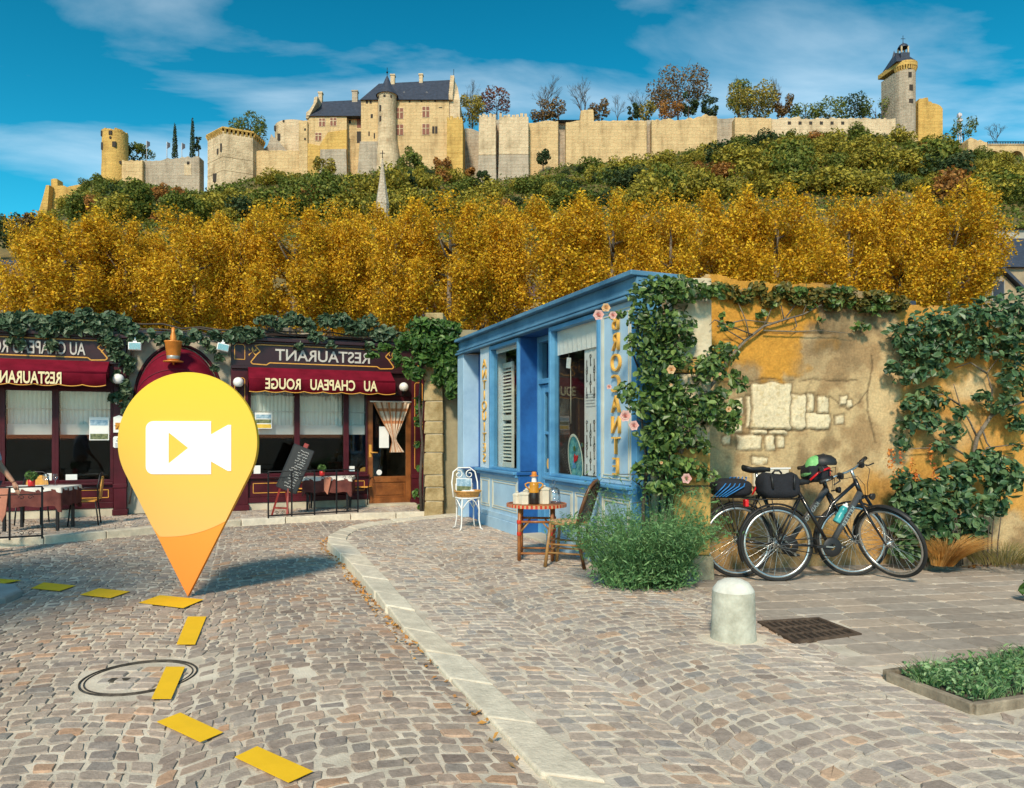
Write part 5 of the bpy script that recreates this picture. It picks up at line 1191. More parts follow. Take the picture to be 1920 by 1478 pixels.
# glazed wooden door at the right end
def wood_door():
    a, c = RU(688), RU(770); zt = RZ(730, 752); zb = .0; y = -.02; S_ = .115
    zr = RZ(730, 893)
    d = MB(); d.box(a, a+S_, y, y+.07, zb+.02, zt); d.box(c-S_*.9, c, y, y+.07, zb+.02, zt); d.box(a+S_, c-S_*.9, y+.002, y+.068, zt-.07, zt); d.box(a+S_, c-S_*.9, y+.002, y+.068, zb+.02, zb+.14); d.box(a+S_, c-S_*.9, y+.002, y+.068, zr-.12, zr)
    d.box(a+S_, c-S_*.9, y+.02, y+.05, zb+.14, zr-.12); d.box(a+S_+.06, c-S_*.9-.06, y+.008, y+.021, zb+.19, zr-.18)
    o = d.build("door", m_wood, rb, bevel=.006)
    p_ = MB(); p_.box(a+S_, c-S_*.9, y+.03, y+.036, zr, zt-.07); p_.build("pane", m_glass, o)
    h_ = MB(); h_.tube([(a+.06, y-.01, 1.05), (a+.06, y-.05, 1.05), (a+.2, y-.055, 1.04)], .012, 8); h_.box(a+.035, a+.085, y-.012, y, .95, 1.2); h_.build("handle", m_goldp, o)
    # tied-back checked curtain on a pale rod
    rd = MB(); rd.tube([(RU(692), y-.07, zt-.02), (RU(769), y-.07, zt-.02)], .014, 8); rd.build("curtain_rod", m_white, o)
    u0, u1 = RU(698), RU(766); zk = RZ(735, 826); uk = RU(736); zb_ = RZ(742, 848); m_ck = mat("checked curtain", (0.62,0.48,0.36), .85, var=.12, scale=8, bump=.2, bscale=120)
    n, k = 40, 16; vs = []
    for j in range(k+1):
        t = j/k
        for i in range(n+1):
            s_ = i/n; e = min(1, t/.72); top = u0+(u1-u0)*s_; w = .05 if t < .8 else .05+.10*(t-.8)/.2
            x = top*(1-e**1.15) + (uk + (s_-.5)*w*2 + max(0, t-.75)*.25)*e**1.15; z = (zt-.03) + (zk-zt+.03)*min(1, t/.78) if t < .78 else zk + (zb_-zk)*(t-.78)/.22
            vs.append((x, y-.07-.02*math.sin(s_*44)*(1-.4*e) - .02*e, z - .05*math.sin(s_*math.pi)*0))
    g_ = MB(); g_.add(vs, [(j*(n+1)+i, j*(n+1)+i+1, (j+1)*(n+1)+i+1, (j+1)*(n+1)+i) for j in range(k) for i in range(n)], 0, True)
    st = bytearray(); 
    for idx, f_ in enumerate(g_.f):
        j, i = divmod(idx, n); g_.m[idx] = 1 if (i % 8 in (0, 1)) or j in (2, 6) else 0
    g_.build("curtain", [m_ck, mat("curtain stripe", (0.42,0.17,0.07), .85, bump=0)], o)
    pp = MB(); pp.box(RU(711), RU(729), y+.018, y+.024, RZ(720, 840), RZ(720, 800)); pp.build("white_notice", m_white, o)
    dk = MB(); dk.lathe([(.001, 0), (.055, 0)], (RU(711), y+.022, RZ(711, 886)), 16, mat=Matrix.Rotation(math.pi/2, 4, 'X')); dk.build("sticker", m_white, o)
    st_ = MB(); st_.box(a-.05, c+.05, -.28, .1, -.03, .035); st_.build("door_step", m_plin, rb, bevel=.01)
    fr = MB(); fr.box(c+.005, c+.07, -.03, .1, 0, zt+.1); fr.box(a, c, -.03, .09, zt+.003, zt+.1); fr.build("door_frame", m_mar, rb)
    ov = MB(); ov.box(a-.02, RU(770)-.001, -.05, .09, zt+.102, R1["zf"]-.053); ov.build("door_head", m_mard, rb)
wood_door()
# lamps, plaques and notices
def globe(px, py, label):
    u, z = RU(px, -.2), RZ(px, py, -.2); t = rthing("globe_lamp", label, "wall lamp", u, 0, z, "white globe lamps on the restaurant front")
    b = MB(); b.sphere((0, -.2, 0), .093, 18); b.build("globe", m_lampg, t); b = MB(); b.tube([(0,-.08,-.13), (.0,-.14,-.17), (0,-.2,-.12), (0,-.2,-.085)], .012, 7); b.lathe([(.001,-.1),(.045,-.1),(.045,-.075),(.03,-.07)], (0,-.2,0), 12); b.build("bracket", m_blk, t)
globe(222, 711, "white globe lamp left of the red arched canopy"); globe(447, 717, "white globe lamp left of the right hand awning"); globe(757, 726, "white globe lamp above the glazed wooden door")
def flood(px, py, label, tilt):
    u, z = RU(px, -.25), RZ(px, py, -.25); t = rthing("flood_lamp", label, "flood lamp", u, 0, z, "white flood lamps over the arched canopy")
    b = MB(); b.box(-.1, .1, -.31, -.2, -.065, .07); b.xf(Matrix.Rotation(tilt, 4, 'Y')); b.build("housing", m_white, t, bevel=.012); b = MB(); b.box(-.03, .03, -.28, -.22, .071, .10); b.tube([(0,-.25,.1),(0,-.2,.16),(0,.08,.17)], .012, 6); b.build("arm", m_white, t)
    q = MB(); q.box(-.085, .085, -.318, -.311, -.05, .055); q.xf(Matrix.Rotation(tilt, 4, 'Y')); q.build("lens", glass_mat("lamp lens", (.85,.86,.86), .15), t)
flood(253, 650, "white flood lamp left of the copper pail", 0); flood(418, 652, "tilted white flood lamp right of the copper pail", .2)
def plaque(px, py, w, h, label, shape):
    u, z = RU(px, -.1), RZ(px, py, -.1); t = rthing("wall_plaque", label, "plaque", u, -.092, z, "white plaques on the maroon pilaster")
    b = MB()
    if shape == 1: b.prism([(-w/2,-h/2),(w/2,-h/2),(w/2,h*.38),(0,h/2),(-w/2,h*.38)], -.012, 0)
    else: b.prism([(-w/2,-h/2+.02),(-w/2+.02,-h/2),(w/2-.02,-h/2),(w/2,-h/2+.02),(w/2,h/2-.02),(w/2-.02,h/2),(-w/2+.02,h/2),(-w/2,h/2-.02)], -.012, 0)
    b.build("plate", m_white, t)
    e = MB()
    if shape == 0: e.lathe([(.03,0),(.055,0),(.055,.004),(.03,.004)], (0,-.0125,0), 16, mat=Matrix.Rotation(math.pi/2, 4, 'X')); e.tube([(-.03,-.015,.03),(.0,-.015,-.03),(.03,-.015,.03)], .006, 5); e.build("emblem", m_goldp, t)
    elif shape == 1:
        e.box(-.055, .055, -.014, -.0125, -.1, .02); e.build("emblem_ground", mat("amber enamel", (0.6,0.25,0.02), .5, bump=0), t); q = MB()
        for a in range(5): q.prism([(0,-.04),(.06*math.cos(a*1.2+.5)-.01, -.04+.06*math.sin(a*1.2+.5)),(.065*math.cos(a*1.2+.7), -.04+.065*math.sin(a*1.2+.7))], -.017, -.0145)
        q.build("emblem", m_blk, t)
    else:
        for k in range(4): e.box(-.05, .04-.012*k, -.0145, -.0125, -.03-.02*k, -.024-.02*k)
        e.build("print", m_blk, t); text_mesh("numeral", "6", m_blk, .09, t, True, .001, 0, None, (-.01,-.0135,.03))
plaque(225, 748, .17, .19, "small white plaque with a round gold emblem, topmost on the pilaster", 0); plaque(223, 795, .17, .30, "white plaque with peaked top and dark emblem on amber", 1); plaque(222, 829, .16, .2, "white plaque with small print, lowest on the pilaster", 2)
u, z = RU(325, -.62), RZ(325, 676, -.62); t = rthing("copper_pail", "orange copper pail standing on a bracket in front of the arched canopy", "pail", u, -.62, z)
b = MB(); b.lathe([(.001,0),(.095,0),(.10,.02),(.135,.30),(.145,.31),(.145,.33),(.125,.33),(.09,.05)], n=22); b.build("pail", m_copper, t); b = MB(); b.lathe([(.10,.02),(.103,.03),(.108,.075),(.104,.08)], n=22); b.build("band", mat("zinc", (0.35,0.33,0.30), .4, metal=.5), t)
b = MB(); b.lathe([(.001,-.03),(.16,-.03),(.16,-.012),(.001,-.012)], n=22); b.tube([(0,0,-.03),(0,.3,-.08),(0,.6,-.1)], .014, 6); b.build("bracket", m_copper, t); b = MB(); b.lathe([(.05,.28),(.05,.42),(.03,.48),(.03,.56),(.001,.57)], n=14); b.build("bottle", m_copper, t)
def poster(name, label, px, py, w, h, mats, y=.012):
    u, z = RU(px, y), RZ(px, py, y); t = rthing(name, label, "notice", u, y, z, "notices in the restaurant windows"); b = MB(); b.box(-w/2, w/2, -.004, 0, -h/2, h/2); b.build("sheet", mats[0], t)
    r = random.Random(px); n = 0
    for k, m in enumerate(mats[1:]):
        q = MB(); z0 = -h/2 + h*(k*.30+.04); q.box(-w/2+.015, w/2-.015, -.006, -.0045, z0, z0+h*.24); n += 1; q.build("picture", m, t)
m_sky2 = mat("poster blue", (0.12,0.34,0.55), .5, var=.4, scale=14, bump=0, col2=(.55,.68,.75)); m_gr2 = mat("poster green", (0.06,0.12,0.04), .5, var=.5, scale=18, bump=0, col2=(.3,.3,.15)); m_yl2 = mat("poster yellow", (0.7,0.45,0.05), .5, var=.2, bump=0)
poster("window_poster", "poster with blue sky and green hills, left shop window", 186, 804, .30, .40, [m_white, m_gr2, m_white, m_sky2]); poster("window_poster", "blue and yellow poster at the left of the right hand shop window", 494, 789, .30, .30, [m_white, m_yl2, m_gr2, m_sky2]); poster("window_card", "small white menu card low in the left window", 134, 899, .17, .17, [m_white, m_yl2]); poster("window_card", "small pale blue card low beside the mullion of the left window", 92, 897, .11, .17, [m_white, m_sky2]); poster("window_card", "small white card low beside the glazed door", 659, 879, .12, .1, [m_white, m_sky2])
poster("window_card", "white card low at the left of the right hand shop window", 482, 881, .12, .16, [m_white])
# ---- terrace furniture
m_cloth = mat("white cloth", (0.70,0.66,0.60), .85, var=.08, scale=3, bump=.2, bscale=150); m_under = mat("maroon cloth", (0.105,0.025,0.022), .85, var=.25, scale=3, bump=.2, bscale=150, col2=(.2,.06,.045)); m_pink = mat("peach cloth", (0.42,0.17,0.11), .85, var=.2, scale=3, bump=.2, bscale=150)
m_rat = mat("orange weave", (0.62,0.30,0.05), .55, var=.2, scale=25, bump=.5, bscale=220, bdist=.003)
def bistro_table(label, px, py, w, d, h, rz):
    p = G(px, py); t = thing("terrace_table", label, "table", p, rz, "laid tables on the restaurant terrace")
    b = MB(); b.box(-w/2, w/2, -d/2, d/2, h-.03, h-.012); b.build("tabletop", m_wood, t)
    for sx in (-1, 1):
        for sy in (-1, 1): l = MB(); l.box(sx*(w/2-.07)-.018, sx*(w/2-.07)+.018, sy*(d/2-.07)-.018, sy*(d/2-.07)+.018, 0, h-.03); l.build("leg", m_blk, t)
    u_ = MB(); k = 24; e = .012
    def skirt(mb, drop, off, hm=0.0, mi=0):
        pts = []; W_, D_ = w/2+off, d/2+off
        for (a, c) in (((-W_,-D_),(W_,-D_)), ((W_,-D_),(W_,D_)), ((W_,D_),(-W_,D_)), ((-W_,D_),(-W_,-D_))):
            for i in range(k): pts.append((a[0]+(c[0]-a[0])*i/k, a[1]+(c[1]-a[1])*i/k))
        n = len(pts); vs = [(x, y, h-.012+hm) for x, y in pts]
        for i, (x, y) in enumerate(pts):
            f = 1+.035*math.sin(i*1.1); dd = drop*(1 + (.45 if i % k < 2 or i % k > k-2 else 0)*.6); vs.append((x*f, y*f, h-.012-dd+.01*math.sin(i*.7)))
        mb.add(vs, [tuple(range(n))], mi); mb.add(vs, [(i, n+i, n+(i+1)%n, (i+1)%n) for i in range(n)], mi, True)
    skirt(u_, .27, .012); u_.build("under_cloth", m_under, t)
    c_ = MB(); skirt(c_, .05, .016, .004); c_.build("top_cloth", m_cloth, t)
    return t
T1 = bistro_table("table with white top cloth over a maroon one behind the left barrier", 74, 992, .86, .6, .64, .12)
T2 = bistro_table("table with white top cloth over a maroon one behind the right hand barrier", 617, 955, .86, .6, .62, .12)
b = MB(); b.prism([(-.09,.02),(.09,.02),(.05,-.35),(.0,-.46),(-.06,-.30)], -.02, 0); o = b.build("cloth_corner", m_pink, T1, loc=(-.33,-.335,.61))
b = MB(); b.prism([(-.05,.02),(.09,.02),(.02,-.30),(-.04,-.22)], -.02, 0); o = b.build("cloth_corner", m_pink, T2, loc=(.0,-.335,.60))
def terrace_chair(label, px, py, rz, s=.84, first=None):
    p = G(px, py)
    if first is not None:
        o = dup(first, p, rz, label, "orange backed terrace chairs", s); return o
    t = thing("terrace_chair", label, "chair", p, rz, "orange backed terrace chairs"); t.scale = (s, s, s)
    b = MB(); b.box(-.2, .2, -.2, .2, .43, .455); b.build("seat", m_rat, t, bevel=.01)
    b = MB(); n = 8; prof = [(-.17,.5),(.17,.5),(.19,.75),(.16,.88),(.08,.915),(-.08,.915),(-.16,.88),(-.19,.75)]; b.prism(prof, .22, .24); b.xf(Matrix.Translation((0,-.02,0)) @ Matrix.Rotation(-.10, 4, 'X')); b.build("backrest", m_rat, t)
    b = MB(); b.tube([(-.2,.24,.42),(-.215,.24,.72),(-.18,.27,.9),(-.09,.285,.955),(.09,.285,.955),(.18,.27,.9),(.215,.24,.72),(.2,.24,.42)], .013, 7); b.build("back_frame", m_blk, t)
    for sx in (-1, 1):
        for sy, yy in ((-1, -.19), (1, .2)): l = MB(); l.tube([(sx*.19, yy, .44), (sx*.21, yy*1.25, 0)], .013, 7); l.build("leg", m_blk, t)
        a = MB(); a.tube([(sx*.21,.23,.66),(sx*.235,.0,.665),(sx*.23,-.17,.63),(sx*.2,-.18,.44)], .011, 6); a.build("arm", m_blk, t)
    return t
tc = terrace_chair("orange backed black framed chair at the right end of the left table", 158, 984, -1.15)
terrace_chair("orange backed black framed chair against the glazed door", 680, 948, -.15, .84, tc)
terrace_chair("black framed chair tucked behind the middle of the left table", 60, 982, .3, .84, tc); terrace_chair("black framed chair tucked behind the chalkboard", 575, 952, 1.2, .84, tc)
def barrier(label, pa, pb, h, nposts, top2=.10):
    a, c = Vector(pa), Vector(pb); L = (c-a).length; rz = math.atan2(c.y-a.y, c.x-a.x); t = thing("terrace_barrier", label, "barrier", a, rz, "black iron barriers around the terrace")
    b = MB(); b.tube([(-.02,0,h-.04),(0,0,h),(L,0,h),(L+.02,0,h-.04)], .009, 6); b.bar((0,0,h-top2), (L,0,h-top2), .012, .012); b.bar((0,0,.04), (L,0,.04), .022, .022); b.build("rails", m_blk, t)
    for i in range(nposts):
        x = L*i/(nposts-1); p_ = MB(); p_.box(x-.011, x+.011, -.0111, .0111, 0, h-.006); p_.build("post", m_blk, t)
    for i in range(nposts-1):
        s = MB(); xc = L*(i+.5)/(nposts-1); 
        for sg in (-1, 1):
            s.tube([(xc+sg*(.05+.035*math.cos(q)*(1-q/9)), 0, .085+.03*math.sin(q)*(1-q/9)) for q in np.linspace(0, 6.5, 18)], .004, 4); s.tube([(xc+sg*(.05+.035*math.cos(q)*(1-q/9)), 0, h-top2-.04+.03*math.sin(q)*(1-q/9)) for q in np.linspace(0, 6.5, 18)], .004, 4)
        s.build("scroll", m_blk, t)
    return t
barrier("low black iron barrier in front of the left table", G(-110, 1020), G(79, 1010), .70, 4)
barrier("low black iron barrier with five posts right of the chalkboard", G(503, 972), G(671, 962), .78, 5)
def chalkboard():
    p = G(533, 966); t = thing("menu_easel", "black chalkboard menu leaning on a red easel", "chalkboard", p, -.15); k = 1350/p.y; m_cb = mat("chalkboard", (0.010,0.011,0.012), .55, var=.4, scale=5, bump=0); m_rw = mat("red stained wood", (0.24,0.022,0.015), .5, var=.3, scale=8, bump=.2, bscale=60); m_ch = mat("chalk", (0.66,0.66,0.64), .95, var=.1, bump=0)
    W_, H_ = .36, .78; roll = Matrix.Translation((0.01, .05, .44)) @ Matrix.Rotation(.36, 4, 'Y') @ Matrix.Rotation(-.16, 4, 'X')
    b = MB(); b.box(-W_/2, W_/2, 0, .018, 0, H_); b.xf(roll); b.build("board", m_cb, t)
    f = MB(); f.box(-W_/2-.018, -W_/2-.001, -.006, .022, -.01, H_+.016); f.box(W_/2+.001, W_/2+.018, -.006, .022, -.01, H_+.016); f.box(-W_/2, W_/2, -.006, .022, H_+.001, H_+.016); f.box(-W_/2, W_/2, -.006, .022, -.014, -.001); f.xf(roll); f.build("board_frame", m_blk, t)
    kn = MB(); kn.box(-.02, .06, -.01, .025, H_+.017, H_+.09); kn.xf(roll); kn.build("top_clip", m_rw, t)
    r = random.Random(3); s = MB()
    for i in range(15):
        z = H_-.06-i*.047; x = W_/2-.04-r.random()*.03; pts = []
        while x > -W_/2+.05+r.random()*.1:
            pts.append((x, -.004, z+r.uniform(-.011, .013))); x -= r.uniform(.006, .014)
            if r.random() < .10 and len(pts) > 2: s.tube(pts, .0034, 4); pts = []; x -= .02
        if len(pts) > 2: s.tube(pts, .0034, 4)
    s.xf(roll); s.build("chalk_writing", m_ch, t)
    for x0, x1, y in ((-.09,-.19,-.08),(.08,.10,-.10),(-.02,-.05,.25)): l = MB(); l.bar((x0*.9, .0 if y < 0 else .1, .46), (x1, y, 0), .028, .028); l.build("leg", m_rw, t)
    c = MB(); c.bar((-.165,-.07,.13), (.09,-.085,.13), .02, .03); c.build("crossbar", m_rw, t)
chalkboard()
m_lf = island_mat("pot leaves", [(0.05,0.11,0.02),(0.09,0.17,0.04),(0.12,0.22,0.06)], .5, trans=.25); m_redp = mat("red pot", (0.55,0.02,0.02), .4, bump=0)
def pot(label, T, x, y, h):
    w = T.matrix_basis @ Vector((x, y, h)); t = thing("flower_pot", label, "pot", w, 0, "red pots on the terrace tables"); b = MB(); b.lathe([(.001,0),(.045,0),(.05,.11),(.045,.11),(.04,.03)], n=14); b.build("pot", m_redp, t)
    p_, d_ = blob_pts(90, (0,0,.16), (.08,.08,.07), 5, .3); V, Fq = leaf_mesh(p_, .05, 6, .3, d_); leaf_obj("leaves", V, Fq, m_lf, t)
pot("small red pot with a green plant on the left table", T1, -.05, -.12, .64); pot("small red pot with a green plant on the right hand table", T2, -.12, -.05, .62)
for i, (x, y) in enumerate(((.1,-.05),(.18,.08),(.05,.1))):
    w = T1.matrix_basis @ Vector((x, y, .64)); b = MB(); b.lathe([(.001,0),(.032,0),(.03,.004),(.005,.008),(.005,.07),(.03,.10),(.036,.14),(.03,.17)], n=14); tag(b.build("wine_glass", glass_mat("clear glass", (.95,.96,.96), .06), loc=w), "clear stemmed glass on the left table, %s" % ["nearest the red pot","at the right of the three","at the back of the three"][i], "glass", "stemmed glasses on the left table")
# stone corner pillar and the plain wall beside it
m_quoin = mat("old golden stone", (0.34,0.23,0.085), .92, var=.4, scale=3.5, bump=.8, bscale=22, bdist=.02, col2=(.50,.38,.20))
t = thing("stone_pillar", "rough golden stone pillar between the restaurant and the blue shop", "pillar", G(814, 962)); rnd = random.Random(9); b = MB(); z = -.1; w = .165
while z < 3.3:
    h_ = rnd.uniform(.22, .42); e = rnd.uniform(-.012, .012); q = .008
    b.hexa([(-w+e-q*2, 0+e, z), (w+e, 0-e, z), (w+e, 1.7, z), (-w+e, 1.7, z)], [(-w+e, 0+e, z+h_-.012), (w+e-q, 0, z+h_-.012), (w+e, 1.7, z+h_-.012), (-w+e, 1.7, z+h_-.012)]); z += h_
b.build("blocks", m_quoin, t, bevel=.02, seg=3); b = MB(); b.box(-w+.02, w-.02, .02, 1.68, 0, 3.3); b.build("core", m_plin, t)
pA = G(831, 961); t = thing("rendered_wall", "narrow drab rendered wall between the stone pillar and the blue shop", "wall", (pA.x-.01, pA.y+.12, 0)); b = MB(); b.box(0, .62, 0, .3, -.1, 3.3); b.build("render", mat("drab render", (0.27,0.23,0.14), .95, var=.3, scale=2.2, bump=.6, bscale=25, bdist=.008), t)
# ================================================================== THE BLUE ANTIQUE SHOP
m_lb = mat("light blue paint", (0.31,0.48,0.64), .55, var=.14, scale=2.2, bump=.2, bscale=45, bdist=.003, col2=(0.40,0.57,0.70))
m_mb = mat("mid blue paint", (0.07,0.25,0.48), .45, var=.2, scale=3, bump=.15, bscale=45, bdist=.003, col2=(0.12,0.34,0.56))
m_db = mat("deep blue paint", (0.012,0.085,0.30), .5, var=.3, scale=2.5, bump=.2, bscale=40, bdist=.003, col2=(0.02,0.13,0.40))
m_cb2 = mat("cornice blue", (0.06,0.19,0.33), .6, var=.35, scale=1.5, bump=.3, bscale=30, bdist=.004, col2=(0.13,0.29,0.43))
m_let = mat("ochre letters", (0.72,0.40,0.08), .5, var=.2, scale=12, bump=.1)
m_line = mat("pale line", (0.55,0.53,0.42), .6, var=.15, bump=0)
m_pale = mat("pale panel", (0.50,0.60,0.66), .55, var=.12, scale=3, bump=.15, bscale=40)
m_shutw = mat("white shutter", (0.66,0.68,0.60), .6, var=.1, scale=4, bump=.15, bscale=40)
def vtext(name, word, m, u, z0, z1, w, par, y, ext=.012, mirror=True):
    cu = bpy.data.curves.new(name, 'FONT'); cu.body = "\n".join(word); cu.size = .2; cu.extrude = ext; cu.offset = -.002; cu.align_x = 'CENTER'; cu.space_line = .80; cu.resolution_u = 4
    tmp = bpy.data.objects.new(name, cu); COL.objects.link(tmp); dg = bpy.context.evaluated_depsgraph_get(); dg.update()
    me = bpy.data.meshes.new_from_object(tmp.evaluated_get(dg)); me.name = name; bpy.data.objects.remove(tmp); bpy.data.curves.remove(cu)
    xs = [v.co.x for v in me.vertices]; ys = [v.co.y for v in me.vertices]; sx = w/(max(xs)-min(xs)); sy = (z1-z0)/(max(ys)-min(ys)); y0 = min(ys); xm = (max(xs)+min(xs))/2
    me.transform(Matrix.Translation((u, y, z0)) @ Matrix.Rotation(math.pi/2, 4, 'X') @ Matrix.Diagonal((-sx if mirror else sx, sy, 1, 1)) @ Matrix.Translation((-xm, -y0, 0)))
    if mirror: me.flip_normals()
    me.materials.clear(); me.materials.append(m); o = bpy.data.objects.new(name, me); return link(o, par)
SU, SZ = SHOP.u, SHOP.z
sb = thing("antique_shop", "blue painted antique shop with two display windows and a recessed door", "shop", SHOP.w(0), SHOP.rot)
U = {p: SU(p) for p in (862,873,902,920,926,972,975,1032,1038,1123,1190,1196)}
ZS = .865; ZC = 2.80; ZT = 3.04
rec1 = SHOP.y_at(U[873], 897); rec2 = SHOP.y_at(U[975], 1010)
def shop():
    u0, u1 = U[862], U[1190]+.02
    b = MB(); b.box(u0, u1+.05, -.02, .5, ZC+.002, ZT-.05); b.box(u0-.02, u1+.07, -.10, .5, ZT-.05, ZT); b.box(u0-.01, u1+.06, -.055, .0, ZC+.02, ZC+.05); b.box(u0-.01, u1+.06, -.085, .02, ZC-.035, ZC+.0); b.build("cornice", m_cb2, sb, bevel=.008)
    b = MB(); b.box(u0, u1+.05, .502, 3.9, ZT-.12, ZT-.03); b.build("roof", m_slate, sb)
    b = MB(); b.box(u0, u0+.15, .35, 3.85, -.1, ZT-.125); b.box(u1-.08, u1+.1, .25, 3.85, -.1, ZT-.125); b.box(u0+.15, u1-.08, 3.6, 3.85, -.1, ZT-.125); b.build("wall", mat("shop flank rubble", (0.20,0.16,0.10), .95, var=.4, scale=3, bump=.9, bscale=12, bdist=.03), sb)
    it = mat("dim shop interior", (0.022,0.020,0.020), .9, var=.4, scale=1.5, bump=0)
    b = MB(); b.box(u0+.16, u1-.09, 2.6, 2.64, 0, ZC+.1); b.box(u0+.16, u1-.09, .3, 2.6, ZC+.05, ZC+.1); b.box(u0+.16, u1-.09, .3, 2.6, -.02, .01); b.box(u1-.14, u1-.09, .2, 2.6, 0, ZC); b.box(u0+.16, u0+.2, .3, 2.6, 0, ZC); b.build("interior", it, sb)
    # far end post
    def post(a, c, m, name, y0=-.04, y1=.3, z1=None): q = MB(); q.box(a, c, y0, y1, 0, z1 or ZC-.036); return q.build(name, m, sb, bevel=.006)
    post(u0, U[873], m_lb, "corner_post"); 
    # first recess: panelled deep blue back and far reveal
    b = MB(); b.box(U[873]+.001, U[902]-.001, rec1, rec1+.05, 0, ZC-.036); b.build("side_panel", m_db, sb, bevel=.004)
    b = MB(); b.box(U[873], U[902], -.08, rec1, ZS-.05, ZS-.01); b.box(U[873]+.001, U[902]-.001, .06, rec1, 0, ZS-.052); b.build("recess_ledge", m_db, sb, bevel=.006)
    def lower(a, c, name):
        q = MB(); q.box(a, c, -.02, .28, .0, ZS-.05); q.box(a-.006, c+.006, -.06, .28, -.06, .16); q.box(a-.004, c+.004, -.045, .28, .16, .24); o = q.build(name, m_lb, sb, bevel=.008)
        s = MB(); s.box(a-.02, c+.02, -.11, .3, ZS-.03, ZS+.012); s.box(a-.012, c+.012, -.075, .28, ZS-.075, ZS-.03); s.build("sill", m_mb, sb, bevel=.012, seg=3)
        return o
    def panel_lines(par, a, c, z0, z1, y):
        g_ = MB()
        for d, mi in ((0, 0), (.035, 0)):
            p = [(a+d, z0+d), (c-d, z0+d), (c-d, z1-d), (a+d, z1-d)]
            for i in range(4): A, B = p[i], p[(i+1) % 4]; g_.bar((A[0], y, A[1]), (B[0], y, B[1]), .012, .012, up=(0,1,0))
        g_.build("panel_moulding", m_line, par)
    lo = lower(U[902], U[975], "stall_riser"); panel_lines(lo, U[902]+.06, U[920]-.0, .30, ZS-.14, -.022); panel_lines(lo, U[926], U[975]-.06, .30, ZS-.14, -.022)
    lo = lower(U[1032], U[1190], "stall_riser"); um = U[1123]+.02
    panel_lines(lo, U[1032]+.06, um-.62, .30, ZS-.14, -.022); panel_lines(lo, um-.54, um+.02, .30, ZS-.14, -.022); panel_lines(lo, um+.1, U[1190]-.06, .30, ZS-.14, -.022)
    # lettered pilasters
    q = MB(); q.box(U[902], U[920], -.015, .26, ZS+.014, ZC-.036); p1 = q.build("lettered_pilaster", m_pale, sb, bevel=.005); w = U[920]-U[902]
    vtext("vertical_lettering", "ANTIQUITES", m_let, (U[902]+U[920])/2, ZS+.10, ZC-.22, w*.45, p1, -.026, .008)
    q = MB(); q.box(U[1123]+.05, U[1190], -.015, .26, ZS+.014, ZC-.036); p2 = q.build("lettered_pilaster", m_lb, sb, bevel=.005)
    panel_lines(p2, U[1123]+.10, U[1190]-.05, ZS+.07, ZC-.10, -.017)
    ua, ub = SU(1147, -.03), SU(1164, -.03); vtext("vertical_lettering", "BROCANTE", m_let, (ua+ub)/2, SZ(1155, 890), SZ(1155, 588), (ub-ua)*1.0, p2, -.034, .016)
    post(U[1190]+.002, U[1190]+.10, m_mb, "corner_post")
    # windows
    def win(a, c, blind, zt=ZC-.05):
        f = MB(); e = .055
        f.box(a, a+e, -.03, .09, ZS+.014, zt); f.box(c-e, c, -.03, .09, ZS+.014, zt); f.box(a+e, c-e, -.028, .085, zt-e, zt); f.box(a+e, c-e, -.028, .085, ZS+.014, ZS+.05)
        o = f.build("display_window", m_mb, sb, bevel=.006)
        g_ = MB(); g_.box(a+e-.004, c-e+.004, .03, .038, ZS+.045, zt-e+.004); g_.build("pane", glass_mat("antique glass", (.95,.96,.95), .0, mul=.16), o)
        bl = MB(); n = 30; zb = zt-e-blind; vs = []
        for i in range(n+1): x = a+e+(c-a-2*e)*i/n; vs += [(x, .07, zt-e), (x, .075+.006*math.sin(i*2.1), zb)]
        bl.add(vs, [(2*i, 2*i+2, 2*i+3, 2*i+1) for i in range(n)]); bl.build("blind", m_white, o)
        return o
    w1 = win(U[920]+.002, U[975]-.002, .06); w2 = win(U[1032]+.002, U[1123]+.048, .30)
    # second recess with the door
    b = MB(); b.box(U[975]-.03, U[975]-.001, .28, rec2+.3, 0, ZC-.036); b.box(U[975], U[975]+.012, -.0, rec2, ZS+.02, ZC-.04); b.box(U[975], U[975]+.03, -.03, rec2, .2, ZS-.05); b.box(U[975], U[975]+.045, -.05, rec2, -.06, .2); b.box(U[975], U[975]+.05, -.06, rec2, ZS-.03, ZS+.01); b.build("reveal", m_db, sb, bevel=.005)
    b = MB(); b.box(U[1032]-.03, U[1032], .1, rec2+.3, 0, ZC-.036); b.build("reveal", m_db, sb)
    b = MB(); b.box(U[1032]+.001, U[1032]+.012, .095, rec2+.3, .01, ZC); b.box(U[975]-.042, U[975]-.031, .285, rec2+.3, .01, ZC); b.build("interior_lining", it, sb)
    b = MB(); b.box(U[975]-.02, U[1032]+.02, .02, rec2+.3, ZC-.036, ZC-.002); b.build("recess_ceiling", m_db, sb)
    y = rec2; a, c = U[975]+.06, U[1032]-.032
    f = MB(); f.box(a-.06, a, y-.03, y+.1, 0, ZC-.04); f.box(c-.0, c+.03, y-.03, y+.1, 0, ZC-.04); f.box(a, c, y-.03, y+.1, 2.10, 2.17); f.box(a, c, y-.03, y+.1, ZC-.12, ZC-.04); f.build("door_frame", m_mb, sb, bevel=.006)
    d = MB(); d.box(a+.005, a+.11, y+.01, y+.06, .02, 2.09); d.box(c-.11, c-.005, y+.01, y+.06, .02, 2.09); d.box(a+.11, c-.11, y+.012, y+.058, 1.98, 2.09); d.box(a+.11, c-.11, y+.012, y+.058, .02, .16); d.box(a+.11, c-.11, y+.012, y+.058, .78, .88); d.box(a+.11, c-.11, y+.014, y+.056, 1.40, 1.44); d.box(a+.11, c-.11, y+.03, y+.05, .16, .78); do = d.build("door", m_mb, sb, bevel=.005)
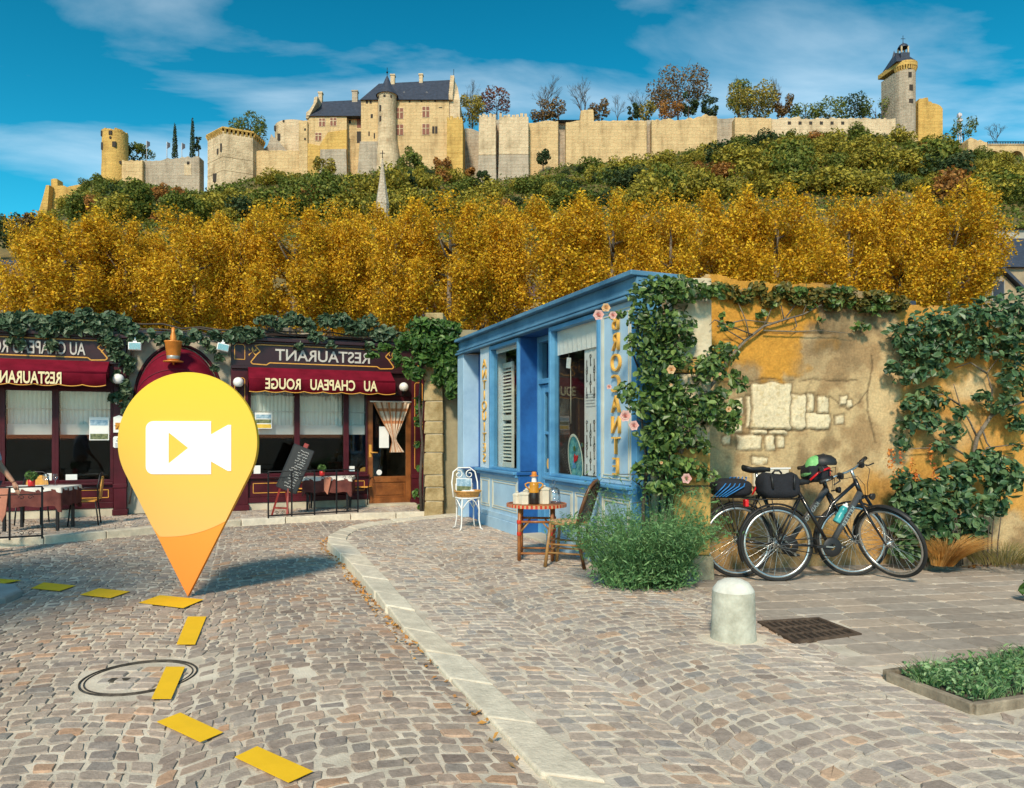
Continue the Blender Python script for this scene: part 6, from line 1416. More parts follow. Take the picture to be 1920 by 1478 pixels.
    p = MB(); p.box(a+.11, c-.11, y+.03, y+.036, .88, 1.98); p.build("pane", glass_mat("antique glass"), do); p = MB(); p.box(a, c, y+.03, y+.036, 2.17, ZC-.12); p.build("transom_pane", glass_mat("antique glass"), sb)
    st = MB(); st.lathe([(.001,0),(.045,0)], (a+.2, y+.025, 1.0), 16, mat=Matrix.Rotation(math.pi/2, 4, 'X') @ Matrix.Diagonal((1,1.6,1,1))); st.build("oval_sticker", m_let, do)
    b = MB(); b.box(a-.06, U[1032]-.03, -.0, y+.1, -.05, .03); b.build("door_step", m_plin, sb, bevel=.01)
    # louvred shutter behind the narrow window
    a, c = SU(934, .2), SU(960, .2); t = thing("louvred_shutter", "tall white louvred shutter standing inside the shop's narrow window", "shutter", SHOP.w(0), SHOP.rot); f = MB(); y = .2; z0, z1 = .9, 2.5
    f.box(a, a+.03, y, y+.04, z0, z1); f.box(c-.03, c, y, y+.04, z0, z1)
    for zq in (z0, z0+.72, z1-.08): f.box(a+.03, c-.03, y+.001, y+.039, zq, zq+.08)
    f.build("frame", m_shutw, t, bevel=.004); l = MB(); zq = z0+.11
    while zq < z1-.11:
        if abs(zq-(z0+.75)) > .08: l.hexa([(a+.03, y+.0, zq), (c-.03, y+.0, zq), (c-.03, y+.008, zq), (a+.03, y+.008, zq)], [(a+.03, y+.03, zq+.035), (c-.03, y+.03, zq+.035), (c-.03, y+.038, zq+.035), (a+.03, y+.038, zq+.035)])
        zq += .052
    l.build("slats", m_shutw, t)
    # things in the wide window
    a, c = SU(1096, .1), SU(1119, .1); t = thing("key_banner", "white banner printed with rows of black keys in the wide shop window", "banner", SHOP.w(0), SHOP.rot); y = .10; b = MB(); b.box(a, c, y, y+.008, ZS+.06, 2.45); b.build("cloth", m_white, t); k = MB(); r = random.Random(8)
    for i in range(7):
        for j in range(3):
            zq = ZS+.10+i*.155+r.uniform(-.02,.02) + (.28 if i > 3 else 0); xq = a+(c-a)*(.2+.3*j); 
            k.box(xq-.008, xq+.008, y-.003, y-.001, zq, zq+.10); k.lathe([(.012,0),(.024,0),(.024,.002),(.012,.002)], (xq, y-.001, zq+.115 if (i+j) % 2 else zq-.01), 10, mat=Matrix.Rotation(math.pi/2, 4, 'X')); k.box(xq, xq+.022, y-.003, y-.001, zq+.008, zq+.02)
    k.build("printed_keys", m_blk, t); q = MB()
    for i in range(5): q.box(a+.03, c-.03-.02*(i % 2), y-.003, y-.001, 1.72+i*.035, 1.732+i*.035)
    q.build("print", mat("grey print", (.4,.4,.4), .7, bump=0), t)
    a, c = SU(1102, .34), SU(1122, .34); t = thing("louvred_shutter", "white louvred shutter half hidden behind the key banner", "shutter", SHOP.w(0), SHOP.rot); y = .34; f = MB(); f.box(a, a+.05, y, y+.04, .9, ZC-.1); f.box(c-.05, c, y, y+.04, .9, ZC-.1); f.build("frame", m_shutw, t); l = MB()
    for i in range(34): zq = .92+i*.052; l.hexa([(a+.05, y, zq), (c-.05, y, zq), (c-.05, y+.008, zq), (a+.05, y+.008, zq)], [(a+.05, y+.03, zq+.035), (c-.05, y+.03, zq+.035), (c-.05, y+.038, zq+.035), (a+.05, y+.038, zq+.035)])
    l.build("slats", m_shutw, t)
    up, zp = SU(1083, .16), SZ(1083, 862, .16); m_en = mat("painted platter", (0.02,0.32,0.42), .25, var=.5, scale=11, bump=0, col2=(.25,.55,.45)); t = thing("painted_platter", "turquoise oval platter painted with a red bird leaning in the wide window", "platter", SHOP.w(up, .14, zp), SHOP.rot)
    R_ = Matrix.Rotation(-.62, 4, 'Y') @ Matrix.Rotation(math.pi/2-.12, 4, 'X') @ Matrix.Diagonal((1,1.9,1,1)); b = MB(); b.lathe([(.001,.0),(.15,.0),(.185,.012),(.19,.006),(.15,-.012),(.001,-.012)], n=32, mat=R_); b.build("platter", m_en, t); b = MB(); b.lathe([(.172,.0115),(.188,.016),(.191,.012)], n=32, mat=R_); b.build("gilt_rim", m_line, t)
    b = MB(); b.prism([(-.02,-.04),(.05,-.01),(.08,.06),(.03,.04),(-.01,.07),(-.03,.02)], -.02, -.014); b.build("painted_bird", m_redp, t); r = random.Random(2)
    for i in range(7): b = MB(); x, z = r.uniform(-.1,.1), r.uniform(-.2,.2); b.lathe([(.001,0),(r.uniform(.02,.04),0)], (x+z*.5, -.016, z), 8, mat=Matrix.Rotation(math.pi/2, 4, 'X')); b.build("painted_flower", m_lf if i % 2 else m_mb, t)
    u = SU(1078, .55); z = SZ(1078, 815, .55); t = thing("display_shelf", "dark shelf inside the wide window holding old crockery", "shelf", SHOP.w(u, .55, 0), SHOP.rot); b = MB(); b.box(-.42, .32, 0, .35, z-.03, z); b.box(-.4, .3, .02, .33, .02, z-.033); b.build("cupboard", mat("black wood", (0.012,0.010,0.009), .5, bump=0), t)
    r = random.Random(12)
    for i in range(7):
        x = -.3+i*.095; h = r.uniform(.07,.14); rr = r.uniform(.03,.05); m_ = [m_cream, mat("blue glaze", (0.02,0.06,0.25), .2, bump=0), m_copper, m_white][i % 4]
        b = MB(); b.lathe([(.001,0),(rr*.7,0),(rr,h*.5),(rr*.6,h*.85),(rr*.7,h),(rr*.5,h*.98)], n=14); tag(b.build("crockery_jar", m_, loc=SHOP.w(u+x, .62, z+.002)), "small old %s jar on the shelf in the wide window, %s" % (["cream","blue","copper","white"][i % 4], ["at the far end","second from the far end","third along","in the middle","just past the middle","next to the last","nearest the key banner"][i]), "jar", "old jars on the shop shelf")
    u, z = SU(1066, .1), SZ(1066, 680, .1); t = thing("price_tag", "white paper tag hanging on a cord in the wide window", "tag", SHOP.w(u, .1, z), SHOP.rot); b = MB(); b.box(-.055, .055, 0, .004, -.07, .06); b.xf(Matrix.Rotation(.15, 4, 'Y')); b.build("paper", m_white, t); b = MB(); b.tube([(0,.002,.06),(0.02,.002,.16),(.01,.1,.5)], .003, 4); b.tube([(.02,.02,-.05),(.025,.02,-.75)], .004, 4); b.build("cord", m_line, t)
shop()
# ---- white metal chair with a basket
def white_chair():
    p = G(877, 992); t = thing("metal_chair", "white scrolled metal garden chair at the shop's far corner", "chair", p, .35); b = MB(); r = .19
    b.lathe([(.001,.46),(r,.46),(r,.475),(.001,.475)], n=26); b.build("seat", m_white, t)
    for a in (.8, 2.35, 3.95, 5.5):
        l = MB(); c, s = math.cos(a), math.sin(a); l.tube([(c*r*.92, s*r*.92, .465),(c*r*1.0, s*r*1.0, .3),(c*r*1.0, s*r*1.0, .14),(c*r*1.12, s*r*1.12, .03),(c*r*1.35, s*r*1.35, .004)], .0095, 7); l.build("leg", m_white, t)
    f = MB()
    for a in (.8, 2.35, 3.95, 5.5):
        a2 = a+1.57; f.tube([(r*.93*math.cos(a+(a2-a)*q)*(1), r*.93*math.sin(a+(a2-a)*q), .30+.15*math.sin(q*math.pi)) for q in np.linspace(0, 1, 9)], .008, 6)
    f.build("arched_stretcher", m_white, t)
    b = MB(); b.tube([(-.19*1.0,.1,.47),(-.2,.16,.68),(-.17,.19,.84),(-.09,.2,.9),(.09,.2,.9),(.17,.19,.84),(.2,.16,.68),(.19,.1,.47)], .011, 8)
    for sg in (-1, 1): b.tube([(sg*(.085+.075*math.cos(q)*(1-q/11)), .19, .80+.075*math.sin(q)*(1-q/11)) for q in np.linspace(1.2, 8.4, 30)], .008, 6); b.tube([(sg*.13,.18,.5),(sg*.13,.185,.66),(sg*.02,.19,.74)], .008, 6)
    b.build("scrolled_back", m_white, t)
    m_bk = mat("wicker", (0.55,0.27,0.07), .7, var=.3, scale=30, bump=.8, bscale=160, bdist=.006)
    q = thing("wicker_basket", "shallow wicker basket standing on the white metal chair", "basket", p + Vector((0,0,.477)), .35); b = MB(); b.lathe([(.001,.004),(.16,.004),(.19,.085),(.2,.09),(.195,.075),(.155,.015)], n=26); b.tube([(.196*math.cos(a), .196*math.sin(a), .087) for a in np.linspace(0, 6.283, 30)[:-1]], .011, 6, closed=True); b.build("wicker", m_bk, q)
    b = MB(); r_ = random.Random(4)
    for i in range(5): x, y = r_.uniform(-.07,.09), r_.uniform(-.07,.07); b.sphere((x, y, .065), .055, 10, sz=.7)
    b.build("linen", m_white, q)
    w = p + Matrix.Rotation(.35, 3, 'Z') @ Vector((-.03, .1, .53)); t2 = thing("picture_card", "small landscape picture propped up in the wicker basket", "picture", w, .3); c = MB(); c.box(-.12,.12,0,.008,0,.22); c.xf(Matrix.Rotation(-.2, 4, 'X') @ Matrix.Rotation(.06, 4, 'Y')); c.build("card", m_white, t2)
    c = MB(); c.box(-.11,.11,-.002,-.0005,.10,.21); c.xf(Matrix.Rotation(-.2, 4, 'X') @ Matrix.Rotation(.06, 4, 'Y')); c.build("painted_sky", m_sky2, t2); c = MB(); c.box(-.11,.11,-.002,-.0005,.02,.098); c.xf(Matrix.Rotation(-.2, 4, 'X') @ Matrix.Rotation(.06, 4, 'Y')); c.build("painted_land", m_gr2, t2)
white_chair()
# ---- cane table and chair
m_cane = mat("cane", (0.30,0.085,0.022), .4, var=.35, scale=7, bump=.25, bscale=70, bdist=.003, col2=(0.42,0.17,0.055)); m_bind = mat("red binding", (0.50,0.035,0.012), .45, var=.25, bump=.3, bscale=200); m_tan = mat("tan weave", (0.50,0.30,0.15), .6, var=.2, scale=20, bump=.6, bscale=150, bdist=.004)
m_brown = mat("dark cane", (0.085,0.032,0.012), .4, var=.4, scale=9, bump=.25, bscale=70, bdist=.003, col2=(0.17,0.07,0.025)); m_ylw = mat("cane yellow", (0.30,0.15,0.05), .4, var=.4, scale=9, bump=.25, bscale=70, col2=(0.42,0.23,0.08))
TP = G(1006, 1046); TH = .615
def cane_table():
    t = thing("cane_table", "round cane cafe table with red bindings in front of the blue shop", "table", TP, .15); r = .33
    b = MB(); b.lathe([(.001,TH-.012),(r-.01,TH-.012),(r-.01,TH),(.001,TH)], n=40); b.build("tabletop", m_cane, t)
    b = MB(); n = 84
    for i in range(n):
        a0, a1 = 2*math.pi*i/n, 2*math.pi*(i+1)/n; b.slab([(math.cos(a)*q, math.sin(a)*q) for a, q in ((a0, r-.009), (a0, r+.012), (a1, r+.012), (a1, r-.009))], TH-.03, TH+.005, i % 2)
    b.build("woven_edge", [m_bind, m_tan], t)
    L = []
    for a in (-2.55, -1.05, .55, 2.1):
        c, s = math.cos(a)*.27, math.sin(a)*.27; L.append((c, s)); l = MB(); l.tube([(c, s, 0),(c, s, .3),(c*.97, s*.97, TH-.02)], .021, 10); lo = l.build("leg", m_cane, t)
        for z in (.30, .43): w = MB(); w.lathe([(.026,z-.02),(.029,z),(.026,z+.02)], (c, s, 0), 10); w.build("binding", m_bind, lo)
    for i in range(4):
        A, B = L[i], L[(i+1) % 4]
        for zq, rq in ((.43, .014), (.08, .012)): s = MB(); s.tube([(A[0],A[1],zq),(B[0],B[1],zq)], rq, 8); s.build("stretcher", m_cane, t)
        k = MB(); k.tube([(A[0],A[1],.30),(A[0]+(B[0]-A[0])*.3, A[1]+(B[1]-A[1])*.3, .43)], .010, 7); k.tube([(B[0],B[1],.30),(A[0]+(B[0]-A[0])*.7, A[1]+(B[1]-A[1])*.7, .43)], .010, 7); k.build("brace", m_ylw, t)
cane_table()
m_tin = mat("cream enamel", (0.62,0.56,0.44), .35, var=.1, scale=6, bump=.05)
def canister(dx, dy, r, h, label):
    t = thing("canister", label, "canister", TP + Vector((dx, dy, TH+.002)), .2, "cream canisters on the cane table"); b = MB(); b.lathe([(.001,0),(r,0),(r,h),(.001,h)], n=6, smooth=False); b.build("body", m_tin, t, bevel=.004); b = MB(); b.lathe([(r*1.08,h+.001),(r*1.08,h+.018),(r*.5,h+.035),(.001,h+.037)], n=6, smooth=False); b.lathe([(.001,h+.037),(.012,h+.038),(.016,h+.05),(.001,h+.056)], n=10); b.build("lid", m_tin, t, bevel=.003)
canister(-.22, -.03, .05, .09, "cream canister farthest left on the cane table, the smallest"); canister(-.14, -.08, .065, .105, "cream canister standing in front of the smallest one"); canister(-.075, .10, .055, .14, "cream canister half hidden behind the orange jug"); canister(.09, -.02, .072, .155, "tall cream canister right of the orange jug")
t = thing("figure_jug", "tall black and orange stoneware jug with a hat shaped stopper", "jug", TP + Vector((-.03, -.08, TH+.002))); b = MB(); b.lathe([(.001,0),(.052,0),(.056,.01),(.056,.13),(.045,.15)], n=24); b.build("base", mat("black glaze", (0.02,0.014,0.012), .3, var=.4, scale=20, bump=.3, bscale=90), t)
m_og = mat("orange glaze", (0.55,0.24,0.02), .25, var=.2, bump=0); b = MB(); b.lathe([(.056,.131),(.058,.15),(.05,.18),(.054,.21),(.048,.235),(.03,.25)], n=24)
for sg in (-1, 1): b.tube([(sg*.05,0,.16),(sg*.095,0,.20),(sg*.10,0,.225),(sg*.07,0,.24),(sg*.03,0,.24)], .009, 7)
b.build("shoulder", m_og, t); b = MB(); b.lathe([(.03,.25),(.026,.30),(.03,.315)], n=18); b.build("neck", m_white, t); b = MB(); b.lathe([(.001,.312),(.05,.314),(.05,.320),(.03,.324),(.026,.36),(.018,.366),(.001,.367)], n=20); b.build("hat_stopper", m_copper, t)
t = thing("glass_cloche", "clear glass bell with a curled handle on the cane table", "cloche", TP + Vector((.2, .06, TH+.002))); b = MB(); b.lathe([(.075,0),(.078,.0),(.076,.10),(.066,.15),(.04,.18),(.015,.187),(.015,.183),(.038,.176),(.063,.148),(.073,.10)], n=28); b.build("bell", glass_mat("bell glass", (.96,.97,.98), .08), t); b = MB()
for sg in (-1, 1): b.tube([(0,0,.185),(sg*.012,0,.215),(sg*.018,0,.245),(sg*.006,0,.265)], .007, 8)
b.build("handle", glass_mat("bell glass"), t)
def cane_chair():
    p = G(1066, 1060); t = thing("cane_chair", "brown cane bistro chair with a woven back facing the round table", "chair", p, -1.98)
    b = MB(); b.lathe([(.001,.45),(.19,.452),(.205,.462),(.205,.478),(.18,.484),(.001,.478)], n=30, sy=.95); b.build("seat", m_tan, t); b = MB(); b.tube([(.205*math.cos(a), .195*math.sin(a), .462) for a in np.linspace(0, 6.283, 32)[:-1]], .016, 8, closed=True); b.build("seat_rim", m_ylw, t)
    for sx in (-1, 1):
        l = MB(); l.tube([(sx*.15,-.15,.46),(sx*.165,-.175,.22),(sx*.18,-.2,0)], [.018,.018,.02], 9); l.build("leg", m_ylw, t); l = MB(); l.tube([(sx*.15,.15,.46),(sx*.16,.18,.22),(sx*.175,.235,0)], [.018,.018,.02], 9); l.build("leg", m_brown, t)
    s = MB()
    for z in (.15, .24):
        for sx in (-1, 1): s.tube([(sx*.168,-.17,z),(sx*.168,.185,z)], .011, 7)
        s.tube([(-.168,-.175,z+.02),(.168,-.175,z+.02)], .011, 7); s.tube([(-.168,.19,z+.02),(.168,.19,z+.02)], .011, 7)
    s.build("stretchers", m_ylw, t)
    def bp(x, z): return (x, .17+.14*((z-.44)/.46)+.02*(x/.2)**2*-1, z)
    ol = [(-.185,.42),(-.195,.6),(-.185,.75),(-.15,.85),(-.08,.9),(0,.915),(.08,.9),(.15,.85),(.185,.75),(.195,.6),(.185,.42)]
    f = MB(); f.tube([bp(*q) for q in ol], .02, 8); f.tube([(bp(*q)[0]*.8, bp(*q)[1]-.004, .42+(q[1]-.42)*.9) for q in ol], .011, 7); f.build("back_frame", m_brown, t)
    w = MB(); vs = []; n, k = 16, 16
    def wid(z): return float(np.interp(z, [.44,.6,.75,.85,.9], [.185,.19,.18,.14,.06]))
    for j in range(k+1):
        z = .45+.44*j/k; W_ = wid(z)
        for i in range(n+1): x = -W_+2*W_*i/n; q = bp(x, z); vs.append((q[0], q[1]-.004, q[2]))
    w.add(vs, [(j*(n+1)+i, j*(n+1)+i+1, (j+1)*(n+1)+i+1, (j+1)*(n+1)+i) for j in range(k) for i in range(n)], 0, True); r = random.Random(6)
    for j in range(1, k): 
        for i in range(1, n):
            if (i+2*j) % 5 == 0: x, y, z = vs[j*(n+1)+i]; w.box(x-.007, x+.007, y-.008, y+.008, z-.007, z+.007, 1)
    w.build("woven_back", [m_brown, m_tan], t)
cane_chair()
# ================================================================== GARDEN WALL, PLANTS
def proj_px(fr, u, z, y=0.0):
    q0 = fr.o.x + fr.d.x*u + fr.i.x*y; q1 = fr.o.y + fr.d.y*u + fr.i.y*y
    return CX + F*q0/q1, HY - F*(z-H)/q1
def garden_wall():
    t = thing("garden_wall", "old ochre plastered garden wall with patches of bare cream stone", "wall", WALL.w(0), WALL.rot)
    us = np.arange(-.62, 7.6, .014); top = 3.06; zs_ = np.arange(-.1, top, .014)
    Ug, Zg = np.meshgrid(us, zs_); px, py = proj_px(WALL, Ug, Zg)
    w1 = (fbm(Ug*2.2, Zg*2.2, 1)-.5); w2 = (fbm(Ug*2.2, Zg*2.2, 9)-.5); f1 = fbm(Ug*9, Zg*9, 21); f2 = fbm(Ug*28, Zg*28, 31); f3 = fbm(Ug*1.1, Zg*1.1, 41)
    X = px + w1*70 + (f1-.5)*26; Yy = py + w2*60 + (f1-.5)*26
    def rect(a, b, c, d, s=10, XX=X, YY=Yy): return nstep(a-s, a+s, XX)*(1-nstep(c-s, c+s, XX))*nstep(b-s, b+s, YY)*(1-nstep(d-s, d+s, YY))
    brown = np.array([.33,.215,.105]); ochre = np.array([.50,.24,.038]); tan = np.array([.52,.38,.20]); dark = np.array([.115,.078,.04]); stone = np.array([.66,.55,.36])
    C = np.ones(Ug.shape+(3,))*brown; D = np.zeros(Ug.shape)
    def over(m, col, k=1.0):
        nonlocal C; m = np.clip(m*k, 0, 1)[..., None]; C = C*(1-m) + np.asarray(col)*m
    over(nstep(.42, .62, fbm(Ug*3.5, Zg*3.5, 61)), tan, .75); over(nstep(.55, .7, fbm(Ug*6, Zg*6, 71)), dark*1.5, .45)
    o1 = np.maximum(rect(1320, 470, 1540, 612, 9), np.maximum(rect(1322, 560, 1514, 692, 9), rect(1415, 670, 1478, 722, 8)))
    o1 = np.maximum(o1, np.maximum(rect(1318, 690, 1352, 720, 14)*.7, rect(1545, 630, 1580, 645, 7)))
    o2 = np.maximum(rect(1690, 540, 2400, 960, 14), rect(1330, 960, 1420, 1065, 25)*.7); o2 = np.maximum(o2, np.maximum(rect(1600, 880, 1700, 960, 25)*.9, rect(1480, 985, 1700, 1040, 20)*.7))
    och = np.maximum(o1, o2*.85); over(och, ochre*(.82+.36*f3[..., None])); D += och*.010
    over(rect(1790, 690, 1850, 745, 22), tan*1.15, .9); over(rect(1640, 590, 1692, 880, 14), tan*1.1, .8); over(rect(1720, 780, 1850, 850, 30), tan, .5); over(rect(1700, 690, 1760, 740, 20), dark*1.6, .45)
    over(rect(1540, 480, 1690, 640, 26)*nstep(.35, .6, f1), dark, .8); over(rect(1535, 540, 1600, 655, 16), dark*1.2, .7); over(rect(1340, 690, 1420, 740, 20), dark*2, .55); over(rect(1500, 640, 1560, 700, 22), dark*2.2, .6)
    over(rect(1500, 470, 1700, 545, 22), dark*1.4, .45)
    sd = X*0
    for (a, b, c, d) in ((1408,720,1485,803),(1487,742,1513,802),(1515,776,1555,804),(1516,742,1525,772),(1534,744,1552,772),(1399,744,1405,802),(1370,748,1392,775),(1366,800,1392,812),(1383,817,1427,843),(1437,819,1455,842),(1459,818,1470,838),(1357,820,1371,836),(1575,742,1590,760),(1565,778,1580,792),(1408,807,1440,814),(1445,807,1476,813),(1412,858,1440,870),(1330,745,1346,790),(1590,752,1598,764)):
        XX = px + w1*10 + (f1-.5)*11; YY = py + w2*10 + (f1-.5)*11
        m = rect(a, b, c, d, 2.0, XX, YY); edge = np.clip(rect(a-3, b-3, c+3, d+3, 2.0, XX, YY) - m, 0, 1)
        over(edge, dark*.8, .75); over(m, stone*(.86+.28*f1[..., None])); D += m*.009 - edge*.012; sd = np.maximum(sd, m)
    over(sd*nstep(.62, .72, f2), np.array([.45,.33,.16]), .6)
    # cracks
    for pl in ([(1408,806),(1450,805),(1530,804),(1556,806)],[(1632,670),(1634,700),(1630,760),(1633,800),(1640,830)],[(1340,714),(1420,713),(1530,712),(1610,715)],[(1555,740),(1590,770),(1610,760),(1632,735)],[(1352,640),(1420,628),(1500,622),(1580,624)]):
        m = np.full(px.size, 1e9); q = dist_poly((px+w1*14+(f1-.5)*10).ravel(), (py+w2*14+(f1-.5)*8).ravel(), pl).reshape(px.shape); k = np.exp(-(q/1.5)**2); over(k, dark*.6, .75); D -= k*.008
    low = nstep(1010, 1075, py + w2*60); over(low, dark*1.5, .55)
    C *= (.88+.24*f2[..., None]); D += (f1-.5)*.016 + (f2-.5)*.007
    nx = len(us); ii, jj = np.meshgrid(np.arange(nx-1), np.arange(len(zs_)-1)); a = (jj*nx+ii).ravel()
    # ragged head of the wall
    Zt = Zg.copy(); V = np.stack([Ug, -D, Zt], axis=2).reshape(-1, 3); Fq = np.stack([a, a+1, a+nx+1, a+nx], axis=1)
    lim = np.interp(us, [-.62, 1.0, 2.0, 2.8, 4.2, 7.6], [3.02, 3.0, 2.9, 2.75, 2.6, 2.5]) + (fbm(us*2.5, us*0, 4)-.5)*.22
    Fq = Fq[V[Fq].mean(axis=1)[:, 2] < np.interp(V[Fq].mean(axis=1)[:, 0], us, lim)]
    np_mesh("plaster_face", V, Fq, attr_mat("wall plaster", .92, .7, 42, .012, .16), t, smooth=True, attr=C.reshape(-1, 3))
    b = MB()
    for i in range(0, 40):
        a0 = -.6+i*.2; h_ = float(np.interp(a0+.1, us, lim)); b.box(a0, a0+.2, .03, .42, -.1, h_-.03)
    b.build("core", mat("wall core", (0.20,0.15,0.09), .95, var=.4, scale=4, bump=.8, bscale=14, bdist=.02), t)
garden_wall()
t = thing("plaster_box", "flat cream box fixed low on the garden wall behind the bicycle saddle", "box", WALL.w(WALL.u(1442), 0, 1.4-(896-815)/F*7.5), WALL.rot); b = MB(); b.box(-.2,.2,-.05,-.005,-.09,.09); b.build("cover", m_tin, t, bevel=.008); b = MB(); b.box(-.215,.215,-.056,-.0055,.091,.105); b.build("lip", m_white, t)
# ---- quoin pier
def pier():
    Y = 6.95; xa, xb = (1264-CX)/F*Y, (1334-CX)/F*Y; t = thing("stone_pier", "pier of big ochre and cream stone blocks between the rose and the bicycles", "pier", ((xa+xb)/2, Y, 0), .03); w = (xb-xa)/2
    ms = [mat("quoin ochre", (0.46,0.245,0.045), .9, var=.3, scale=4, bump=.7, bscale=24, bdist=.012, col2=(.58,.36,.11)), mat("quoin cream", (0.52,0.43,0.27), .9, var=.25, scale=4, bump=.7, bscale=24, bdist=.012, col2=(.66,.57,.40)), mat("quoin mossy", (0.26,0.22,0.13), .95, var=.4, scale=6, bump=.9, bscale=22, bdist=.02, col2=(.42,.37,.25))]
    rows = [(1092,1042,2),(1042,990,0),(989,912,0),(911,838,0),(837,782,1),(781,700,1),(699,672,0),(671,560,1),(559,520,1)]
    b = MB(); r = random.Random(4)
    for y0, y1, mi in rows:
        z0 = max(-.05, H+(HY-y0)/F*Y); z1 = H+(HY-y1)/F*Y-.006; e = r.uniform(-.012,.012) + (.035 if mi == 2 else 0); b.hexa([(-w-e, 0-e, z0), (w+e, -e, z0), (w, .5, z0), (-w, .5, z0)], [(-w-e*.6, -e*.5, z1), (w+e*.6, -e*.7, z1), (w, .5, z1), (-w, .5, z1)], mi)
    b.build("blocks", ms, t, bevel=.016, seg=3)
    c = MB(); c.box(-w+.02, w-.02, .02, .49, 0, 2.9); c.build("joints", m_barkd, t)
pier()
# ---- leaves by blob
def blob_leaves(blobs, place, n, size, seed, k=6, up=.3, flat=.5, shell=.2):
    """blobs (px, py, rx, ry) seen on a surface; place(px, py, d) -> point d in front of it"""
    r = np.random.default_rng(seed); ar = np.array([b[2]*b[3] for b in blobs], float); ar /= ar.sum(); Ps = []; Ns = []
    for (px, py, rx, ry), a in zip(blobs, ar):
        m = max(10, int(n*a)); c = place(px, py, 0.0); sc = c.y/F
        d = r.normal(size=(m, 3)); d /= np.linalg.norm(d, axis=1)[:, None]; q = (r.random(m)**.45)[:, None]
        o = d*q*np.array([rx*sc, (rx+ry)*.5*sc*flat, ry*sc]); o[:, 1] -= (rx+ry)*.25*sc*flat
        Ps.append(np.array(c) + o); Ns.append(d*.6 + np.array([-.1,-.6,.35]))
    P_ = np.concatenate(Ps); N_ = np.concatenate(Ns); return leaf_mesh(P_, size, seed, up, N_, k)
m_rose = island_mat("rose leaf", [(0.015,0.036,0.010),(0.05,0.105,0.022),(0.09,0.165,0.035),(0.022,0.05,0.014),(0.15,0.24,0.05),(0.06,0.115,0.025),(0.24,0.33,0.09),(0.035,0.07,0.018),(0.11,0.19,0.04)], .42, trans=.2, spec=.45)
m_ivy = island_mat("wall shrub leaf", [(0.016,0.045,0.018),(0.04,0.10,0.036),(0.07,0.145,0.055),(0.022,0.055,0.024),(0.12,0.20,0.08),(0.045,0.10,0.04),(0.18,0.26,0.10)], .42, trans=.18, spec=.45)
m_vine = island_mat("vine leaf", [(0.03,0.06,0.03),(0.06,0.11,0.05),(0.10,0.16,0.09),(0.04,0.075,0.035),(0.16,0.21,0.12),(0.05,0.09,0.04)], .45, trans=.2, spec=.4)
m_wis = island_mat("wisteria leaf", [(0.02,0.06,0.012),(0.05,0.12,0.022),(0.09,0.18,0.035),(0.03,0.075,0.016),(0.14,0.24,0.05)], .45, trans=.25, spec=.35)
m_petal = island_mat("rose petal", [(0.75,0.35,0.32),(0.80,0.50,0.45),(0.78,0.42,0.38),(0.80,0.60,0.52)], .6, trans=.3)
m_petal2 = island_mat("peach petal", [(0.78,0.52,0.25),(0.75,0.42,0.20),(0.80,0.60,0.35)], .6, trans=.3)
def at_wall(off): return lambda px, py, d: (lambda u: WALL.w(u, -off-d, WALL.z(px, py, -off-d)))(WALL.u(px, -off-d))
def at_Y(Y): return lambda px, py, d: P(px, py, Y-d)
def flower(par, c, r, m, seed):
    g_ = MB(); rr = random.Random(seed)
    for ring, (n, rad, tilt) in enumerate(((6, 1.0, .95), (6, .78, .6), (5, .55, .3), (4, .32, .1))):
        for i in range(n):
            a = 6.283*i/n + ring*.5 + rr.uniform(-.2,.2); u = Vector((math.cos(a), 0, math.sin(a))); s = Vector((-math.sin(a), 0, math.cos(a))); f = Vector((rr.uniform(-.2,.1),-1,.35)).normalized()
            q = [c + s*(-.32*r*rad), c + u*r*rad*.6 - s*r*.5*rad + f*r*(.5-.2*tilt), c + u*r*rad*(.45+.55*tilt) + f*r*(.75-.55*tilt), c + u*r*rad*.6 + s*r*.5*rad + f*r*(.5-.2*tilt), c + s*(.32*r*rad)]
            g_.add(q, [(0,1,2,3,4)], 0, True)
    return g_.build("flower", m, par)
m_brownleaf = island_mat('autumn vine leaf', [(0.05,0.07,0.015),(0.16,0.12,0.02),(0.09,0.10,0.02),(0.28,0.18,0.03),(0.06,0.085,0.02),(0.20,0.15,0.03)], .5, trans=.25)
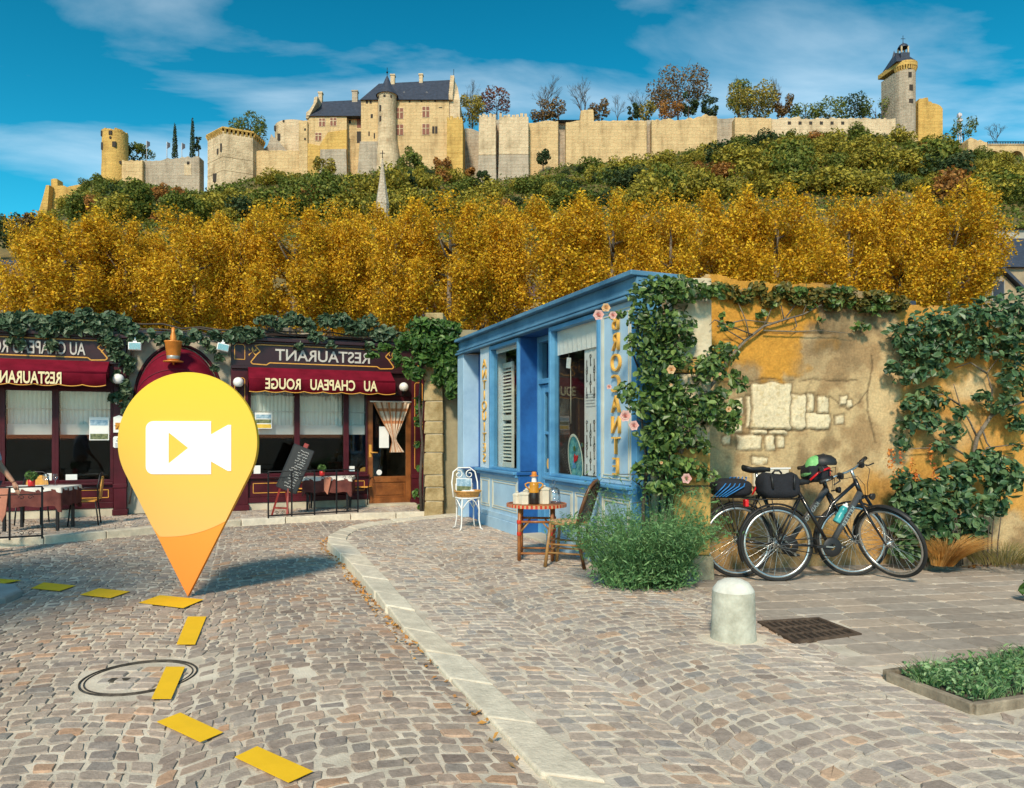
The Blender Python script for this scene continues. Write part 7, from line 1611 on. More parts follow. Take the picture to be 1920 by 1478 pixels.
def climbing_rose():
    base = G(1235, 1084); t = thing("climbing_rose", "tall climbing rose with pink flowers between the blue shop and the stone pier", "rose", base); inv = Matrix.Translation(-Vector(base)); Y0 = 7.02
    L = lambda px, py, Y=Y0: P(px, py, Y) - base
    def stem(name, pts, r0, r1, m=m_bark, Y=Y0): b = MB(); n = len(pts); b.tube([L(*p) if len(p) == 3 else L(p[0], p[1], Y) for p in pts], [r0+(r1-r0)*i/(n-1) for i in range(n)], 8); return b.build(name, m, t)
    mg = mat("grey green stem", (0.20,0.20,0.12), .9, var=.4, scale=6, bump=.8, bscale=25, bdist=.02, col2=(.33,.32,.22))
    stem("trunk", [(1226,1090),(1224,1000),(1229,920),(1222,850),(1232,760),(1226,660),(1240,580)], .047, .02, mg); stem("trunk", [(1258,1090),(1256,990),(1262,900),(1250,800),(1262,700),(1255,600)], .05, .02, m_barkd); stem("trunk", [(1243,1090),(1246,980),(1238,880),(1244,780)], .03, .015, m_bark); stem("trunk", [(1210,1085),(1206,960),(1212,860),(1200,760)], .022, .01, m_barkd)
    b = MB(); r = random.Random(2)
    for i in range(26):
        x, y = r.uniform(1200,1275), r.uniform(600,1000); a = L(x, y, 7.05+r.uniform(0,.1)); b.tube([a, a+Vector((r.uniform(-.15,.15), r.uniform(-.15,.05), r.uniform(.1,.25))), a+Vector((r.uniform(-.3,.3), r.uniform(-.3,.0), r.uniform(.1,.5)))], [.012,.008,.004], 5)
    b.build("twigs", m_barkd, t)
    # long arm trained over the garden wall
    W_ = lambda px, py, o=.07: Vector(at_wall(o)(px, py, 0)) - base
    def arm(name, pts, r0, r1): b = MB(); n = len(pts); b.tube([W_(*p) if p[0] > 1342 else L(p[0], p[1], 6.88) for p in pts], [r0+(r1-r0)*i/(n-1) for i in range(n)], 7); b.build(name, m_bark, t)
    arm("branch", [(1275,850),(1297,800),(1318,742),(1345,708),(1368,670),(1398,638),(1432,612),(1470,600),(1505,590),(1540,572)], .026, .007)
    for p in ([(1405,632),(1398,600),(1385,570),(1392,540)],[(1412,628),(1340,600),(1330,610)],[(1432,612),(1450,570),(1480,530)],[(1470,600),(1465,575),(1452,545)],[(1470,600),(1500,560),(1530,540)],[(1398,640),(1365,620),(1345,600)],[(1345,612),(1395,600),(1450,606),(1480,596)],[(1432,620),(1490,622),(1540,620),(1600,626)],[(1505,590),(1512,570),(1500,545)],[(1490,596),(1494,612),(1480,622)]): arm("side_branch", p, .008, .003)
    B1 = [(1222,534,38,15),(1262,532,30,14),(1212,556,44,22),(1270,548,52,26),(1325,548,36,18),(1200,598,32,26),(1250,612,52,30),(1216,660,30,36),(1262,665,34,30),(1290,640,16,14),(1356,612,16,10),(1230,705,44,26),(1272,740,46,24),(1352,662,34,20),(1330,694,44,26),(1384,722,20,14),(1216,760,46,28),(1266,782,44,28),(1322,765,46,30),(1360,795,26,20),(1376,770,16,24),(1232,822,46,30),(1288,822,34,26),(1240,870,48,26),(1285,878,40,22),(1240,912,40,18),(1322,892,24,14),(1320,840,18,12),(1196,880,14,22),(1160,592,20,10),(1176,735,26,22),(1186,640,14,28),(1350,740,22,16)]
    V, Fq = blob_leaves(B1, at_Y(6.86), 3900, .056, 12, flat=.9); leaf_obj("foliage", np.asarray(V) - np.array(base), Fq, m_rose, t)
    B0 = [(1240,560,60,30),(1235,640,45,60),(1235,740,40,60),(1240,830,40,60),(1320,690,30,40),(1330,770,30,40)]
    V, Fq = blob_leaves(B0, at_Y(7.0), 700, .07, 13, flat=.5); leaf_obj("inner_foliage", np.asarray(V) - np.array(base), Fq, m_rose, t)
    Bt = [(x_, 548+10*math.sin(x_*.11)+(x_-1340)*.06, 20, 15) for x_ in range(1346, 1700, 24)]
    V, Fq = blob_leaves(Bt, at_wall(.02), 1500, .058, 19, flat=.9); leaf_obj("crest_foliage", np.asarray(V) - np.array(base), Fq, m_brownleaf, t)
    Bw = [(1362,652,12,8),(1378,700,14,9),(1352,590,8,6),(1412,548,12,8),(1448,565,12,8),(1490,560,14,9),(1520,575,10,8),(1560,568,22,8),(1596,572,12,8),(1640,580,26,14),(1612,612,18,10),(1655,560,20,12),(1428,590,9,6),(1500,545,20,10),(1570,545,24,10),(1464,548,18,8),(1390,560,16,10),(1540,600,8,8)]
    V, Fq = blob_leaves(Bw, at_wall(.08), 420, .06, 14, flat=.5); leaf_obj("wall_foliage", np.asarray(V) - np.array(base), Fq, m_rose, t)
    for i, (px, py, r_, pk) in enumerate(((1122,592,.066,1),(1136,578,.055,0),(1149,592,.05,1),(1142,726,.032,1),(1172,781,.072,1),(1188,799,.062,1),(1258,694,.056,0),(1287,898,.064,1),(1366,768,.036,0),(1350,702,.02,0),(1240,868,.02,0),(1258,722,.018,0))):
        flower(t, L(px, py, 6.58), r_*.82, m_petal if pk else m_petal2, i)
climbing_rose()
def wall_shrub():
    base = Vector(at_wall(.15)(1818, 1050, 0)); base.z = 0; t = thing("wall_shrub", "dark leafed shrub trained over the right end of the ochre wall", "shrub", base)
    W_ = lambda px, py, o=.09: Vector(at_wall(o)(px, py, 0)) - base
    def arm(name, pts, r0, r1): b = MB(); n = len(pts); b.tube([W_(*p) for p in pts], [r0+(r1-r0)*i/(n-1) for i in range(n)], 7); b.build(name, m_bark, t)
    arm("stem", [(1818,1050),(1815,960),(1820,880),(1832,820),(1858,780),(1890,762),(1930,750)], .03, .014)
    for p in ([(1832,820),(1818,790),(1800,760),(1788,720)],[(1858,780),(1860,730),(1850,700),(1880,660)],[(1820,860),(1780,835),(1740,840),(1700,842)],[(1840,800),(1850,830),(1865,850),(1900,860)],[(1800,760),(1770,740),(1740,740)],[(1815,900),(1850,840),(1930,830)],[(1850,700),(1820,680),(1790,690)]): arm("branch", p, .012, .004)
    B = [(1690,628,36,28),(1735,612,46,34),(1790,602,48,34),(1845,594,46,40),(1900,586,40,48),(1720,662,46,28),(1775,652,52,28),(1835,648,44,30),(1895,650,40,44),(1680,690,26,14),(1716,700,30,18),(1690,712,18,16),(1752,690,26,22),(1895,712,36,32),(1706,760,30,20),(1745,748,34,24),(1700,798,26,22),(1738,790,28,24),(1690,830,18,18),(1780,812,22,24),(1800,775,20,16),(1870,760,36,22),(1905,790,24,26),(1838,742,20,14),(1905,836,14,10),(1760,840,16,16),(1668,690,14,10)]
    V, Fq = blob_leaves(B, at_wall(.14), 2900, .066, 22, flat=.6); leaf_obj("foliage", np.asarray(V) - np.array(base), Fq, m_ivy, t)
wall_shrub()
def border_shrub():
    base = Vector(at_wall(.45)(1790, 1050, 0)); base.z = .05; t = thing("border_shrub", "broad leafed green shrub with orange flower spikes behind the bicycle's front wheel", "shrub", base); r = random.Random(4)
    B = [(1690,905,26,24),(1725,925,36,20),(1752,905,28,18),(1690,940,30,20),(1790,888,40,30),(1838,868,36,28),(1868,905,34,30),(1850,945,34,24),(1795,935,36,26),(1740,955,40,26),(1700,985,34,32),(1755,992,34,30),(1690,1030,28,24),(1810,985,34,26),(1875,890,26,40),(1730,1030,30,24)]
    V, Fq = blob_leaves(B, at_wall(.30), 2100, .078, 32, flat=1.0); leaf_obj("foliage", np.asarray(V) - np.array(base), Fq, m_ivy, t)
    b = MB()
    for i in range(16): a = Vector((r.uniform(-.5,.5), r.uniform(-.1,.1), 0)); b.tube([a, a*1.1+Vector((0,.05,.25)), a*1.25+Vector((0,.1,.5))], [.009,.007,.004], 5)
    b.build("stems", m_barkd, t); mo = island_mat("orange floret", [(0.62,0.16,0.02),(0.70,0.28,0.05),(0.55,0.10,0.04)], .6, trans=.2)
    for px, py, h in ((1676,900,.30),(1690,885,.25),(1712,890,.18),(1745,870,.22),(1752,900,.14),(1718,905,.1),(1668,880,.2)):
        c = Vector(at_wall(.5)(px, py, 0)) - base; n = 46; q = RNG.random(n); p = np.stack([c.x+RNG.normal(size=n)*.02*(1.2-q), c.y+RNG.normal(size=n)*.02, c.z+q*h], axis=1); V, Fq = leaf_mesh(p, .026, px, .5, k=4); leaf_obj("flower_spike", V, Fq, mo, t)
border_shrub()
def blades(n, base, rad, lean, hh, w, seed, droop=.5, segs=6, sx=1.0, sy=1.0, hjit=.3):
    r = np.random.default_rng(seed); V = []; Fs = []; off = 0
    for i in range(n):
        a = r.random()*6.283; rr = rad*math.sqrt(r.random()); b = np.array([base[0]+rr*math.cos(a)*sx, base[1]+rr*math.sin(a)*sy, base[2]])
        dirv = np.array([math.cos(a)*sx, math.sin(a)*sy])*(.25+.75*rr/rad)*lean + r.normal(size=2)*.12*lean; h = hh*(1+hjit*(r.random()-.6)); side = np.array([-math.sin(a+1), math.cos(a+1)])*w*.5
        for s in range(segs+1):
            f = s/segs; p = b + np.array([dirv[0]*f**1.3, dirv[1]*f**1.3, h*(f - droop*f*f*.5)]); ww = (1-f)**.6
            V += [(p[0]-side[0]*ww, p[1]-side[1]*ww, p[2]), (p[0]+side[0]*ww, p[1]+side[1]*ww, p[2])]
        for s in range(segs): q = off+2*s; Fs.append((q, q+1, q+3, q+2))
        off += 2*(segs+1)
    return np.array(V), np.array(Fs)
m_straw = island_mat("straw blade", [(0.50,0.24,0.05),(0.62,0.34,0.10),(0.40,0.17,0.03),(0.66,0.42,0.16)], .6, trans=.3); m_oliv2 = island_mat("olive blade", [(0.16,0.15,0.04),(0.28,0.22,0.07),(0.10,0.10,0.03),(0.40,0.30,0.12)], .6, trans=.3)
def in_border(px): q = Vector(at_wall(.56)(px, 1050, 0)); q.z = .08; return q
p = in_border(1766); t = thing("straw_grass", "arching tuft of orange straw coloured grass beside the front wheel", "grass tuft", p); V, Fq = blades(700, (0,0,0), .10, .36, .52, .007, 3, droop=.95); V[:, 0] += np.abs(V[:, 2])*.40; leaf_obj("blades", V, Fq, m_straw, t)
p = in_border(1880); t = thing("olive_grass", "dull olive grass tuft under the shrub at the right edge", "grass tuft", p); V, Fq = blades(520, (0,0,0), .30, .4, .42, .006, 4, droop=1.2); leaf_obj("blades", V, Fq, m_oliv2, t)
# low stone edging of the wall border with soil behind it
e0 = G(1735, 1070); e1 = G(1925, 1052); dv = (e1-e0).normalized(); t = thing("border_edging", "low row of mossy edging stones along the wall border at the right", "edging", e0, math.atan2(dv.y, dv.x)); b = MB(); r = random.Random(1); x = 0
while x < 3.0: w = r.uniform(.28,.46); b.box(x, x+w-.012, 0, .13, -.05, .10+r.uniform(-.008,.008)); x += w
b.build("stones", mat("mossy edging", (0.20,0.155,0.11), .95, var=.4, scale=6, bump=.8, bscale=30, bdist=.01, col2=(.30,.25,.17)), t, bevel=.015)
b = MB(); b.box(.02, 3.0, .135, .62, -.05, .07); b.build("border_soil", m_soil, t); b = MB(); b.box(0, .13, .132, .6, -.05, .098); b.build("end_stone", mat("mossy edging", (.2,.15,.11)), t, bevel=.015)
n = 260; q = RNG.random((n, 2)); pts = np.array([list(e0 + dv*float(.5+a*1.6) + Vector((dv.y, -dv.x, 0))*float(.02+.13*b_**1.5) + Vector((0,0,.012))) for a, b_ in q]); V, Fq = leaf_mesh(pts, .03, 5, 1.5, k=4); tag(leaf_obj("fallen_leaves", V, Fq, m_rust), "fallen brown leaves gathered along the border edging", "leaves", kind="stuff")
# ---- lavender
def lavender():
    base = G(1206, 1100); t = thing("lavender_bush", "big bushy green lavender in front of the blue shop's near corner", "lavender", base); r = np.random.default_rng(8); mL = island_mat("lavender green", [(0.05,0.13,0.04),(0.10,0.22,0.07),(0.15,0.29,0.10),(0.06,0.16,0.055),(0.23,0.37,0.15),(0.085,0.19,0.075)], .55, trans=.2)
    V, Fq = blades(760, (0,0,.02), .30, .40, .66, .006, 9, droop=.28, sx=1.18, sy=.8); V2, F2 = blades(300, (.10,.05,.05), .26, .40, 1.0, .005, 10, droop=.25, sx=1.0, sy=.8)
    leaf_obj("stems", np.concatenate([V, V2]), np.concatenate([Fq, F2+len(V)]), mL, t)
    P_ = []
    for i in range(760):
        q = V[i*14:(i+1)*14].reshape(7, 2, 3).mean(axis=1)
        for s in range(1, 7):
            for k in range(3): P_.append(q[s] + r.normal(size=3)*.014)
    for i in range(300):
        q = V2[i*14:(i+1)*14].reshape(7, 2, 3).mean(axis=1)
        for s in range(2, 7): P_.append(q[s] + r.normal(size=3)*.006)
    V3, F3 = leaf_mesh(np.array(P_), .042, 11, .9, None, 4, asp=.26); leaf_obj("leaves", V3, F3, mL, t)
    p_, d_ = blob_pts(1700, (0,0,.13), (.54,.34,.2), 4, .3); p_[:, 2] = np.maximum(p_[:, 2], .02); V4, F4 = leaf_mesh(p_, .045, 12, .5, d_, 4, asp=.3); leaf_obj("lower_leaves", V4, F4, mL, t)
lavender()
# ---- creeper over the restaurant, wisteria in the corner
def at_rest(off): return lambda px, py, d: (lambda u: REST.w(u, -off-d, REST.z(px, py, -off-d)))(REST.u(px, -off-d))
def creeper():
    o = REST.w(0); t = thing("creeper", "grey green vine creeping along the top of the restaurant above the sign boards", "vine", o); r = random.Random(7); B = []
    for px in range(-60, 250, 16): B.append((px, r.uniform(596, 628), r.uniform(14, 24), r.uniform(9, 17)))
    for px in range(-60, 240, 22): B.append((px, r.uniform(588, 604), 18, 10))
    for px in range(250, 440, 17): B.append((px, r.uniform(622, 642), r.uniform(10, 16), r.uniform(7, 12)))
    for px in range(440, 745, 14): B.append((px, r.uniform(598, 634), r.uniform(12, 22), r.uniform(8, 15)))
    for y in range(640, 770, 9): B.append((r.uniform(212, 244), y, r.uniform(7, 14), 9))
    B += [(40,645,9,10),(100,650,12,10),(20,640,8,8),(205,640,18,10),(395,655,10,8),(412,670,9,8),(402,690,6,8),(620,645,10,8),(690,650,9,7),(560,648,10,6)]
    V, Fq = blob_leaves(B, at_rest(.16), 5600, .105, 42, flat=.6); leaf_obj("foliage", np.asarray(V)-np.array(o), Fq, m_vine, t)
    b = MB()
    for k in range(3): b.tube([REST.w(REST.u(px), -.03, 3.22+.06*k+r.uniform(-.05,.05)) - o for px in range(-80, 760, 35)], .015, 6)
    b.tube([REST.w(REST.u(243+4*math.sin(y*.05)), -.03, REST.z(243, y)) - o for y in range(620, 968, 25)], .016, 6); b.build("stem", m_barkd, t)
creeper()
def wisteria():
    o = P(800, 962, 13.6); o.z = 0; t = thing("wisteria", "fresh green wisteria hanging over the stone pillar beside the blue shop", "wisteria", o); r = random.Random(3); mL = at_Y(12.75)
    B = [(800,612,36,16),(840,618,26,16),(775,640,34,16),(815,645,40,20),(850,650,20,26),(800,670,30,18),(838,685,26,26),(850,715,16,26),(825,712,16,14),(780,700,18,14),(765,690,8,20),(758,650,16,8),(745,672,8,18),(846,740,9,12),(720,652,20,6),(702,668,14,5)]
    V, Fq = blob_leaves(B, mL, 3000, .10, 52, flat=.9); V[:, :] = V; leaf_obj("foliage", np.asarray(V)-np.array(o), Fq, m_wis, t)
    B2 = [(786,768,7,14),(784,790,8,10),(782,835,5,8),(788,880,6,8),(781,925,8,8),(790,950,5,6),(786,750,6,8)]
    V, Fq = blob_leaves(B2, at_Y(13.2), 190, .08, 53, flat=.6); leaf_obj("low_foliage", np.asarray(V)-np.array(o), Fq, m_wis, t)
    b = MB(); L = lambda px, py, Y=13.1: P(px, py, Y)-o
    b.tube([L(790,960),(L(788,900)),L(792,830),L(786,760),L(790,690),L(810,640),L(840,620)], [.03,.028,.024,.022,.02,.015,.008], 7); b.tube([L(794,960),L(796,880),L(790,800),L(796,720),L(780,660),L(740,645)], [.02,.018,.016,.014,.01,.006], 6); b.build("stem", m_barkd, t)
wisteria()
# ================================================================== THINGS IN THE STREET
m_gran = mat("pale granite", (0.42,0.40,0.31), .9, var=.28, scale=7, bump=.7, bscale=60, bdist=.006, col2=(.58,.56,.46))
t = thing("stone_bollard", "short pale stone bollard with a domed top beside the drain grate", "bollard", BOLL); b = MB(); hB = .41
b.lathe([(.158,-.05),(.155,0),(.150,.03),(.142,hB-.10),(.140,hB-.085)], n=36); b.build("shaft", m_gran, t)
b = MB(); b.lathe([(.1405,hB-.0845),(.137,hB-.072),(.105,hB-.028),(.06,hB-.006),(.001,hB)], n=36); b.build("cap", mat("pale granite cap", (0.56,0.54,0.47), .9, var=.14, scale=9, bump=.7, bscale=70, bdist=.005, col2=(.68,.66,.58)), t)
b = MB(); b.slab([(BOLL.x+.23*math.cos(a)*(1+.08*math.sin(3*a)), BOLL.y+.21*math.sin(a)) for a in np.linspace(0, 6.283, 26)[:-1]], -.05, -.001); tag(b.build("mortar_pad", m_grout), kind="structure")
# drain grate
def grate():
    c = [Vector((x, y)) for x, y in gq]; o = (c[0]+c[1]+c[2]+c[3])/4; t = thing("drain_grate", "rusty square iron drain grate set in the paving behind the bollard", "drain grate", (o.x, o.y, 0)); ru = mat("rusty iron", (0.085,0.055,0.04), .75, metal=.3, var=.4, scale=14, bump=.5, bscale=60, bdist=.004, col2=(.17,.115,.08)); q = [v-o for v in c]
    def pt(s, r_): return q[0].lerp(q[1], s).lerp(q[3].lerp(q[2], s), r_)
    def strip(mb, s0, s1, r0, r1, z0, z1): p = [pt(s0, r0), pt(s1, r0), pt(s1, r1), pt(s0, r1)]; mb.hexa([(v.x, v.y, z0) for v in reversed(p)], [(v.x, v.y, z1) for v in reversed(p)])
    f = MB(); e = .06
    strip(f, 0, 1, 0, e, -.01, .016); strip(f, 0, 1, 1-e, 1, -.01, .016); strip(f, 0, e, e, 1-e, -.01, .016); strip(f, 1-e, 1, e, 1-e, -.01, .016); f.build("frame", ru, t)
    g_ = MB()
    for r_ in (.345, .655): strip(g_, e, 1-e, r_-.022, r_+.022, .0, .013)
    n = 9
    for k in range(3):
        r0, r1 = ((e, .323), (.367, .633), (.677, 1-e))[k]
        for i in range(1, n): s_ = e+(1-2*e)*i/n; strip(g_, s_-.018, s_+.018, r0, r1, .0, .012)
    g_.build("bars", ru, t)
    p = MB(); strip(p, .01, .99, .01, .99, -.01, .0045); p.build("dark_pit_sheet", m_dark, t)  # dark sheet under the bars stands in for the shade of a pit
grate()
# manhole cover: iron rings round a paved lid
def manhole():
    t = thing("manhole_cover", "round manhole cover paved with setts inside two dark iron rings", "manhole cover", (MH_C.x, MH_C.y, MH_C.z)); ir = mat("worn iron ring", (0.035,0.03,0.026), .6, metal=.5, var=.5, scale=20, bump=.5, bscale=80, bdist=.004, col2=(.12,.10,.08)); b = MB(); R_ = MH_R
    b.lathe([(R_*.96,-.05),(R_*.96,.001),(R_*.985,.001),(R_*.985,-.05)], n=56); b.build("outer_ring", ir, t); b = MB(); b.lathe([(R_*.89,-.05),(R_*.89,.000),(R_*.905,.000),(R_*.905,-.05)], n=56); b.build("inner_ring", ir, t)
    b = MB(); b.lathe([(.001,-.008),(R_*.88,-.008)], n=40); b.lathe([(R_*.905,-.012),(R_*.95,-.012)], n=40); b.build("mortar", m_grout, t)
    Q = []; r = random.Random(3); y = -R_
    while y < R_:
        h_ = .10; x = -R_ + r.uniform(-.05, 0)
        while x < R_: w = r.uniform(.10,.15); Q.append([(x,y),(x+w,y),(x+w,y+h_),(x,y+h_)]); x += w
        y += h_
    Q = np.array(Q); Q = Q[np.abs(np.linalg.norm(Q, axis=2)).max(axis=1) < R_*.90]; V, Fq = quads_to_stones(Q, np.zeros(len(Q)), 3, gap=.007, jit=.004, thick=.03); np_mesh("paved_lid", V, Fq, m_cob, t)
    b = MB(); p = GR(222, 1276) - MH_C; b.box(p.x-.05, p.x+.06, p.y-.02, p.y+.025, -.02, .006); b.build("lifting_keyhole", ir, t)
manhole()
p = GR(785, 990, .0); t = thing("cover_plate", "small rusty metal cover plate in the street near the shop", "cover plate", G(783, 990, -.08), .1); b = MB(); b.box(-.2,.2,-.11,.11,-.02,.008); b.build("plate", mat("rusty plate", (0.30,0.17,0.09), .8, var=.3, scale=12, bump=.4, bscale=60), t, bevel=.004); b = MB()
for k in range(4): b.box(-.15,.15,-.07+k*.04,-.055+k*.04,.008,.011)
b.build("ridges", mat("rusty plate", (0,0,0)), t)
# planting bed
def bed():
    c = BED; o = Vector((2.32, 3.62, 0)); t = thing("planting_bed", "low planting bed edged with weathered boards in the lower right corner", "planting bed", o); wd = mat("weathered board", (0.20,0.155,0.105), .9, var=.35, scale=9, bump=.7, bscale=45, bdist=.006, col2=(.36,.29,.21)); L = lambda p: Vector((p[0]-o.x, p[1]-o.y, 0))
    for a, c_ in ((0,1),(1,2),(2,3),(0,5),(5,4)):
        A, B = L(c[a]), L(c[c_]); b = MB(); d = (B-A).normalized(); off = .021 if (a, c_) in ((0,1),) else 0; b.bar(A+d*off+Vector((0,0,.012)), B-d*.0+Vector((0,0,.012)), .04, .075); b.build("edging_board", wd, t, bevel=.006)
    s = MB(); s.slab([(x-o.x, y-o.y) for x, y in c], -.1, .02); s.build("soil", m_soil, t)
    r = np.random.default_rng(3); n = 6500; P_ = []
    xs_ = r.uniform(2.15, 5.2, n*3); ys_ = r.uniform(3.6, 5.0, n*3); k = in_poly(xs_, ys_, c) & (dist_poly(xs_, ys_, c+c[:1]) > .05); xs_, ys_ = xs_[k][:n], ys_[k][:n]
    mg = island_mat("bed green", [(0.04,0.11,0.035),(0.08,0.19,0.06),(0.13,0.27,0.10),(0.20,0.34,0.15),(0.05,0.13,0.045),(0.34,0.47,0.24),(0.24,0.40,0.12)], .5, trans=.25)
    z_ = .03 + .05*np.abs(r.normal(size=len(xs_))).clip(0, 1.6)*(.5+fbm(xs_*3, ys_*3, 3)); V, Fq = leaf_mesh(np.stack([xs_-o.x, ys_-o.y, z_], axis=1),   .027, 4, .8, None, 6, asp=.5); V2, F2 = [], []
    parts = [(V, Fq)]
    for i in range(150):
        j = r.integers(len(xs_)); V_, F_ = blades(26, (xs_[j]-o.x, ys_[j]-o.y, .03),   .07, .10, .13, .005, 50+i, droop=.7, segs=4); parts.append((V_, F_))
    off = 0; aV, aF = [], []
    for V_, F_ in parts: aV.append(V_); aF.append(F_+off); off += len(V_)
    g_ = leaf_obj("ground_cover", np.concatenate(aV), np.concatenate(aF), mg); g_.location = o; tag(g_, "bright green weeds and grass filling the planting bed", "ground cover", kind="stuff")
bed()
q = G(1945, 1130); t = thing("weed_plant", "yellow flowered weed growing between slabs at the right edge", "weed", q); p_, d_ = blob_pts(90, (-.02,0,.09), (.09,.09,.08), 4, .2); V, Fq = leaf_mesh(p_, .06, 5, .4, d_); leaf_obj("leaves", V, Fq, m_wis, t); b = MB()
for i, (x, z) in enumerate(((-.06,.10),(-.09,.07),(-.03,.14))): b.sphere((x,-.05,z), .016, 8)
b.build("flower", mat("yellow flower", (0.75,0.55,0.02), .6, bump=0), t)
# ---- bicycles
m_tyre = mat("tyre rubber", (0.018,0.018,0.018), .85, var=.2, scale=10, bump=.3, bscale=120); m_rim = mat("brushed rim", (0.52,0.52,0.51), .3, metal=.9, var=.1, bump=.05); m_steel = mat("bright steel", (0.55,0.55,0.54), .28, metal=.9, var=.1, bump=0); m_frame = mat("black frame paint", (0.010,0.010,0.012), .3, var=.2, bump=0, coat=.4); m_grey = mat("grey frame paint", (0.055,0.058,0.062), .35, var=.15, bump=0, coat=.3); m_plast = mat("black plastic", (0.015,0.015,0.016), .5, var=.2, bump=.1); m_fab = mat("black bag cloth", (0.012,0.013,0.018), .9, var=.3, scale=6, bump=.5, bscale=60, bdist=.01)
m_refl = mat("red lens", (0.55,0.01,0.015), .25, bump=0); m_amb = mat("amber reflector", (0.75,0.25,0.02), .3, bump=0)
RW = .358
def wheel(par, name_loc, mat4, hub=.03, guard=None):
    ty = MB(); n = 60
    ty.tube([(RW*math.cos(a)*.957, 0, RW*math.sin(a)*.957) for a in np.linspace(0, 6.283185, n+1)[:-1]], .0165, 10, closed=True); ty.xf(mat4); w = ty.build("wheel", m_tyre, par)
    rm = MB(); rr = RW-.034; rm.lathe([(rr-.018,-.010),(rr+.002,-.013),(rr+.004,.0),(rr+.002,.013),(rr-.018,.010),(rr-.022,0),(rr-.018,-.010)], n=60, mat=Matrix.Rotation(math.pi/2, 4, 'X')); rm.xf(mat4); rm.build("rim", m_rim, w)
    hb_ = MB(); hb_.tube([(0,-.055,0),(0,-.03,0),(0,-.0299,0),(0,.03,0),(0,.0301,0),(0,.055,0)], [.012,.012,hub,hub,.012,.012], 14); hb_.xf(mat4); hb_.build("hub", m_steel, w)
    sp = MB()
    for i in range(30):
        a = 2*math.pi*i/30; s_ = -1 if i % 2 else 1; c = a + (1.2 if (i//2) % 2 else -1.2); p0 = Vector((hub*.95*math.cos(c), s_*.026, hub*.95*math.sin(c))); p1 = Vector(((rr-.02)*math.cos(a), 0, (rr-.02)*math.sin(a))); sp.tube([p0, p1], .0016, 4, caps=False)
    sp.xf(mat4); sp.build("spokes", m_steel, w); return w
def guard_arc(par, mat4, a0, a1, m, name="mudguard"):
    g_ = MB(); R_ = RW+.022; vs = []; n = 26; prof = [(-.026,-.012),(-.018,.0),(0,.006),(.018,.0),(.026,-.012)]
    for i in range(n+1):
        a = a0+(a1-a0)*i/n
        for y, d in prof: vs.append(((R_+d)*math.cos(a), y, (R_+d)*math.sin(a)))
    g_.add(vs, [(i*5+j, i*5+j+1, (i+1)*5+j+1, (i+1)*5+j) for i in range(n) for j in range(4)], 0, True); s = MB()
    for sg in (-1, 1): s.tube([(0, sg*.05, 0), ((R_-.004)*math.cos(a0+.25), sg*.024, (R_-.004)*math.sin(a0+.25))], .0028, 5)
    g_.xf(mat4); o = g_.build(name, m, par); s.xf(mat4); s.build("stay", m_steel, o); return o
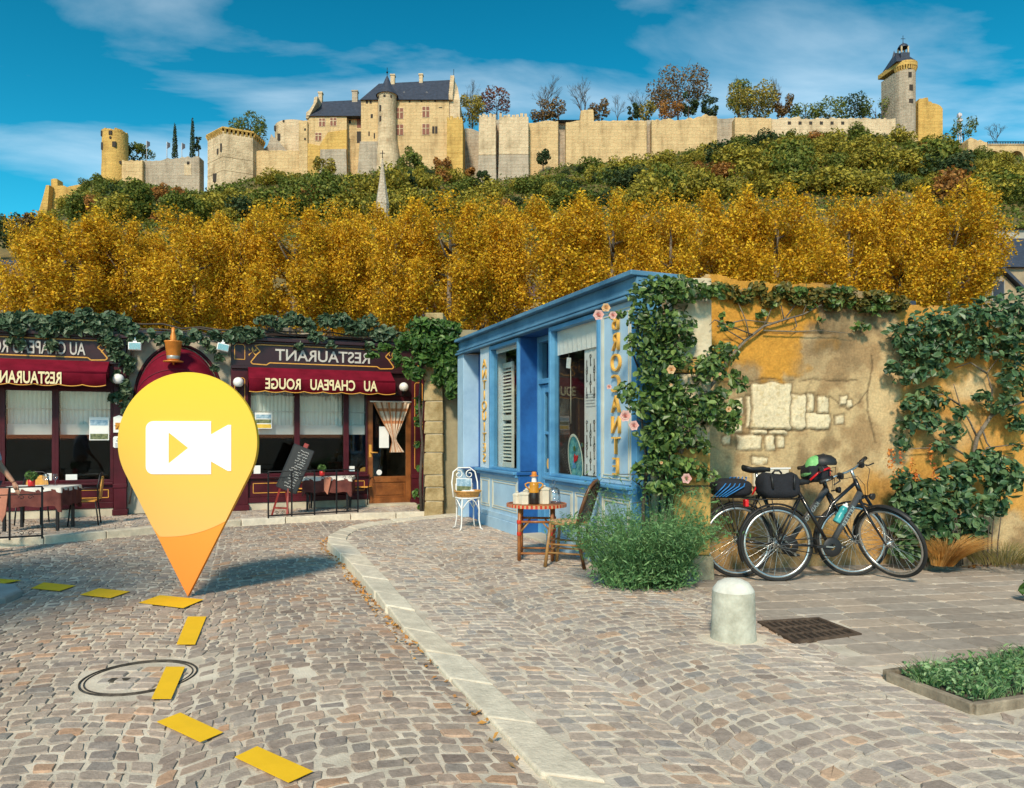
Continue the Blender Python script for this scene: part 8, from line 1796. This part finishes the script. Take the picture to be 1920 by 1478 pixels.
def bicycle(label, loc, rz, lean, wb, steer, ht_t, ht_b, bb, seat, sad, down_m, curved, lettering, bar_w, stem_top, crank_a, zf=0.0, grips=True):
    t = thing("bicycle", label, "bicycle", loc); t.rotation_mode = 'QUATERNION'; t.rotation_quaternion = Quaternion((0,0,1), rz) @ Quaternion((1,0,0), -lean)
    rear = Matrix.Translation((0, 0, RW)); sa = (Vector(ht_t)-Vector(ht_b)).normalized(); piv = Vector((ht_b[0], 0, ht_b[2])); SM = Matrix.Translation(piv) @ Matrix.Rotation(steer, 4, sa) @ Matrix.Translation(-piv)
    front = SM @ Matrix.Translation((wb, 0, RW+zf))
    wheel(t, "rear", rear, .032); wheel(t, "front", front, .02)
    guard_arc(t, rear, 3.6, .75, m_plast); guard_arc(t, front, 3.5, .95, m_plast)
    f = MB(); bbv, st = Vector(bb), Vector(seat)
    f.tube([ht_b, ht_t], .021, 12); f.tube([bbv, st], .018, 12); f.tube([bbv+Vector((0,-.03,0)), bbv+Vector((0,.03,0))], .026, 14)
    hj = Vector(ht_t).lerp(Vector(ht_b), .15)
    sj = bbv.lerp(st, .52) if curved else bbv.lerp(st, .88)
    f.tube([hj, Vector(ht_t).lerp(sj, .55)+Vector((0,0,-.035)), sj+Vector((.13,0,.0)), sj] if curved else [hj, sj], [.018,.018,.016,.015] if curved else .017, 12)
    for sg in (-1, 1): f.tube([bbv+Vector((-.03,sg*.02,0)), (-.0, sg*.06, RW)], .010, 8); f.tube([bbv.lerp(st, .9)+Vector((0,sg*.018,0)), (0, sg*.058, RW)], .009, 8)
    fr = f.build("frame", m_frame, t)
    d = MB(); dj = Vector(ht_t).lerp(Vector(ht_b), .75); d.tube([dj, bbv], [.032,.026], 14); dt = d.build("down_tube", down_m, t)
    if lettering:
        dv = (dj-bbv); ang = math.atan2(dv.z, dv.x); mid = bbv.lerp(dj, .56); o = text_mesh("frame_lettering", lettering, m_rim, .05, dt, True, .001, .001, None, (0,0,0), spacing=1.15); o.location = (mid.x, -.033, mid.z); o.rotation_euler = (0, -ang, 0)
    k = MB(); ax = Vector((wb, 0, RW+zf))
    for sg in (-1, 1): k.tube([Vector(ht_b)+Vector((.005,sg*.045,-.01)), Vector(ht_b).lerp(ax, .5)+Vector((-.01,sg*.055,0)), ax+Vector((0,sg*.062,0))], [.016,.013,.009], 10)
    k.tube([Vector(ht_b)+Vector((.0,-.05,-.01)), Vector(ht_b)+Vector((0,.05,-.01))], .016, 10); k.xf(SM); k.build("fork", m_frame, t)
    h = MB(); s0 = Vector(ht_t); s1 = Vector(stem_top); h.tube([s0, s0+sa*.05, s1], [.015,.015,.016], 10); w = bar_w; h.tube([s1+Vector((-.06,-w,-.015)), s1+Vector((-.03,-w*.6,.0)), s1+Vector((0,-.06,0)), s1+Vector((0,.06,0)), s1+Vector((-.03,w*.6,.0)), s1+Vector((-.06,w,-.015))], .0115, 10); h.xf(SM); hb = h.build("handlebar", m_steel, t)
    for sg in (-1, 1):
        g_ = MB(); g_.tube([s1+Vector((-.085,sg*(w+.045),-.02)), s1+Vector((-.045,sg*(w-.09),-.006))], .020, 10); g_.xf(SM); g_.build("grip", m_plast, hb)
        l = MB(); l.tube([s1+Vector((-.02,sg*(w-.13),-.01)), s1+Vector((.035,sg*(w-.09),-.025)), s1+Vector((.03,sg*(w-.0),-.035))], .007, 7); l.box(s1.x-.03, s1.x+.02, sg*(w-.15)-.02, sg*(w-.15)+.02, s1.z-.03, s1.z+.02); l.xf(SM); l.build("brake_lever", m_plast, hb)
        c = MB(); c.tube([s1+Vector((.03,sg*(w-.12),-.02)), s1+Vector((.13,sg*.10,.0)), s1+Vector((.15,sg*.02,-.12)), Vector(ht_b)+Vector((.05,sg*.02,.02))], .003, 5); c.xf(SM); c.build("brake_cable", m_plast, hb)
    s = MB(); sd = Vector(sad); s.tube([st, st.lerp(sd, .9)], .0135, 10); s.build("seat_post", m_steel, t)
    S_ = MB(); n = 14; vs = []
    for i in range(9):
        f_ = i/8; x = -.13+.27*f_; w_ = float(np.interp(f_, [0,.12,.35,.6,1], [.05,.085,.075,.035,.018])); z = float(np.interp(f_, [0,.3,.7,1], [.025,.0,.008,.004]))
        for j in range(n): a = 2*math.pi*j/n; vs.append((sd.x+x, w_*math.cos(a), sd.z+z+(.024 if math.sin(a) > 0 else .040)*math.sin(a)*(1 if f_ < .8 else .7)))
    S_.add(vs, [(i*n+j, i*n+(j+1)%n, (i+1)*n+(j+1)%n, (i+1)*n+j) for i in range(8) for j in range(n)] + [tuple(reversed(range(n))), tuple(8*n+j for j in range(n))], 0, True); S_.build("saddle", m_plast, t)
    c = MB(); c.lathe([(.03,-.004),(.088,-.004),(.092,.0),(.088,.004),(.03,.004)], bbv+Vector((0,-.05,0)), 30, mat=Matrix.Rotation(math.pi/2, 4, 'X')); ch = c.build("chainring", m_plast, t)
    for sg, a in ((-1, crank_a), (1, crank_a+math.pi)):
        e = bbv+Vector((.165*math.cos(a), sg*.075, .165*math.sin(a))); q = MB(); q.bar(bbv+Vector((0,sg*.065,0)), e, .012, .026, up=(0,1,0)); q.build("crank", m_steel, ch); pd = MB(); pd.box(e.x-.045, e.x+.045, e.y+sg*.01, e.y+sg*.095, e.z-.012, e.z+.012); pd.build("pedal", m_plast, ch, bevel=.003)
    cn = MB(); cn.tube([bbv+Vector((0,-.05,.09)), (0,-.05,RW+.032), (-.032,-.05,RW), (0,-.05,RW-.032), bbv+Vector((0,-.05,-.09))], .005, 5); cn.build("chain", m_plast, t)
    r_ = MB(); zr = RW*2+.065
    for sg in (-1, 1): r_.tube([(-.27,sg*.05,zr),(.16,sg*.05,zr),bbv.lerp(st, .85)+Vector((0,sg*.02,0))], .005, 6); r_.tube([(0,sg*.062,RW),(-.06,sg*.055,zr)], .005, 6); r_.tube([(0,sg*.062,RW),(-.20,sg*.055,zr)], .005, 6)
    for x in (-.27,-.12,.05): r_.tube([(x,-.05,zr),(x,.05,zr)], .005, 6)
    r_.build("rack", m_plast, t); q = MB(); q.box(-.31,-.275,-.035,.035,zr-.07,zr+.0); q.build("rear_light", m_refl, t, bevel=.008)
    L = MB(); hl = Vector(ht_b)+Vector((.085,0,.03)); L.tube([hl+Vector((-.05,0,-.01)), hl], .008, 6); L.tube([hl, hl+Vector((.035,0,0))], [.026,.034], 12); L.xf(SM); L.build("headlight", m_plast, t)
    am = MB(); am.box(bbv.x-.15, bbv.x-.10, -.062, -.056, bbv.z+.0, bbv.z+.02); am.build("reflector", m_amb, ch)
    return t
b1loc = Vector(((1459-CX)/F*6.85, 6.86, 0)); rz1 = .06
B1_ = bicycle("black trekking bicycle in front with its front wheel turned, leaning on the ochre wall", b1loc, rz1, .06, 1.12, -1.18, (.79,0,.965), (.855,0,.80), (.52,0,.325), (.215,0,.87), (.19,0,.945), m_grey, True, "KETTLER", .31, (.755,0,1.06), 3.05, .03)
b2loc = Vector(((1384-CX)/F*7.06, 7.06, 0)); rz2 = .06
B2_ = bicycle("dark bicycle behind the other one, its rear wheel half hidden by the stone pier", b2loc, rz2, .05, 1.16, -.10, (.87,0,.99), (.925,0,.82), (.50,0,.31), (.215,0,.90), (.20,0,1.055), m_grey, False, "KALKHOFF", .26, (.835,0,1.08), 2.4)
def on(bk, p): bpy.context.view_layer.update(); return bk.matrix_world @ Vector(p)
bpy.context.view_layer.update()
def bag(name, label, bk, c, dims, m, seed, flap=True, cat="bag"):
    t = thing(name, label, cat, on(bk, c)); t.rotation_mode = 'QUATERNION'; t.rotation_quaternion = bk.rotation_quaternion; x, y, z = dims; g_ = MB(); n, k = 20, 10; vs = []; r = random.Random(seed)
    for j in range(k+1):
        f = j/k
        for i in range(n): a = 2*math.pi*i/n; e = .35; cx, cy = math.cos(a), math.sin(a); sx = abs(cx)**e*(1 if cx > 0 else -1); sy = abs(cy)**e*(1 if cy > 0 else -1); w = (1-abs(2*f-1)**4*.35)*(1+r.uniform(-.03,.03)); vs.append((sx*x*w, sy*y*w, (f-.0)*z*(1+.06*math.sin(a*2+seed)*f)))
    g_.add(vs, [(j*n+i, j*n+(i+1)%n, (j+1)*n+(i+1)%n, (j+1)*n+i) for j in range(k) for i in range(n)] + [tuple(reversed(range(n))), tuple(k*n+i for i in range(n))], 0, True); g_.build("body", m, t)
    if flap: q = MB(); q.tube([(-x*.6,-y*1.02,z*.95),(-x*.55,-y*1.08,z*.4)], .012, 6); q.tube([(x*.6,-y*1.02,z*.95),(x*.55,-y*1.08,z*.4)], .012, 6); q.tube([(-x*.25,0,z*1.0),(-x*.12,0,z*1.12),(x*.12,0,z*1.12),(x*.25,0,z*1.0)], .01, 6); q.build("strap", m_plast, t)
    return t
bag("pannier_bag", "bulky black bag strapped on the front bicycle's rear rack", B1_, (.02,0,RW*2+.075), (.185,.13,.235), m_fab, 2)
bg2 = bag("rack_bundle", "dark bundle tied with blue cords on the rear bicycle's rack", B2_, (-.06,0,RW*2+.075), (.19,.12,.17), m_fab, 5, False, "bundle")
c = MB(); m_bl = mat("blue cord", (0.02,0.16,0.42), .6, bump=0)
for k in range(5): c.tube([(-.22+.03*k,-.13,.0),(-.12+.05*k,-.14,.10),(-.02+.04*k,-.06,.19),(.05+.03*k,.05,.185)], .006, 5)
c.build("cord", m_bl, bg2); c = MB(); c.tube([(.17,-.12,.02),(.22,-.13,.12),(.26,-.12,.16),(.24,-.1,.10)], .009, 6); c.build("red_hook", m_refl, bg2)
hb = bag("handlebar_bag", "black and red bag on the rear bicycle's handlebar", B2_, (.78,-.04,.93), (.11,.12,.17), m_fab, 9, False); c = MB(); c.tube([(-.11,-.12,.02),(-.02,-.13,.10),(.09,-.12,.14)], .011, 6); c.tube([(.115,-.05,.02),(.12,-.06,.13)], .011, 6); c.build("red_piping", m_refl, hb)
t = thing("green_cap", "bright green cloth cap perched on the black handlebar bag", "cap", on(B2_, (.765,-.06,1.105))); gm = mat("green cloth", (0.10,0.42,0.10), .8, var=.3, scale=8, bump=.4, bscale=90, col2=(.3,.6,.25)); b = MB(); R_ = Matrix.Rotation(-.75, 4, 'Y'); b.lathe([(.095,0),(.09,.03),(.065,.06),(.03,.075),(.001,.078)], n=18, mat=R_, sy=.7); b.build("crown", gm, t); b = MB(); b.lathe([(.09,.0),(.165,-.012),(.17,-.006),(.09,.008)], n=14, a0=2.4, a1=3.9, mat=R_); b.build("peak", gm, t)
t = thing("bike_helmet", "dark bicycle helmet hung beside the green cap", "helmet", on(B2_, (.86,-.05,1.10))); b = MB(); b.lathe([(.10,0),(.105,.02),(.095,.06),(.06,.095),(.001,.108)], n=18, sx=1.25); b.build("shell", m_plast, t)
for k in (-1, 0, 1): v = MB(); v.tube([(-.10,k*.045,.065-abs(k)*.008),(0,k*.05,.105-abs(k)*.014),(.10,k*.045,.065-abs(k)*.008)], .009, 5); v.build("vent_rib", m_grey, t)
# bottle in the down tube cage
bv0, bv1 = Vector((.52,0,.325)), Vector((.84,0,.84)); dv = (bv1-bv0).normalized(); pt_ = bv0 + dv*.235 + Vector((-dv.z,0,dv.x))*.062
t = thing("water_bottle", "teal water bottle in the front bicycle's frame", "bottle", on(B1_, pt_)); t.rotation_mode = 'QUATERNION'; t.rotation_quaternion = B1_.rotation_quaternion @ Vector((0,0,1)).rotation_difference(dv); b = MB(); b.lathe([(.001,0),(.034,0),(.037,.01),(.037,.085),(.031,.10),(.037,.115),(.037,.15),(.026,.172)], n=20); b.build("body", mat("teal plastic", (0.02,0.30,0.32), .3, var=.3, scale=10, bump=0, col2=(.10,.45,.45)), t); b = MB(); b.lathe([(.027,.1722),(.027,.19),(.012,.196),(.012,.212),(.001,.213)], n=16); b.build("cap", m_white, t)
# ---- a passer-by cut by the left edge
def skin_body(name, nodes, edges, rad, m, par, sub=2, root=0):
    me = bpy.data.meshes.new(name); me.from_pydata([tuple(v) for v in nodes], edges, []); me.materials.append(m); o = bpy.data.objects.new(name, me); link(o, par); k = o.modifiers.new("skin", 'SKIN'); sv = me.skin_vertices[0].data
    for i, r_ in enumerate(rad): sv[i].radius = r_ if hasattr(r_, '__len__') else (r_, r_); sv[i].use_root = (i == root)
    k.use_smooth_shade = True; s = o.modifiers.new("subsurf", 'SUBSURF'); s.levels = sub; s.render_levels = sub; return o
def person():
    Y = 8.75; gz = float(road_z(-6.4, Y)); X = (-40-CX)/F*Y; t = thing("person", "person in a pale blue shirt walking in from the left edge", "person", (X, Y, gz)); s = 1.0; sk = mat("skin", (0.42,0.22,0.14), .6, var=.1, bump=.1); sh = mat("pale blue shirt", (0.32,0.38,0.48), .85, var=.12, scale=5, bump=.4, bscale=50, bdist=.006); tr = mat("dark shorts", (0.05,0.05,0.06), .85, bump=.2); hr = mat("dark hair", (0.03,0.018,0.012), .7, bump=.5, bscale=80)
    # faces +x; y is sideways
    N = [(0,0,.92),(0,0,1.08),(.01,0,1.25),(.02,0,1.42),(.035,0,1.52),(.055,0,1.60),(.0,-.09,.86),(.11,-.09,.48),(.05,-.09,.09),(.16,-.09,.045),(.0,.09,.86),(-.02,.09,.47),(-.28,.09,.13),(-.20,.09,.05),(.01,-.19,1.40),(-.06,-.22,1.13),(.10,-.22,.90),(.14,-.215,.82),(.01,.19,1.40),(.08,.22,1.14),(.24,.21,.95),(.29,.2,.90)]
    E = [(0,1),(1,2),(2,3),(3,4),(4,5),(0,6),(6,7),(7,8),(8,9),(0,10),(10,11),(11,12),(12,13),(3,14),(14,15),(15,16),(16,17),(3,18),(18,19),(19,20),(20,21)]
    R_ = [(.15,.11),(.14,.10),(.155,.115),(.13,.09),.055,.05,.085,.06,.04,.03,.085,.06,.04,.03,.05,.042,.03,.022,.05,.042,.03,.022]
    skin_body("body", N, E, R_, sk, t)
    h = MB(); h.lathe([(max(.001, .078*math.sin(math.pi*i/14)*(1.0 if i > 6 else .82+.03*i)), -.115*math.cos(math.pi*i/14)) for i in range(15)], (.065,0,1.655), 20, sx=1.18); h.add([(.15,-.018,1.64),(.15,.018,1.64),(.185,0,1.63),(.155,0,1.685)], [(0,1,2),(0,2,3),(1,3,2)], 0, True)
    for sg in (-1, 1): h.sphere((.05, sg*.078, 1.645), .022, 8)
    h.tube([(.142,-.02,1.595),(.148,0,1.592),(.142,.02,1.595)], .006, 6); h.build("head", sk, t)
    e = MB()
    for sg in (-1, 1): e.sphere((.143, sg*.03, 1.665), .010, 8)
    e.build("eyes", m_blk, t)
    g_ = MB(); g_.lathe([(.094*math.sin(a)*1.0, .118*math.cos(a)) for a in np.linspace(1.75, .01, 9)], (.05,0,1.668), 20, sx=1.12); g_.build("hair", hr, t)
    for sg, w, di in ((-1, (.14,-.215,.82), .35), (1, (.29,.2,.90), .8)):
        w = Vector(w); dn = Vector((math.sin(di)*.6, 0, -1)).normalized(); pm = MB(); pm.tube([w, w+dn*.05, w+dn*.085], [(.022), .030, .028], 8); pm.build("palm", sk, t)
        for k, L_ in enumerate((.075,.085,.08,.062)):
            p0 = w+dn*.08+Vector((.021-.014*k, 0, 0)); f_ = MB(); f_.tube([p0, p0+dn*L_*.5+Vector((.004,sg*-.006,0)), p0+dn*L_+Vector((.004,sg*-.024,0))], [.0085,.008,.006], 7); f_.build("finger", sk, t)
        f_ = MB(); p0 = w+dn*.03+Vector((.022,0,0)); f_.tube([p0, p0+Vector((.022,sg*-.01,-.03)), p0+Vector((.026,sg*-.016,-.058))], [.011,.0095,.007], 7); f_.build("thumb", sk, t)
    skin_body("shirt", [(0,0,.90),(0,0,1.08),(.01,0,1.25),(.02,0,1.41),(.03,0,1.47),(.01,-.19,1.405),(-.06,-.225,1.13),(.04,-.222,.98),(.01,.19,1.405),(.08,.225,1.14)], [(0,1),(1,2),(2,3),(3,4),(3,5),(5,6),(6,7),(3,8),(8,9)], [(.165,.125),(.155,.115),(.172,.132),(.148,.105),.062,.06,.052,.044,.06,.054], sh, t)
    skin_body("shorts", [(0,0,.90),(0,-.09,.84),(.07,-.09,.60),(0,.09,.84),(-.01,.09,.60)], [(0,1),(1,2),(0,3),(3,4)], [(.16,.125),.105,.09,.105,.09], tr, t)
    for (x, y, z, a) in ((.09,-.09,0,0.0),(-.24,.09,.03,.6)):
        q = MB(); prof = [(-.12,0),(-.12,.05),(-.06,.075),(.02,.07),(.10,.045),(.155,.025),(.165,0)]; q.prism(prof, -.042, .042); q.xf(Matrix.Translation((x, y, z)) @ Matrix.Rotation(a, 4, 'Y')); q.build("shoe", mat("grey blue shoe", (0.16,0.22,0.27), .8, bump=.3), t, bevel=.015, seg=3)
person()
# ---- location pin standing in the street and the yellow dashes leading to it
def pin():
    base = GR(354, 1119); t = thing("location_pin", "huge yellow to orange map pin with a white video camera symbol standing in the street", "pin sign", (base.x, base.y, base.z)); sc = base.y/F; R_ = 130.5*sc; zc = (1119-829)*sc; th = .05
    tip = (0, 0); d = zc; ta = math.acos(R_/d); N = 72; pts = [(0.0, .004)]
    a0 = -math.pi/2 + ta; a1 = -math.pi/2 - ta + 2*math.pi
    ring = [(R_*math.cos(a), zc+R_*math.sin(a)) for a in np.linspace(a0, a1, N)]
    # slightly concave flanks, as drawn
    def flank(p, q): return [(p[0]+(q[0]-p[0])*f*(1), p[1]+(q[1]-p[1])*f) for f in np.linspace(0, 1, 8)[1:-1]]
    poly = [(0.0,.004)] + flank((0,.004), ring[0]) + ring + flank(ring[-1], (0,.004))
    m, nt, p = new_mat("pin enamel"); tc = nt.nodes.new("ShaderNodeTexCoord"); sx = nt.nodes.new("ShaderNodeSeparateXYZ"); mr = nt.nodes.new("ShaderNodeMapRange"); cr = nt.nodes.new("ShaderNodeValToRGB"); mr.inputs[1].default_value = 0; mr.inputs[2].default_value = zc+R_
    e = cr.color_ramp.elements; e[0].position = 0; e[0].color = (0.80,0.23,0.045,1); e[1].position = 1; e[1].color = (0.80,0.55,0.055,1)
    q = cr.color_ramp.elements.new(.32); q.color = (0.80,0.30,0.05,1); q = cr.color_ramp.elements.new(.72); q.color = (0.80,0.50,0.055,1)
    nt.links.new(tc.outputs["Object"], sx.inputs[0]); nt.links.new(sx.outputs[2], mr.inputs[0]); nt.links.new(mr.outputs[0], cr.inputs[0]); nt.links.new(cr.outputs[0], p.inputs["Base Color"]); p.inputs["Roughness"].default_value = .8; p.inputs["Specular IOR Level"].default_value = .05
    b = MB(); b.prism(poly, -th/2, th/2); b.build("pin_body", m, t, bevel=.004)
    # gloss highlight painted in a paler colour over the upper part
    m2, nt, p = new_mat("painted pin gloss"); tc = nt.nodes.new("ShaderNodeTexCoord"); sx = nt.nodes.new("ShaderNodeSeparateXYZ"); mr = nt.nodes.new("ShaderNodeMapRange"); cr = nt.nodes.new("ShaderNodeValToRGB"); mr.inputs[1].default_value = 0; mr.inputs[2].default_value = zc+R_
    e = cr.color_ramp.elements; e[0].position = .25; e[0].color = (0.82,0.42,0.13,1); e[1].position = 1; e[1].color = (0.80,0.55,0.055,1); q = cr.color_ramp.elements.new(.62); q.color = (0.80,0.48,0.09,1)
    nt.links.new(tc.outputs["Object"], sx.inputs[0]); nt.links.new(sx.outputs[2], mr.inputs[0]); nt.links.new(mr.outputs[0], cr.inputs[0]); nt.links.new(cr.outputs[0], p.inputs["Base Color"]); p.inputs["Roughness"].default_value = .8; p.inputs["Specular IOR Level"].default_value = .05
    C2 = ((318-354)*sc if False else (315-354)*sc, (1119-783)*sc); R2 = 223*sc   # edge of the painted gloss is an arc
    cl = [q_ for q_ in poly if (q_[0]-C2[0])**2 + (q_[1]-C2[1])**2 <= R2*R2]
    # close along the arc between the two cut points
    a_s = math.atan2(cl[-1][1]-C2[1], cl[-1][0]-C2[0]); a_e = math.atan2(cl[0][1]-C2[1], cl[0][0]-C2[0])
    if a_e < a_s: a_e += 2*math.pi
    arc = [(C2[0]+R2*math.cos(a), C2[1]+R2*math.sin(a)) for a in np.linspace(a_s, a_e, 30)]
    def inside(q_):
        return in_poly(np.array([q_[0]]), np.array([q_[1]]), poly)[0]
    arc = [q_ for q_ in arc if inside(q_)]
    cc = [(x*.997, zc+(z-zc)*.997) for x, z in cl]
    b = MB(); b.prism(cc + arc, -th/2-.004, -th/2-.001); b.build("painted_gloss", m2, t)
    W = mat("white enamel symbol", (0.88,0.87,0.86), .9, var=.01, bump=0, spec=0); X = lambda px: (px-354)*sc; Z = lambda py: (1119-py)*sc; y0, y1 = -th/2-.010, -th/2-.0045
    def rr(x0, x1, z0, z1, r_): 
        o = []
        for cx0, cz0, s0 in ((x0+r_, z0+r_, math.pi), (x0+r_, z1-r_, math.pi/2)): o += [(cx0+r_*math.cos(s0+q_), cz0+r_*math.sin(s0+q_)) for q_ in (np.linspace(math.pi/2, 0, 7) if True else [])]
        return o
    x0, x1, z0, z1, r_ = X(277), X(398.5), Z(889), Z(790), 14*sc
    left = [(x0+r_+r_*math.cos(a), z1-r_+r_*math.sin(a)) for a in np.linspace(math.pi/2, math.pi, 8)] + [(x0+r_+r_*math.cos(a), z0+r_+r_*math.sin(a)) for a in np.linspace(math.pi, 1.5*math.pi, 8)]
    tx0, tx1, tz0, tz1, tzm = X(319.5), X(356), Z(869), Z(811), Z(840)
    g_ = MB()
    # plate around the triangular opening, in pieces that butt
    g_.prism(left + [(tx0, z0), (tx0, z1)], y0, y1); g_.prism([(tx0, tz1), (tx1, tzm), (tx1, z1), (tx0, z1)], y0, y1); g_.prism([(tx0, z0), (tx1, z0), (tx1, tzm), (tx0, tz0)], y0, y1); g_.prism([(tx1, z0), (x1, z0), (x1, z1), (tx1, z1)], y0, y1)
    g_.prism([(x1, Z(865)), (X(430), Z(883)), (X(436), Z(883)), (X(436), Z(797)), (X(430), Z(797)), (x1, Z(815))], y0, y1); g_.build("camera_symbol", W, t)
pin()
m_dash = mat("yellow road paint", (0.80,0.47,0.018), .7, var=.06, scale=6, bump=.25, bscale=70, bdist=.002, spec=.15)
DASH = [([(-30,1083),(40,1088),(8,1094),(-40,1092)], "at the left edge by the traffic island"), ([(82,1092),(142,1098),(112,1108),(58,1103)], "second from the left edge"), ([(185,1103),(244,1109),(208,1121),(150,1115)], "third from the left edge"), ([(300,1116),(382,1124),(344,1140),(260,1130)], "right under the tip of the pin"), ([(352,1156),(387,1156),(366,1208),(331,1208)], "just in front of the pin, pointing to the camera"), ([(311,1250),(347,1250),(321,1310),(284,1310)], "crossing the manhole ring"), ([(338,1336),(418,1373),(376,1391),(294,1353)], "next to last towards the bottom of the picture"), ([(482,1399),(587,1446),(541,1467),(440,1419)], "last and largest, near the bottom edge")]
for q, where in DASH:
    c = [GR(a, b_, .0115) for a, b_ in q]; o = sum(c, Vector())/4; mb = MB(); mb.hexa([(v.x-o.x, v.y-o.y, v.z-o.z-.002) for v in reversed(c)], [(v.x-o.x, v.y-o.y, v.z-o.z) for v in reversed(c)])
    tag(mb.build("road_dash", m_dash, loc=o), "yellow dash on the cobbles, " + where, "road marking", "yellow dashes leading to the pin")
# a street tree just outside the picture that shades the left of the street
o = dup(gp[1], loc=(-7.3, -1.4, 0), rz=1.0, scale=(.85, .7, .52), label="leafy street tree beside the viewer casting shade on the cobbles", group="street trees by the viewer")

# leaf litter along the foot of the kerb
n = 420; q = RNG.random((n, 2)); aK, LK = polyline(KL); pts = []
for a, b_ in q:
    f = .18 + .62*a**.8 if b_ < .8 else a; v = aK(f*LK); o_ = -.02 - .10*RNG.random()**2; pts.append((v.x+o_, v.y, float(road_z(v.x, v.y))+.008+.03*RNG.random()**3))
V, Fq = leaf_mesh(np.array(pts), .034, 77, 1.4, k=4); tag(leaf_obj("fallen_leaves", V, Fq, island_mat("orange litter", [(0.55,0.22,0.04),(0.62,0.32,0.08),(0.40,0.16,0.04),(0.30,0.20,0.10)], .8, trans=.2)), "orange fallen leaves lying along the foot of the kerb", "leaves", kind="stuff")
